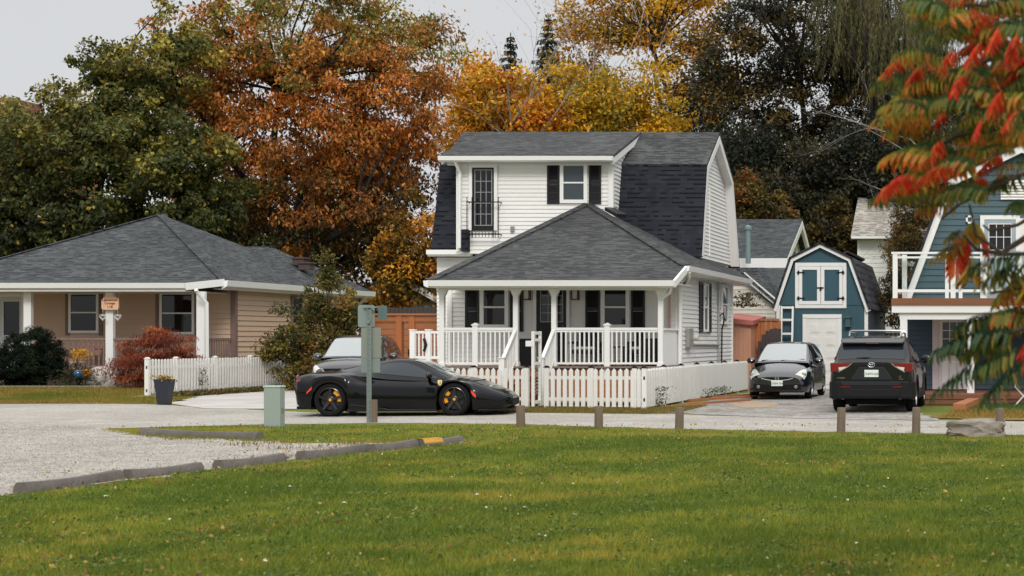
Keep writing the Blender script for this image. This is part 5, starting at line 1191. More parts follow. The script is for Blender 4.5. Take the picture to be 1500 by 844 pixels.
place(r_, fit, ((-6.76-5.70)/2-.33, gl.y+1.85, .012), R(-90))
# ---------- black SUV seen from behind ----------
BLKP = mat('gloss_black_car_paint', (8,8,10), .22, spec=.3, coat=.5, var=.05)
rav = Car(4.6,
 dict(zb=[(0,.42),(.1,.34),(.4,.27),(4.2,.24),(4.6,.36)],
  W=[(0,.83),(.05,.88),(.2,.92),(.8,.935),(1.6,.915),(3,.915),(3.6,.935),(4.2,.9),(4.45,.8),(4.6,.64)],
  zs=[(0,1.06),(.1,1.09),(.6,1.1),(3.3,1.02),(3.9,.98),(4.3,.88),(4.6,.7)],
  zt=[(0,1.1),(3.4,1.08),(4.0,1.05),(4.4,.92),(4.6,.74)], tuck=[(0,.03),(.5,.07),(3.3,.08),(4.6,.1)]),
 dict(zt=[(.04,1.1),(.12,1.18),(.36,1.50),(.46,1.60),(.9,1.66),(1.8,1.685),(2.4,1.65),(2.7,1.56),(3.2,1.28),(3.55,1.08)],
  belt=[(.04,1.04),(1,1.07),(3.55,1.0)], wb=[(.04,.80),(.4,.86),(2.8,.86),(3.55,.8)], wr=[(.04,.77),(.36,.71),(.9,.66),(2.4,.63),(2.7,.66),(3.2,.72),(3.55,.76)]),
 [(.9,.35),(3.6,.35)], .41)
r_ = common(rav, 'black_suv', 'black SUV parked tail towards the road with red tail lights and roof rails', BLKP, (2.6,3.5), (.115,.37), ((.55,1.05),(1.12,1.9),(1.98,2.95)), [(.4,1.13),(3,1.08)], [(.4,1.2),(.6,1.42),(1.0,1.52),(2.2,1.54),(2.5,1.47),(3,1.12)], (1.15,2.05))
m = MB()
m.add([(.40,-.7,1.62),(.40,.7,1.62),(.20,.66,1.53),(.20,-.66,1.53),(.42,-.72,1.56),(.42,.72,1.56),(.22,.66,1.49),(.22,-.66,1.49)],[(0,1,2,3),(7,6,5,4),(0,4,5,1),(1,5,6,2),(2,6,7,3),(3,7,4,0)]); m.build('spoiler', BLKP, r_, bevel=.012)
m = MB(); m.box(.2,.215,-.14,.14,1.505,1.525); m.build('brake_light', LAMP_R, r_)
m = MB(); m.tube([(.15,-.05,1.19),(.12,.12,1.2),(.13,.34,1.19)],.016,6); m.build('wiper', BPLASTIC, r_)
for s in (1,-1):
    m = MB(); m.prism([(s*.9,1.09),(s*.89,.9),(s*.72,.90),(s*.50,1.02),(s*.42,1.09)],'yz',-.02,.1); tl_=m.build('tail_light', LAMP_R, r_, bevel=.008)
    m = MB(); m.prism([(s*.72,.99),(s*.70,.92),(s*.63,.94),(s*.53,1.01)],'yz',-.026,-.0205); m.build('clear_lens', LAMP_C, tl_)
    m = MB(); m.bar((-.024,s*.40,1.10),(-.024,s*.52,1.0),.012,.018); m.bar((-.024,s*.52,1.0),(-.024,s*.72,.888),.012,.018); m.build('lamp_trim', CHROME, tl_)
    rav.zstrip(rav.bsec, X(.0,.32,6), [(.0,.9),(.32,.99)], [(.0,1.04),(.32,1.045)], .006, (s,)).build('tail_light', LAMP_R, r_, fixn=False)
    m = MB(); m.box(-.054,-.035,min(s*.46,s*.66),max(s*.46,s*.66),.555,.585); m.build('reflector', LAMP_R, r_)
    m = MB(); m.tube([(-.02,s*.62,.34),(.15,s*.62,.34)],.05,12); m.build('exhaust_tip', mat('dark_chrome',(90,90,92),.2,metal=1), r_)
m = MB(); m.prism([(-.46,.72),(.46,.72),(.27,1.0),(-.27,1.0)],'yz',-.012,.02); m.build('plate_recess', mat('blue_black_panel',(20,24,32),.3,coat=.6), r_, bevel=.006)
m = MB(); m.box(-.03,.02,-.44,.44,1.02,1.1); m.build('tailgate_garnish', BLKP, r_, bevel=.01)
m = MB(); m.prism([(.34,.938),(.12,.93),(.02,.87),(-.035,.72),(-.045,.4),(-.045,-.4),(-.035,-.72),(.02,-.87),(.12,-.93),(.34,-.938)],'xy',.31,.69); m.build('bumper', BPLASTIC, r_, bevel=.03)
m = MB(); m.prism([(-.62,.60),(.62,.60),(.68,.685),(-.68,.685)],'yz',-.056,-.04); m.build('bumper_step', mat('bumper_blue_black',(26,30,38),.4), r_, bevel=.006)
m = MB(); m.prism([(-.6,.36),(.6,.36),(.66,.52),(-.66,.52)],'yz',-.054,-.04); m.build('lower_bumper', BPLASTIC, r_, bevel=.008)
plate(r_, -.02, .86, -1, 'CNPM·608', col=mat('faded_plate_text',(112,118,116),.5))
m = MB()
for rx,rz,cz in ((.075,.05,1.045),(.028,.05,1.045),(.05,.02,1.072)):
    m.tube([(-.036,rx*math.cos(a),cz+rz*math.sin(a)) for a in np.linspace(0,2*math.pi,25)],.008,5,caps=False)
m.build('tailgate_emblem', CHROME, r_, smooth=True)
text('trim_lettering','HYBRID',.05,CHROME,r_,(-.016,.66,.76),(R(90),0,R(-90))); text('trim_lettering','LE',.055,CHROME,r_,(-.016,-.62,.79),(R(90),0,R(-90))); text('trim_lettering','AWD',.04,CHROME,r_,(-.016,-.64,.735),(R(90),0,R(-90)))
for s in (1,-1):
    m = MB(); m.tube([(.85,s*.58,1.66),(.95,s*.58,1.74),(2.1,s*.56,1.76),(2.25,s*.56,1.67)],.02,8); m.build('roof_rail', ALLOY, r_, smooth=True)
for x in (1.05,1.9):
    m = MB(); m.tube([(x,-.6,1.75),(x,-.55,1.79),(x,.55,1.79),(x,.6,1.75)],.022,8); m.build('crossbar', ALLOY, r_, smooth=True)
mirror(r_, 2.75, 1.02, 1.14, BLKP, (.1,.13,.1), fore=1)
for xc in (.9,3.6):
    for s in (1,-1):
        wheel(r_, xc, s, .915, .355, .225, .23, ALLOY, 5, True)
        m = MB(); rows=[]
        for k in range(17):
            a=math.pi*k/16; rows.append([(xc+.40*math.cos(a),s*.93,.35+.40*math.sin(a)),(xc+.47*math.cos(a),s*.945,.35+.47*math.sin(a)),(xc+.47*math.cos(a),s*.88,.35+.47*math.sin(a))])
        m.grid(rows); m.build('arch_cladding', BPLASTIC, r_, smooth=True, fixn=False)
for s in (1,-1):
  m = MB(); m.box(1.2,3.3,min(s*.86,s*.945),max(s*.86,s*.945),.27,.42)
  m.build('sill_cladding', BPLASTIC, r_, bevel=.02)
wells(rav, r_)
place(r_, rav, (PX(1275,33.3)+.02, 33.35+2.3, .012), R(90))
# ---------- grey-black SUV in the concrete driveway ----------
GREYP = mat('dark_grey_metallic_paint', (62,63,64), .25, metal=.25, coat=.7, coat_ior=1.5, var=.05)
rog = Car(4.65,
 dict(zb=[(0,.42),(.3,.28),(4.2,.25),(4.5,.26),(4.65,.32)],
  W=[(0,.82),(.1,.88),(.5,.91),(3.8,.915),(4.25,.89),(4.45,.83),(4.58,.75),(4.65,.66)],
  zs=[(0,1.05),(.3,1.08),(3.3,1.0),(3.9,.95),(4.3,.88),(4.55,.80),(4.65,.74)],
  zt=[(0,1.1),(3.4,1.09),(4.0,1.06),(4.35,.98),(4.55,.89),(4.65,.80)], tuck=[(0,.06),(4,.1),(4.65,.08)]),
 dict(zt=[(.05,1.1),(.2,1.3),(.5,1.6),(1.2,1.7),(2,1.72),(2.5,1.66),(2.75,1.56),(3.2,1.3),(3.55,1.09)],
  belt=[(.05,1.04),(3.55,1.0)], wb=[(.05,.8),(.5,.85),(3,.85),(3.55,.79)], wr=[(.05,.7),(.5,.66),(2.5,.62),(2.75,.66),(3.2,.72),(3.55,.76)]),
 [(.9,.35),(3.65,.35)], .40)
r_ = common(rog, 'dark_grey_suv', 'dark grey SUV with bright windscreen parked behind the sports car in the concrete driveway', GREYP, (2.62,3.5), (.1,.45), ((.6,1.15),(1.22,1.9),(1.98,2.98)), [(.5,1.12),(3,1.06)], [(.5,1.3),(.9,1.5),(2.2,1.56),(2.5,1.5),(2.7,1.4),(3,1.12)], (1.2,2.1))
fx = 4.655
for s in (1,-1):
    rog.patch(rog.bsec, X(4.18,4.6,8), pchip([(4.18,6.6),(4.6,5.0)]), pchip([(4.18,6.9),(4.4,7.4),(4.6,7.6)]), .008, (s,)).build('headlight', LAMP_C, r_, smooth=True, fixn=False)
    m = MB(); m.prism([(s*.52,.80),(s*.58,.80),(s*.40,.52),(s*.2,.46),(s*.2,.5),(s*.36,.56)],'yz',fx,fx+.02); m.build('grille_chrome', CHROME, r_, bevel=.006)
m = MB(); m.prism([(-.54,.8),(.54,.8),(.36,.52),(-.36,.52)],'yz',4.6,fx+.004); m.build('grille', WELL, r_)
m = MB()
for i in range(5): z=.56+i*.05; m.box(fx+.004,fx+.01,-.4-i*.02,.4+i*.02,z,z+.012)
m.build('grille_mesh', BPLASTIC, r_)
m = MB(); m.tube([(fx+.02,.075*math.cos(a),.7+.075*math.sin(a)) for a in np.linspace(0,2*math.pi,25)],.012,6,caps=False); m.box(fx+.012,fx+.03,-.1,.1,.685,.715); m.build('front_emblem', CHROME, r_, smooth=True)
m = MB(); m.box(4.5,fx+.004,-.6,.6,.3,.42); m.build('lower_grille', WELL, r_)
plate(r_, fx+.01, .4, 1, None)
mirror(r_, 2.95, 1.0, 1.12, CHROME if False else GREYP, (.1,.13,.09))
for xc in (.9,3.65):
    for s in (1,-1): wheel(r_, xc, s, .90, .35, .22, .23, ALLOY, 5, True)
wells(rog, r_)
th = R(-90+13); nose = Vector((PX(503,41.9), 41.9, .02)); d = Vector((math.cos(th), math.sin(th), 0))
place(r_, rog, nose-d*2.325, th)
# ================= TREES =================
def npmesh(name, verts, nper, mat_, parent, tint=None, loc=(0,0,0), smooth=False):
    """verts (n*nper,3): n faces of nper vertices each"""
    n = len(verts)//nper; me = bpy.data.meshes.new(name)
    me.vertices.add(len(verts)); me.vertices.foreach_set('co', (verts-np.array(loc)).astype(np.float32).ravel())
    me.loops.add(n*nper); me.loops.foreach_set('vertex_index', np.arange(n*nper, dtype=np.int32))
    me.polygons.add(n); me.polygons.foreach_set('loop_start', np.arange(0, n*nper, nper, dtype=np.int32)); me.polygons.foreach_set('loop_total', np.full(n, nper, dtype=np.int32))
    me.update(calc_edges=True)
    if tint is not None:
        at = me.attributes.new('tint', 'FLOAT_COLOR', 'FACE')
        at.data.foreach_set('color', np.concatenate([tint, np.ones((n,1))], 1).astype(np.float32).ravel())
    me.materials.append(mat_); o = bpy.data.objects.new(name, me); COL.objects.link(o)
    if parent: o.parent = parent
    return o
def unit(v): return v/(np.linalg.norm(v, axis=1, keepdims=True)+1e-9)
def leaves(pos, out, size, asp=.55, droop=.3, jit=.7):
    """one pointed leaf (folded kite) per position: base, side, tip, side"""
    n = len(pos)
    d = unit(out*.6+RNG.normal(size=(n,3))*jit+np.array([0,0,-droop])); up = unit(np.array([0,0,1.])+RNG.normal(size=(n,3))*.55)
    sd = unit(np.cross(d, up)); nr = np.cross(sd, d); s = (size*RNG.uniform(.65,1.3,n))[:,None]
    a = pos-d*s*.5; t = pos+d*s*.5; m = pos-d*s*.05-nr*s*.1
    return np.stack([a, m+sd*s*asp*.5, t, m-sd*s*asp*.5], 1).reshape(-1,3)
def pal(cols): return np.array([lin(c) for c in cols])
def limb(mb, p, q, r0, r1, sag=0.0, wob=.05, n=5):
    p, q = Vector(p), Vector(q); L_ = (q-p).length; pts = []; rs = []
    off = Vector((random.gauss(0,1),random.gauss(0,1),random.gauss(0,.5)))*wob*L_
    for i in range(n+1):
        t = i/n; pts.append(p.lerp(q,t)+off*math.sin(math.pi*t)+Vector((0,0,sag*L_*math.sin(math.pi*t)))); rs.append(r0+(r1-r0)*t)
    mb.tube(pts, rs, 6, caps=False); return pts
def tree(name, label, cat, base, lobes, nclump, nleaf, size, colors, trunk_r=.3, bark=None, group=None, clump_r=.9, asp=.55, droop=.3, shell=.55, hgrad=None, limbs=40, lean=(0,0), split=.3, flat=.7, cjit=.16, weights=None, minz=.4):
    """lobes: [(centre, radii)] ellipsoids that together make the crown; leaves gather in clumps through their volume"""
    bark = bark or BARK; base = Vector(base); t = thing(name, label, cat, base, group)
    vol = np.array([l[1][0]*l[1][1]*l[1][2] for l in lobes])**.8; pr = vol/vol.sum()
    cen = []; cout = []; lob = []
    while len(cen) < nclump:
        k = RNG.choice(len(lobes), p=pr); c, r = np.array(lobes[k][0]), np.array(lobes[k][1])
        d = RNG.normal(size=3); d /= np.linalg.norm(d); rad = shell+(1-shell)*RNG.random() if RNG.random() < .75 else RNG.random()**.5
        rad *= 1+RNG.normal()*.07
        p = c+d*r*rad
        if p[2] < base.z+minz: continue
        cen.append(p); cout.append(d*rad); lob.append(k)
    cen = np.array(cen); cout = np.array(cout)
    cs = RNG.uniform(.55,1.35,nclump)
    idx = RNG.choice(nclump, nleaf, p=cs/cs.sum())
    off = RNG.normal(size=(nleaf,3)); off = unit(off)*(RNG.random((nleaf,1))**.45)*clump_r*cs[idx][:,None]; off[:,2] *= flat
    # each clump hangs a little at its rim
    off[:,2] -= (off[:,0]**2+off[:,1]**2)/(clump_r*2.6)*.6
    pos = cen[idx]+off; out = unit(cout[idx]+unit(off)*.8)
    P_ = pal(colors); w_ = np.array(weights if weights else [1]*len(P_), float)
    zmin, zmax = cen[:,2].min(), cen[:,2].max()
    cc = RNG.choice(len(P_), nclump, p=w_/w_.sum())
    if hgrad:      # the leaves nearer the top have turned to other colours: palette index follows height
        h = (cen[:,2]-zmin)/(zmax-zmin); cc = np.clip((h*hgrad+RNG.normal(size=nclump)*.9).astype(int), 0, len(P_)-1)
    tint = P_[cc[idx]]; stray = RNG.random(nleaf) < .25
    tint = np.where(stray[:,None], P_[RNG.integers(0,len(P_),nleaf)], tint)*(1+RNG.normal(size=(nleaf,1))*cjit*1.3)*(1+RNG.normal(size=(nclump,1))*cjit)[idx]
    tint = np.clip(tint, .004, .9)
    npmesh('crown', leaves(pos, out, size, asp, droop), 4, LEAF, t, tint, base)
    mb = MB(); top = Vector(lobes[0][0]); top.z = base.z+(zmax-base.z)*.62; fork = base.lerp(top, split)
    fork.x += lean[0]; fork.y += lean[1]
    mb.tube([base-Vector((0,0,.3)), base+Vector((0,0,.25)), base.lerp(fork,.5)+Vector((random.gauss(0,.1),0,0)), fork], [trunk_r*1.5,trunk_r*1.1,trunk_r*.9,trunk_r*.8], 10)
    order = RNG.permutation(nclump)[:limbs]; mains = []
    for k in range(max(3, min(7, limbs//5))):
        q = Vector(cen[order[k]]); q = fork.lerp(q, .7); mains.append(limb(mb, fork, q, trunk_r*.55, trunk_r*.2, .08, .06, 6))
    for k in order[7:]:
        q = Vector(cen[k]); best = min(((pt-q).length, i, j) for i, m_ in enumerate(mains) for j, pt in enumerate(m_) if j > 0); s_ = mains[best[1]][best[2]]
        limb(mb, s_, q, trunk_r*.17, .015, .05, .08, 4)
    mb.build('trunk', bark, t, smooth=True, fixn=False)
    return t
def lobes_px(D, specs):
    """specs: (px, py, rx_px, ry_px[, depth offset]) measured at distance D"""
    o = []
    for s in specs:
        d = D+(s[4] if len(s) > 4 else 0); k = d/F; c = P(s[0], s[1], d); o.append(((c.x,c.y,c.z),(s[2]*k, max(s[2],s[3])*k*.8, s[3]*k)))
    return o
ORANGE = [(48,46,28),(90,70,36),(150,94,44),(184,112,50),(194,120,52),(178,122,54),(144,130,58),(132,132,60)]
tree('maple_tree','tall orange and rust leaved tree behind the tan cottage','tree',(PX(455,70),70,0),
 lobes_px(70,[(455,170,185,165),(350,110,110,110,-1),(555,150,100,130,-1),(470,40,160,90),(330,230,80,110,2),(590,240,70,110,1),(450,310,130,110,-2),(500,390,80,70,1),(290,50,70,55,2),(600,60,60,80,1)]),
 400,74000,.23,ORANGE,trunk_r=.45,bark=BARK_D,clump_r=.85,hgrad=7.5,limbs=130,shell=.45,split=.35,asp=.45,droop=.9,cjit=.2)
GREENS = [(48,56,31),(68,76,38),(96,98,48),(132,122,54),(92,96,50),(156,138,58)]
tree('linden_tree','broad dark green tree with yellowing leaf tips behind the tan cottage roof','tree',(PX(130,64),64,0),
 lobes_px(64,[(130,250,170,130),(200,165,110,85,1),(60,200,75,80,1),(270,280,85,110,-1),(20,330,110,90,-1),(160,105,60,40,1),(-90,260,110,130),(240,100,75,70,2),(100,380,150,60,-1),(320,320,60,80,1),(250,60,45,60,3)]),
 700,104000,.21,GREENS,trunk_r=.4,bark=BARK_D,clump_r=.62,hgrad=5,limbs=70,shell=.5,asp=.6,droop=.8,cjit=.2)
tree('dark_leaved_tree','dark leaved tree standing behind the orange maple lower branches','tree',(PX(440,82),82,0),lobes_px(82,[(420,330,120,100),(520,350,110,110),(350,380,80,80),(560,260,60,80)]),150,22000,.28,[(38,38,24),(50,46,28),(66,56,30),(84,62,30)],trunk_r=.3,bark=BARK_D,clump_r=1.1,limbs=20,shell=.4)  # dark green and brown leaves fill the gaps low in the maple
YEL_ = [(96,76,34),(150,110,38),(190,132,38),(196,124,40),(120,96,40)]
tree('yellow_maple','small bright yellow maple between the cottage and the white house','tree',(PX(605,66),66,0),
 lobes_px(66,[(605,340,38,75),(575,395,50,55,-1),(625,400,40,50)]),80,9000,.2,[(80,66,28)]+YEL_,trunk_r=.16,clump_r=.7,limbs=30,shell=.4)
tree('golden_tree','golden orange tree showing over the left end of the white house roof','tree',(PX(735,80),80,0),
 lobes_px(80,[(740,165,75,55),(700,120,40,45,2),(690,180,40,60,1),(790,170,40,40)]),110,15000,.27,[(196,138,38),(218,164,42),(224,172,48),(176,142,48),(206,120,42)],trunk_r=.25,clump_r=1.0,limbs=40,shell=.4)
tree('amber_tree','rounded amber yellow tree right above the white house roof','tree',(PX(865,82),82,0),
 lobes_px(82,[(860,150,90,60),(900,180,70,40),(820,185,70,40),(950,150,60,70,1),(970,195,40,30)]),150,17000,.25,[(130,124,48),(196,158,42),(224,174,42),(226,166,38),(176,152,58)],trunk_r=.28,clump_r=.95,limbs=50,shell=.45,cjit=.12)
tree('tall_golden_maple','tall open golden maple with dark limbs behind the white house','tree',(PX(1010,90),90,0),
 lobes_px(90,[(1000,60,95,100),(900,40,95,70,1),(1040,120,50,70,-1),(960,-20,130,60),(850,80,50,70,2)]),150,15000,.27,[(176,136,36),(216,164,36),(224,170,40),(190,130,38),(130,110,44)],trunk_r=.42,bark=BARK_D,clump_r=1.0,limbs=110,shell=.3,split=.45)
DK = [(38,42,32),(54,56,40),(70,66,44),(94,80,44),(60,54,42)]
tree('dark_maple','tall dark leaved maple with a forked pale trunk behind the blue shed','tree',(PX(1207,80),80,0),
 lobes_px(80,[(1160,90,130,110),(1090,150,90,90,-1),(1230,150,80,100,1),(1060,80,50,80),(1180,0,130,60),(1280,60,60,110,1),(1130,220,100,50)]),
 300,46000,.22,DK+[(104,84,38)],trunk_r=.5,bark=BARK,clump_r=.95,limbs=110,shell=.4,split=.5,cjit=.25)
for i,(px,py,rx,ry,D,lab) in enumerate([(1015,185,50,60,90,'dark tree between the golden maple and the white house gable'),(1085,250,75,70,74,'low dark shrubby tree right of the white house gable'),(1180,270,90,60,73,'dark tree mass behind the shed roof ridge'),(1275,250,85,80,74,'dark tree mass above the pale weathered roof'),(1460,180,90,100,76,'dark tree filling the view between the sumac fronds above the blue house'),(1345,250,70,90,72,'dark tree rising behind the blue house gable')]):
    tree('dark_bushy_tree',lab,'tree',(PX(px,D),D,0),lobes_px(D,[(px,py,rx,ry),(px-rx*.4,py+50,rx*.8,50),(px+rx*.4,py+60,rx*.8,60)]),130,22000,.23,[(34,40,33),(46,53,40),(60,62,45),(74,68,44)],trunk_r=.22,bark=BARK_D,clump_r=1.0,limbs=20,shell=.5,group='dark trees behind the shed')
tree('round_tree','small rounded olive tree beside the white house gable','tree',(PX(1095,66),66,0),lobes_px(66,[(1095,295,44,42),(1080,330,40,40),(1120,330,40,40)]),70,12000,.2,[(60,56,28),(86,76,34),(104,90,40),(70,62,32),(120,80,36)],trunk_r=.15,clump_r=.6,limbs=14,shell=.6)
tree('olive_hedge_tree','olive brown hedge tree left of the tall white house','tree',(PX(1225,70),70,0),lobes_px(70,[(1222,340,36,60),(1205,390,40,60),(1245,390,34,70)]),70,11000,.22,[(56,52,28),(84,70,34),(104,84,38),(46,44,28)],trunk_r=.15,clump_r=.7,limbs=10,shell=.5)
tree('cedar_tree','brownish green columnar cedar between the shed and the blue house','tree',(PX(1322,54),54,0),lobes_px(54,[(1322,380,24,70),(1318,440,26,70),(1330,330,20,50),(1345,300,22,40)]),90,14000,.13,[(62,54,28),(94,76,34),(116,92,42),(48,46,28),(120,84,40)],trunk_r=.12,clump_r=.45,limbs=10,shell=.6,asp=.35)
# willow: curtains of long hanging strands
def willow(name, label, base, D, specs, nst, cols):
    t = thing(name, label, 'tree', base); vs = []; tn = []; mb = MB(); base = Vector(base); P_ = pal(cols)
    lob = lobes_px(D, specs); crown = Vector(lob[0][0])
    mb.tube([base-Vector((0,0,.2)), base.lerp(crown,.4), crown], [.5,.4,.25], 10)
    for c,r in lob:
        for k in range(6):
            q = Vector(c)+Vector((RNG.normal()*r[0]*.5,RNG.normal()*r[1]*.4,r[2]*RNG.uniform(.2,.9))); limb(mb, base.lerp(crown,.6), q, .14, .03, .1, .06)
    for s in range(nst):
        c,r = lob[RNG.integers(len(lob))]; d = RNG.normal(size=3); d /= np.linalg.norm(d); d[2] = abs(d[2])*.8+.05
        p = np.array(c)+d*np.array(r)*RNG.uniform(.6,1); L_ = RNG.uniform(1.5,4.2); n = int(L_/.055); sw = RNG.normal(size=2)*.12
        tt = np.linspace(0,1,n); pos = np.stack([p[0]+d[0]*.5*np.sqrt(tt)+sw[0]*tt*tt*L_, p[1]+d[1]*.5*np.sqrt(tt)+sw[1]*tt*tt*L_, p[2]-L_*tt],1)+RNG.normal(size=(n,3))*.035
        vs.append(leaves(pos, np.tile([0,0,-1.],(n,1)), .26, .16, 1.0, .35)); tn.append(np.clip(P_[RNG.integers(len(P_))]*(1+RNG.normal(size=(n,1))*.2),.004,1))
    npmesh('crown', np.concatenate(vs), 4, LEAF, t, np.concatenate(tn), base); mb.build('trunk', BARK_D, t, smooth=True, fixn=False)
willow('willow_tree','willow with long grey green hanging strands at the upper right',(PX(1300,76),76,0),76,[(1290,20,70,60),(1330,60,60,60,-2),(1240,0,50,50,1),(1360,100,50,60)],620,[(92,92,60),(76,78,50),(112,108,70),(100,92,58)])
# spruces
def spruce(label, px, ytop, D, hw, grp):
    base = Vector((PX(px,D),D,0)); zt = PZ(ytop,D); t = thing('spruce_tree', label, 'tree', base, grp); vs=[]; tn=[]; mb = MB(); mb.tube([base,Vector((base.x,base.y,zt))],[.3,.03],8)
    P_ = pal([(26,34,28),(34,42,32),(44,46,34)])
    z = zt-.3; k = 0
    while z > 2:
        f = (zt-z)/zt; L_ = (.25+hw*2*f**.85)*RNG.uniform(.7,1.1)
        for b in range(6):
            a = k*1.1+b*1.05+RNG.normal()*.2; n = max(6,int(L_*26)); tt = RNG.random(n)**.7; dr = np.array([math.cos(a),math.sin(a)])
            sp = RNG.normal(size=n)*.28*L_*.4*(1-tt*.6)
            pos = np.stack([base.x+dr[0]*L_*tt-dr[1]*sp, base.y+dr[1]*L_*tt+dr[0]*sp, z-.35*L_*tt+.22*L_*tt**2-RNG.random(n)*.25],1)
            vs.append(leaves(pos, np.tile([dr[0],dr[1],-.3],(n,1)), .34, .3, .4, .4)); tn.append(np.clip(P_[RNG.integers(3)]*(1+RNG.normal(size=(n,1))*.2),.003,1))
            mb.tube([(base.x,base.y,z),(base.x+dr[0]*L_*.9,base.y+dr[1]*L_*.9,z-.16*L_)],[.035,.01],4,caps=False)
        z -= .42; k += 1
    npmesh('crown', np.concatenate(vs), 4, NEEDLE, t, np.concatenate(tn), base); mb.build('trunk', BARK_D, t, fixn=False)
spruce('dark spruce left of the bare birch over the white house roof',748,48,96,1.7,'spruces behind the white house'); spruce('dark spruce right of the bare birch over the white house roof',803,22,98,2.2,'spruces behind the white house')
# bare trees
def bare(name, label, base, h, bark, r, spread, depth, nl=0, cols=None, seed=1, up=.5, stems=1):
    rs = random.Random(seed); t = thing(name, label, 'tree', base); base = Vector(base); mb = MB(); tips=[]
    def grow(p, d, L_, r_, lv):
        n=3; pts=[p]; q=p; dd=d.copy()
        for i in range(n):
            dd = (dd+Vector((rs.gauss(0,.12),rs.gauss(0,.12),rs.gauss(.06*up,.06)))).normalized(); q=q+dd*(L_/n); pts.append(q)
        mb.tube(pts,[r_*(1-.5*i/n) for i in range(n+1)],5 if lv else 8,caps=False)
        if lv >= depth: tips.append(q); return
        for k in range(rs.choice((2,3,3)) if lv else 5):
            s_ = pts[rs.randint(1,3)]; nd = (dd*rs.uniform(.5,1)+Vector((rs.gauss(0,1),rs.gauss(0,1),rs.gauss(up*.5,.5)))*spread).normalized(); grow(s_, nd, L_*rs.uniform(.5,.8), r_*.5, lv+1)
    for k in range(stems): grow(base, Vector((rs.gauss(0,.1),rs.gauss(0,.1),1)).normalized(), h*.45*rs.uniform(.85,1.1), r, 0)
    mb.build('trunk', bark, t, fixn=False, smooth=True)
    if nl:
        tips = np.array([tuple(p) for p in tips]); i = RNG.integers(len(tips), size=nl); pos = tips[i]+RNG.normal(size=(nl,3))*.35
        P_ = pal(cols); npmesh('crown', leaves(pos, RNG.normal(size=(nl,3)), .2), 4, LEAF, t, P_[RNG.integers(len(P_),size=nl)], base)
bare('birch_tree','nearly bare pale birch reaching into the sky above the white house','%s' and (PX(785,84),84,0),20,BARK_P,.16,.42,4,900,[(150,118,50),(120,92,44)],5,.7,stems=3)
bare('birch_tree','second pale birch with a few amber leaves right of the bare one',(PX(845,86),86,0),21,BARK_P,.16,.4,4,2600,[(190,140,40),(206,148,44),(160,104,40)],9,.7,stems=3)
bare('bare_shrub_tree','tangle of bare grey twigs above the blue house roof',(PX(1425,58),58,2),10,BARK_P,.08,.7,5,0,None,3,.25,stems=4)
tree('brown_leaved_tree','brown and olive tree behind the twig tangle at the right','tree',(PX(1390,64),64,0),lobes_px(64,[(1385,230,50,50),(1420,280,50,50),(1360,290,40,60)]),60,8000,.2,[(70,60,30),(110,84,36),(88,78,38)],trunk_r=.15,clump_r=.7,limbs=24,shell=.4)
# far wood closing the gaps along the horizon
def wood(name, D0, D1, x0, x1, h, n, cols, seed):
    r2 = np.random.default_rng(seed); vs=[]; tn=[]; P_=pal(cols)
    for k in range(n):
        c = np.array([r2.uniform(x0,x1), r2.uniform(D0,D1), 0]); hh = h*r2.uniform(.6,1.1); m_=900
        d = unit(r2.normal(size=(m_,3))); p = c+d*np.array([2.6,2.6,hh/2])*(r2.random((m_,1))**.35)+np.array([0,0,hh/2]); vs.append(leaves(p, d, .5, .7)); tn.append(np.clip(P_[r2.integers(len(P_))]*(1+r2.normal(size=(m_,1))*.22),.003,1))
    o = npmesh(name, np.concatenate(vs), 4, LEAF, None, np.concatenate(tn)); tag(o, 'dark mixed wood far behind the houses', 'woodland', kind='stuff')
wood('far_wood',108,122,-84,14,7.5,62,[(40,42,28),(62,54,30),(98,76,34),(34,38,28),(120,96,40)],4)
# ---------- garden planting ----------
tree('round_bush','dense dark clipped round bush in front of the tan cottage porch','bush',(PX(43,46.2),46.2,.18),lobes_px(46.2,[(43,524,48,40),(43,540,44,30)]),240,64000,.07,[(18,28,18),(26,38,22),(34,46,26),(22,32,22)],trunk_r=.06,clump_r=.17,limbs=6,shell=.8,asp=.3,flat=.9,cjit=.12,minz=-.02)
tree('japanese_maple','weeping rust red Japanese maple beside the white picket fence','tree',(PX(228,44.8),44.8,.18),lobes_px(44.8,[(230,525,55,32),(195,545,32,24),(262,535,34,28),(240,498,38,14),(222,486,16,9)])+lobes_px(44.6,[(212,474,9,7)]),130,17000,.11,[(128,60,38),(150,74,44),(98,46,32),(160,88,50),(120,56,36)],trunk_r=.05,clump_r=.3,limbs=40,shell=.6,asp=.18,droop=1.3,flat=.5,minz=0)
tree('young_elm','loose young tree growing between cottage fence and dark grey SUV','tree',(PX(455,48.2),48.2,0),
 lobes_px(48.2,[(478,400,16,30),(468,450,40,40),(430,500,45,34),(500,470,30,34),(412,450,20,14),(445,535,40,34),(510,425,16,12),(400,515,16,34),(520,455,18,16),(490,510,36,30)]),160,16000,.11,[(64,66,34),(90,88,42),(122,112,50),(146,128,56),(78,84,44),(128,96,48)],trunk_r=.06,clump_r=.34,limbs=110,shell=.2,split=.3,cjit=.2,minz=.1)
def small_plant(name, label, cat, base, w, h, n, size, cols, group=None, parent=None, asp=.4):
    base = Vector(base); pos = np.array(base)+RNG.normal(size=(n,3))*np.array([w*.4,w*.3,0])+np.array([0,0,1])*(RNG.random((n,1))*h); P_=pal(cols)
    t_ = P_[RNG.integers(len(P_),size=n)]*(1+RNG.normal(size=(n,1))*.15)
    o = npmesh(name, leaves(pos, unit(RNG.normal(size=(n,3))+np.array([0,0,.8])), size, asp, 0), 4, LEAF, parent, np.clip(t_,.003,1), OFF[parent.name] if parent else base)
    if not parent: o.location = base; tag(o, label, cat, group)
    return o
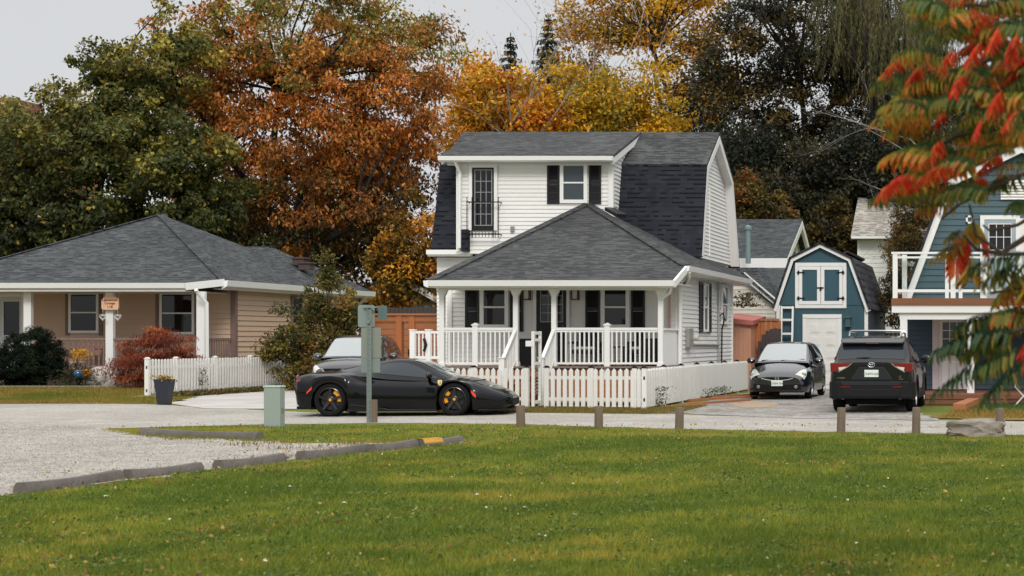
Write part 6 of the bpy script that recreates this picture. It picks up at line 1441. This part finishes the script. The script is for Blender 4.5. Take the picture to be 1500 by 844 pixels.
small_plant('plant','', '', PLANTER, .3,.16,160,.09,[(150,110,60),(110,96,50),(190,160,70)],parent=PLANTER_T)
small_plant('flower_clump','yellow flowers growing up in front of the cottage porch rail','flowers',P(117,526,46.6),.32,.3,260,.09,[(206,150,24),(190,128,20),(214,170,40)])
small_plant('flower_clump','low yellow flowers beside the pale garden rock','flowers',P(126,551,46.2),.26,.2,160,.09,[(206,140,24),(196,120,20)])
small_plant('garden_shrub','low green planting at the foot of the cottage porch','shrub',(PX(118,46.3),46.3,.18),1.4,.55,1800,.08,[(34,44,24),(52,58,30),(80,72,40)])
small_plant('garden_shrub','green stems below the yellow flowers beside the round bush','shrub',(PX(112,46.7),46.7,.3),.5,.6,500,.08,[(38,48,26),(60,66,32)])
t = thing('glass_gazing_ball', 'small blue garden globe among the flowers by the porch', 'ornament', P(115,550,46.1)); m=MB(); m.lathe([(.14*math.sin(a),.14*math.cos(a)) for a in np.linspace(0,math.pi,12)],P(115,548,46.1),16); m.build('globe', mat('blue_glazed_ball',(40,96,140),.1,coat=1), t, smooth=True); m=MB(); m.tube([P(115,548,46.1)-Vector((0,0,.55)),P(115,548,46.1)-Vector((0,0,.12))],.04,8); m.build('stand', IRON, t)
small_plant('weed_tuft','scrubby weeds at the foot of the picket fence corner','weeds',G(957,598)+Vector((.12,.25,0)),.28,.5,200,.07,[(60,70,36),(84,84,46),(40,46,28)])
for px,D in ((1040,41.3),(1052,42.4),(1062,43.4)): small_plant('weed_tuft','small weeds growing along the driveway picket fence','weeds',(-8.45,D,0),.3,.3,90,.07,[(54,64,34),(84,84,46)],'weeds by the fence')
small_plant('creeper','dry brown creeper on the cottage picket fence','plant',(-23.7,44.3,.3),.2,.5,120,.07,[(110,60,44),(80,70,40),(60,60,34)])
small_plant('creeper','dark leafy creeper near the far end of the cottage picket fence','plant',(-23.68,49,.2),.3,.7,200,.08,[(40,48,28),(60,60,34)])
r2 = np.random.default_rng(3); n=2600; pos=np.stack([-23.55+r2.normal(size=n)*.14, r2.uniform(41.8,50,n), r2.random(n)*.14+.02],1); P_=pal([(96,78,40),(120,96,50),(70,76,36)])
o = npmesh('fence_ground_cover', leaves(pos, unit(r2.normal(size=(n,3))), .09), 4, LEAF, None, P_[r2.integers(3,size=n)]); tag(o,'ragged brown ground cover along the cottage picket fence','ground cover',kind='stuff')
small_plant('shrub','bare leaning shrub in front of the flaking white wall','shrub',P(1093,450,50.6),.6,.5,260,.14,[(90,84,50),(110,96,60),(70,66,44)])
# ================= LAWN GRASS =================
def inside(px, py, poly):
    c = np.zeros(len(px), bool); j = len(poly)-1
    for i in range(len(poly)):
        xi, yi = poly[i][0], poly[i][1]; xj, yj = poly[j][0], poly[j][1]
        c ^= ((yi > py) != (yj > py)) & (px < (xj-xi)*(py-yi)/(yj-yi+1e-12)+xi); j = i
    return c
def vnoise(x, y, s, seed):
    r = np.random.default_rng(seed); g = r.random((64,64)); u = x*s; v = y*s; iu = np.floor(u).astype(int); iv = np.floor(v).astype(int); fu = u-iu; fv = v-iv
    fu = fu*fu*(3-2*fu); fv = fv*fv*(3-2*fv); G_ = lambda a,b: g[a%64,b%64]
    return (G_(iu,iv)*(1-fu)+G_(iu+1,iv)*fu)*(1-fv)+(G_(iu,iv+1)*(1-fu)+G_(iu+1,iv+1)*fu)*fv
def fbm(x, y, s, seed): return .5*vnoise(x,y,s,seed)+.3*vnoise(x,y,s*2.1,seed+1)+.2*vnoise(x,y,s*4.7,seed+2)
def blades(x, y, h, wd, cols, z0=0.0, seed=1):
    r = np.random.default_rng(seed); n = len(x); a = r.uniform(0,2*np.pi,n); ln = r.normal(0,.38,(n,2))+np.array([.1,0]); b = np.stack([x,y,np.full(n,z0) if np.isscalar(z0) else z0],1)
    sd = np.stack([np.cos(a),np.sin(a),np.zeros(n)],1)*(wd*r.uniform(.7,1.3,n))[:,None]; hh = h*r.uniform(.55,1.35,n)
    tip = b+np.stack([ln[:,0]*hh,ln[:,1]*hh,hh],1); return np.stack([b-sd,b+sd,tip],1).reshape(-1,3)
M_BLADE = leafmat('grass_blade', .3, .6)
NG = 470000; r = np.random.default_rng(21)
# more blades where the sward is nearest the open green; thins out toward the road
D_ = 9.6+(28.8-9.6)*r.random(NG)**1.25; X_ = r.uniform(-.70,.06,NG)*D_+r.uniform(-.5,.5,NG)
lawn_poly = [(-40,9)]+[(p.x,p.y) for p in (G(-400,775),G(-120,748),G(20,727),G(170,709),G(300,693),G(440,676),G(600,658),G(690,647),G(560,651),G(440,651),G(330,646),G(215,641),G(145,630),G(300,626),G(390,624),G(560,622),G(740,623.5),G(1000,630.5),G(1232,635),G(1500,640),G(1700,643))]+[(6,9)]
e1 = fbm(X_,D_,1.3,5)
ok = inside(X_+(e1-.5)*.5, D_+(fbm(X_,D_,1.1,8)-.5)*.5, lawn_poly); X_, D_ = X_[ok], D_[ok]; n = len(X_)
q1 = fbm(X_,D_,.38,31); q2 = fbm(X_,D_,1.1,41); q3 = fbm(X_,D_,2.6,51)
C = pal([(88,108,36),(118,130,44),(146,142,54),(178,148,66),(164,122,66)])
k = np.clip((q1*.8+q2*.9+q3*.9-1.12)*3.0+r.normal(size=n)*.6, 0, 3)
edge = inside(X_, D_, lawn_poly) & ~inside(X_*1.0, D_+.0, [(-40,9)]+[(p.x,p.y) for p in (G(-400,800),G(20,742),G(300,705),G(600,668),G(760,648),G(760,634),G(1000,640),G(1232,645),G(1500,650),G(1700,653))]+[(6,9)])
k = np.where(edge, np.clip(k+1.5*r.random(n)*(q2*1.6), 0, 4), k)
i0 = np.floor(k).astype(int); f_ = (k-i0)[:,None]; tint = C[i0]*(1-f_)+C[np.minimum(i0+1,4)]*f_; tint *= (1+r.normal(size=(n,1))*.16)*(.82+.36*fbm(X_,D_,.9,77))[:,None]
hgt = .05*(.6+.9*fbm(X_,D_,.8,61))*np.where(edge,.75,1)
o = npmesh('lawn_grass', blades(X_, D_, hgt, .0042, None, 0.0, 2), 3, M_BLADE, None, np.clip(tint,.004,1)); tag(o,'mown green lawn with yellow patches filling the foreground','grass',kind='stuff')
# verges: cottage lawn, straw strip by the fence, right-hand lawn, scattered tufts on the lot edge
xs=[];ys_=[];zs=[];cs=[]
n=60000; x=r.uniform(-33,-21.9,n); y=38.3+7*r.random(n); z=np.interp(y,[38.35,40.2,42.5,45.4],[.01,.05,.12,.2]); kk=~((x>-24)&(y>40.8)); x,y,z=x[kk],y[kk],z[kk]; q=fbm(x,y,.6,91)+r.normal(size=len(x))*.12
Cv=pal([(92,104,36),(120,116,44),(150,128,58),(132,106,60)]); i0=np.clip((q-.2)*6.5,0,3).astype(int); xs.append(x);ys_.append(y);zs.append(z);cs.append(Cv[i0])
pv=[(-14.2,37.0),(-8.6,35.7),(-7.6,37.0),(G(1000,604).x,G(1000,604).y),(G(945,607).x,G(945,607).y),(G(760,605).x,G(760,605).y),(G(640,604).x,G(640,604).y)]
x=r.uniform(-14.5,-7,30000); y=r.uniform(32.5,37.2,30000); kk=inside(x,y,pv); x,y=x[kk],y[kk]; xs.append(x);ys_.append(y);zs.append(x*0+.006);cs.append(pal([(118,104,50),(96,100,44),(140,116,66)])[r.integers(3,size=len(x))])
pv=[(G(1372,613).x,G(1372,613).y),(G(1395,606).x,G(1395,606).y),(-1.3,37.5),(3,37.5),(3,31.6),(G(1500,617).x,G(1500,617).y)]
x=r.uniform(-3,3,24000); y=r.uniform(31,37.6,24000); kk=inside(x,y,pv); x,y=x[kk],y[kk]; q=(y-31.6)/6+r.normal(size=len(x))*.15; xs.append(x);ys_.append(y);zs.append(x*0+.02);cs.append(np.where((q<.45)[:,None],pal([(146,118,58)])[0],pal([(66,96,44)])[0])*(1+r.normal(size=(len(x),1))*.2))
n=30000; x=r.uniform(-22,-9,n); y=r.uniform(17,28.4,n); lotp=[(p.x,p.y) for p in lot]; kk=inside(x,y,lotp)&~inside(x,y,[(p.x,p.y) for p in (G(-900,600),G(60,612),G(150,626),G(240,648),G(420,660),G(470,662),G(300,680),G(100,706),G(-300,740))]); kk&=fbm(x,y,1.5,15)>.45; x,y=x[kk],y[kk]; xs.append(x);ys_.append(y);zs.append(x*0+.008);cs.append(pal([(150,122,76),(128,104,60),(110,104,52)])[r.integers(3,size=len(x))])
x=np.concatenate(xs);y=np.concatenate(ys_);z=np.concatenate(zs);cc=np.concatenate(cs); o=npmesh('verge_grass', blades(x,y,.06,.007,None,z,5),3,M_BLADE,None,np.clip(cc*(1+r.normal(size=(len(x),1))*.15),.004,1)); tag(o,'dry straw coloured grass on the road verges','grass',kind='stuff')
# gravel stones on the lot: real pebbles
n=52000; D2=16+12.5*r.random(n); x=r.uniform(-.74,-.36,n)*D2; y=D2; kk=inside(x,y,lotp); x,y=x[kk],y[kk]; n=len(x); s=(.006+.012*r.random(n)**3)[:,None]; b=np.stack([x,y,np.full(n,.006)],1)
an=r.uniform(0,6.28,n); u=np.stack([np.cos(an),np.sin(an),np.zeros(n)],1); v=np.stack([-np.sin(an),np.cos(an),np.zeros(n)],1); tp=b+np.array([0,0,1])*s*1.1+u*s*.2
A_=b+u*s;B2=b+v*s*.8-u*s*.3;C2=b-v*s*.9-u*s*.4
vv=np.stack([A_,B2,tp, B2,C2,tp, C2,A_,tp],1).reshape(-1,3); gv=np.repeat(r.uniform(.2,.5,n),3)[:,None]*np.array([1,.96,.9]); o=npmesh('lot_gravel', vv, 3, leafmat('stone',0,.9), None, gv); tag(o,'loose pale gravel stones on the parking lot','gravel',kind='stuff')
# broad weed leaves and curled brown leaf litter
n=26000; cx_=r.uniform(-.7,.06,900); cd=9.7+18.5*r.random(900)**1.2; i0=r.integers(900,size=n); x=cx_[i0]*cd[i0]+r.normal(size=n)*.12; y=cd[i0]+r.normal(size=n)*.12; kk=inside(x,y,lawn_poly); x,y=x[kk],y[kk]; n=len(x)
o=npmesh('lawn_weeds', leaves(np.stack([x,y,r.uniform(.015,.05,n)],1), unit(r.normal(size=(n,3))*np.array([1,1,.25])), .035, .6, .1, .3), 4, LEAF, None, np.clip(pal([(74,100,40),(96,116,52),(60,84,36),(120,130,64)])[r.integers(4,size=n)]*(1+r.normal(size=(n,1))*.15),.004,1)); tag(o,'broad leaved weeds and clover scattered through the lawn','weeds',kind='stuff')
n=9000; D2=9.7+19*r.random(n); x=r.uniform(-.72,.08,n)*D2; y=D2; dens=fbm(x,y,.5,101)*.6+fbm(x,y,2.2,111)*.4; nearc=inside(x,y,[(p.x,p.y) for p in (G(-200,790),G(20,745),G(300,706),G(600,668),G(720,652),G(700,640),G(560,646),G(440,640),G(250,690),G(-50,725))]); kk=(dens>.6)|(nearc&(r.random(n)<.5)); x,y=x[kk],y[kk]; n=len(x)
o=npmesh('leaf_litter', leaves(np.stack([x,y,r.uniform(.02,.055,n)],1), unit(r.normal(size=(n,3))*np.array([1,1,.3])), .045, .6, .2, .4), 4, LEAF, None, np.clip(pal([(150,112,60),(124,88,50),(176,140,76),(98,74,46),(186,158,92)])[r.integers(5,size=n)]*(1+r.normal(size=(n,1))*.18),.004,1)); tag(o,'curled brown leaf litter drifted on the lawn and by the parking stops','leaf litter',kind='stuff')
# pale flecks on the lawn
me=None; FLK=mat('bleached_leaf',(206,198,176),.7,var=.2)
random.seed(5)
fl=[(795,715),(570,688),(505,744),(712,751),(842,762),(1008,716),(1242,740),(1196,681),(1300,658),(880,680),(950,642),(760,672),(775,755),(1120,771),(790,793),(1240,706),(1446,708),(955,800),(735,736),(855,715),(905,714),(1065,743),(390,712),(197,712),(212,690),(425,720),(565,730),(432,763),(602,792),(388,832),(250,770),(1330,788),(1180,736),(1224,736),(840,716),(310,652),(712,650)]+[(random.randint(20,1480),random.randint(655,835)) for _ in range(45)]
fl=[q for q in fl if q[1]>748-.17*q[0]]
for i,(px,py) in enumerate(fl):
    g_=G(px,py)
    if me is None:
        m=MB(); m.add([(-.032,0,0),(-.008,.02,.008),(.03,.008,.0),(.016,-.018,.012)],[(0,3,2,1)]); m.add([(-.03,0,.001),(-.01,.012,.02),(.012,.004,.012)],[(0,2,1)]); o=m.build('fallen_leaf',FLK,None,fixn=False); me=o
    else: o=me.copy(); COL.objects.link(o)
    o.location=(g_.x,g_.y,.05); s_=random.uniform(.25,.8); o.scale=(s_,s_,s_); o.rotation_euler=(random.uniform(-.5,.5),random.uniform(-.5,.5),random.uniform(0,6)); tag(o,'small bleached leaf lying on the lawn','leaf','bleached leaves on the lawn')
# ================= SUMAC IN THE FOREGROUND =================
SU = thing('sumac_tree','staghorn sumac branch with drooping green, orange and red fronds at the right edge','tree',(1.3,7.6,0))
def frond(vs, tn, p, q, arch, col, lsz=.11, npair=11, dr=1.0):
    """compound leaf: drooping pairs of toothed leaflets along an arching stalk"""
    p=np.array(p); q=np.array(q); L_=np.linalg.norm(q-p); dv=(q-p)/L_; sd=np.cross(dv,[0,0,1.]); sd/=np.linalg.norm(sd)+1e-9
    for i in range(npair):
        t=.12+.86*i/(npair-1); c=p+(q-p)*t+np.array([0,0,arch*L_*math.sin(math.pi*t*.9)]); sz=lsz*(.55+.75*math.sin(math.pi*min(.98,.18+.72*t)))*RNG.uniform(.85,1.15)
        for s in (1,-1):
            d=sd*s*RNG.uniform(.35,.75)+dv*RNG.uniform(.2,.5)+np.array([0,0,-1.0*dr*RNG.uniform(.7,1.2)]); d/=np.linalg.norm(d); w_=np.cross(d,dv*.8+np.array([0,.35,.2])); w_/=np.linalg.norm(w_)+1e-9; w_*=sz*.105; nr=np.cross(d,w_); nr=nr/(np.linalg.norm(nr)+1e-9)*sz*.06
            a=c; m1=c+d*sz*.35; m2=c+d*sz*.72+nr*.6; e=c+d*sz+nr*2
            vs+= [a,m1+w_-nr,m1,m1-w_-nr]; vs+=[m1,m1+w_-nr,m2+w_*.75-nr,m2]; vs+=[m1,m2,m2-w_*.75-nr,m1-w_-nr]; vs+=[m2,m2+w_*.75-nr,e,m2-w_*.75-nr]
            base,tip=col(t); base=np.array(base)*(1+RNG.normal()*.14); tip=np.array(tip)*(1+RNG.normal()*.14)
            tn += [base,base*.55+tip*.45,base*.5+tip*.5,tip]
GRN=np.array(lin((70,92,54))); GR2=np.array(lin((104,118,52))); YG=np.array(lin((168,146,54))); OR=np.array(lin((206,104,40))); RD=np.array(lin((204,54,32))); DG=np.array(lin((44,66,46)))
def c_green(t): return GRN, YG*.8 if RNG.random()<.5 else GR2
def c_yel(t): return (GRN if t<.6 else GR2), (YG if RNG.random()<.75 else OR)
def c_or(t): return (GR2 if RNG.random()<.5 else YG), (OR*.9+RD*.1 if RNG.random()<.7 else YG)
def c_red(t): return (RD if RNG.random()<.6 else OR), (RD*.8 if RNG.random()<.6 else OR*.8)
def c_dark(t): return DG, GRN if RNG.random()<.7 else YG*.7
vs=[];tn=[]
def fr(x0,y0,x1,y1,col,D=None,arch=.16,lsz=None,dr=1.0,npair=14):
    D=D or RNG.uniform(7.1,8.2); p=P(x0,y0,D+RNG.uniform(-.15,.15)); q=P(x1,y1,D+RNG.uniform(-.25,.25)); L_=(q-p).length
    frond(vs,tn,p,q,arch,col,lsz or max(.06,min(.1,L_*.36)),npair,dr); return p
tips=[(1332,18,c_yel),(1355,52,c_green),(1330,82,c_yel),(1322,112,c_green),(1332,128,c_yel),(1308,150,c_yel),(1290,160,c_yel),(1280,182,c_or),(1300,195,c_yel),(1294,236,c_or),(1325,262,c_yel),(1322,285,c_green),(1345,308,c_or)]
for x,y,c in tips: fr(x+RNG.uniform(60,85),y-RNG.uniform(-4,16),x,y,c)
for k in range(150):       # dense upper mass, thinning towards the lower left
    y=RNG.uniform(-70,235); xl=1330+max(0,60-y)*.35+RNG.uniform(0,40); x=RNG.uniform(xl,1560); c=[c_yel,c_green,c_or,c_red,c_yel,c_red,c_green,c_yel][RNG.integers(8)]
    sgn=-1 if RNG.random()<.75 else 1; L_=RNG.uniform(45,85)
    if c is c_red: fr(x,y,x+sgn*L_*.55,y+L_*.45,c,arch=.12,dr=1.1,lsz=.06,npair=11)
    else: fr(x,y,x+sgn*L_,y+RNG.uniform(-12,26),c)
for k in range(10): x=RNG.uniform(1345,1490); y=RNG.uniform(225,300); fr(x,y,x-RNG.uniform(50,85),y+RNG.uniform(0,30),[c_or,c_yel,c_green,c_red][RNG.integers(4)])
for x0,y0,x1,y1 in ((1455,18,1425,45),(1475,30,1450,75),(1492,45,1475,95),(1440,60,1420,92),(1400,70,1378,100),(1412,110,1396,140),(1470,130,1452,165),(1490,160,1468,188),(1395,150,1372,178),(1350,95,1335,118),(1382,205,1362,232),(1440,170,1425,200),(1352,240,1330,262)): fr(x0,y0,x1,y1,c_red,7.2,arch=.1,dr=1.2,lsz=.07,npair=11)
low=[(1415,352,1365,380,c_yel),(1412,335,1385,352,c_yel),(1405,345,1400,405,c_red),(1418,345,1412,398,c_red),(1440,340,1446,372,c_red),(1428,325,1418,345,c_or),(1424,372,1422,398,c_or),(1430,262,1395,280,c_yel),(1448,262,1420,275,c_red),(1500,255,1448,272,c_green),(1520,228,1460,252,c_yel),(1510,300,1480,300,c_green),
 (1510,368,1425,392,c_dark),(1520,385,1440,415,c_green),(1530,392,1460,440,c_yel),(1530,450,1440,470,c_yel),(1500,478,1365,522,c_dark),(1490,490,1410,520,c_green),(1480,515,1368,578,c_dark),(1510,520,1440,590,c_dark),(1500,505,1430,545,c_green),(1515,480,1500,545,c_red),(1530,405,1500,430,c_or),(1500,440,1455,500,c_dark),(1470,455,1400,480,c_dark)]
for x0,y0,x1,y1,c in low: fr(x0,y0,x1,y1,c,7.3 if y0>360 else 7.8,arch=.12,lsz=.115 if y0>360 else None,npair=15 if y0 > 360 else 12)
npmesh('crown', np.array(vs), 4, LEAF, SU, np.clip(np.array(tn),.004,1), SU.location)
mb=MB()
def br(pts,D,r0,r1): mb.tube([P(x,y,D+RNG.uniform(-.05,.05)) for x,y in pts],list(np.linspace(r0,r1,len(pts))),7)
br([(1560,300),(1500,350),(1465,372),(1430,365),(1412,345)],7.8,.02,.006); br([(1520,372),(1470,372),(1430,345),(1420,300)],7.75,.012,.006); br([(1560,290),(1490,330),(1450,338),(1440,330)],7.9,.012,.005)
br([(1600,120),(1530,62),(1480,72),(1440,92),(1400,110),(1350,150)],7.7,.02,.006); br([(1600,180),(1530,140),(1460,150),(1380,165),(1330,175)],7.6,.02,.006); br([(1620,260),(1540,200),(1470,185),(1400,200),(1350,230)],7.6,.02,.006); br([(1600,60),(1520,20),(1470,10),(1400,5)],7.6,.018,.006)
br([(1640,560),(1560,470),(1500,480),(1440,500)],7.3,.022,.007); br([(1620,520),(1540,420),(1500,420),(1450,430)],7.3,.02,.006); br([(1640,600),(1560,520),(1500,520)],7.3,.02,.008); br([(1500,255),(1440,280),(1405,300),(1380,320)],7.7,.01,.005)
tk=[Vector((1.3,7.6,-.1)),Vector((1.1,7.6,.8)),Vector((.75,7.5,1.6)),Vector((.5,7.6,2.4)),Vector((.42,7.7,3.6))]; mb.tube(tk,[.09,.08,.065,.05,.03],10); mb.tube([tk[1],Vector((.6,7.4,1.1)),P(1640,580,7.3)],[.05,.04,.022],8); 
for (x,y,D) in ((1560,300,7.8),(1560,290,7.9),(1600,120,7.7),(1600,180,7.6),(1620,260,7.6),(1600,60,7.6),(1640,560,7.3),(1620,520,7.3),(1640,600,7.3),(1520,372,7.75)): 
    q=P(x,y,D); s_=min(tk,key=lambda v:(v-q).length); mb.tube([s_,s_.lerp(q,.5)+Vector((0,0,.05)),q],[.035,.026,.02],7)
mb.build('trunk', BARK, SU, smooth=True, fixn=False)
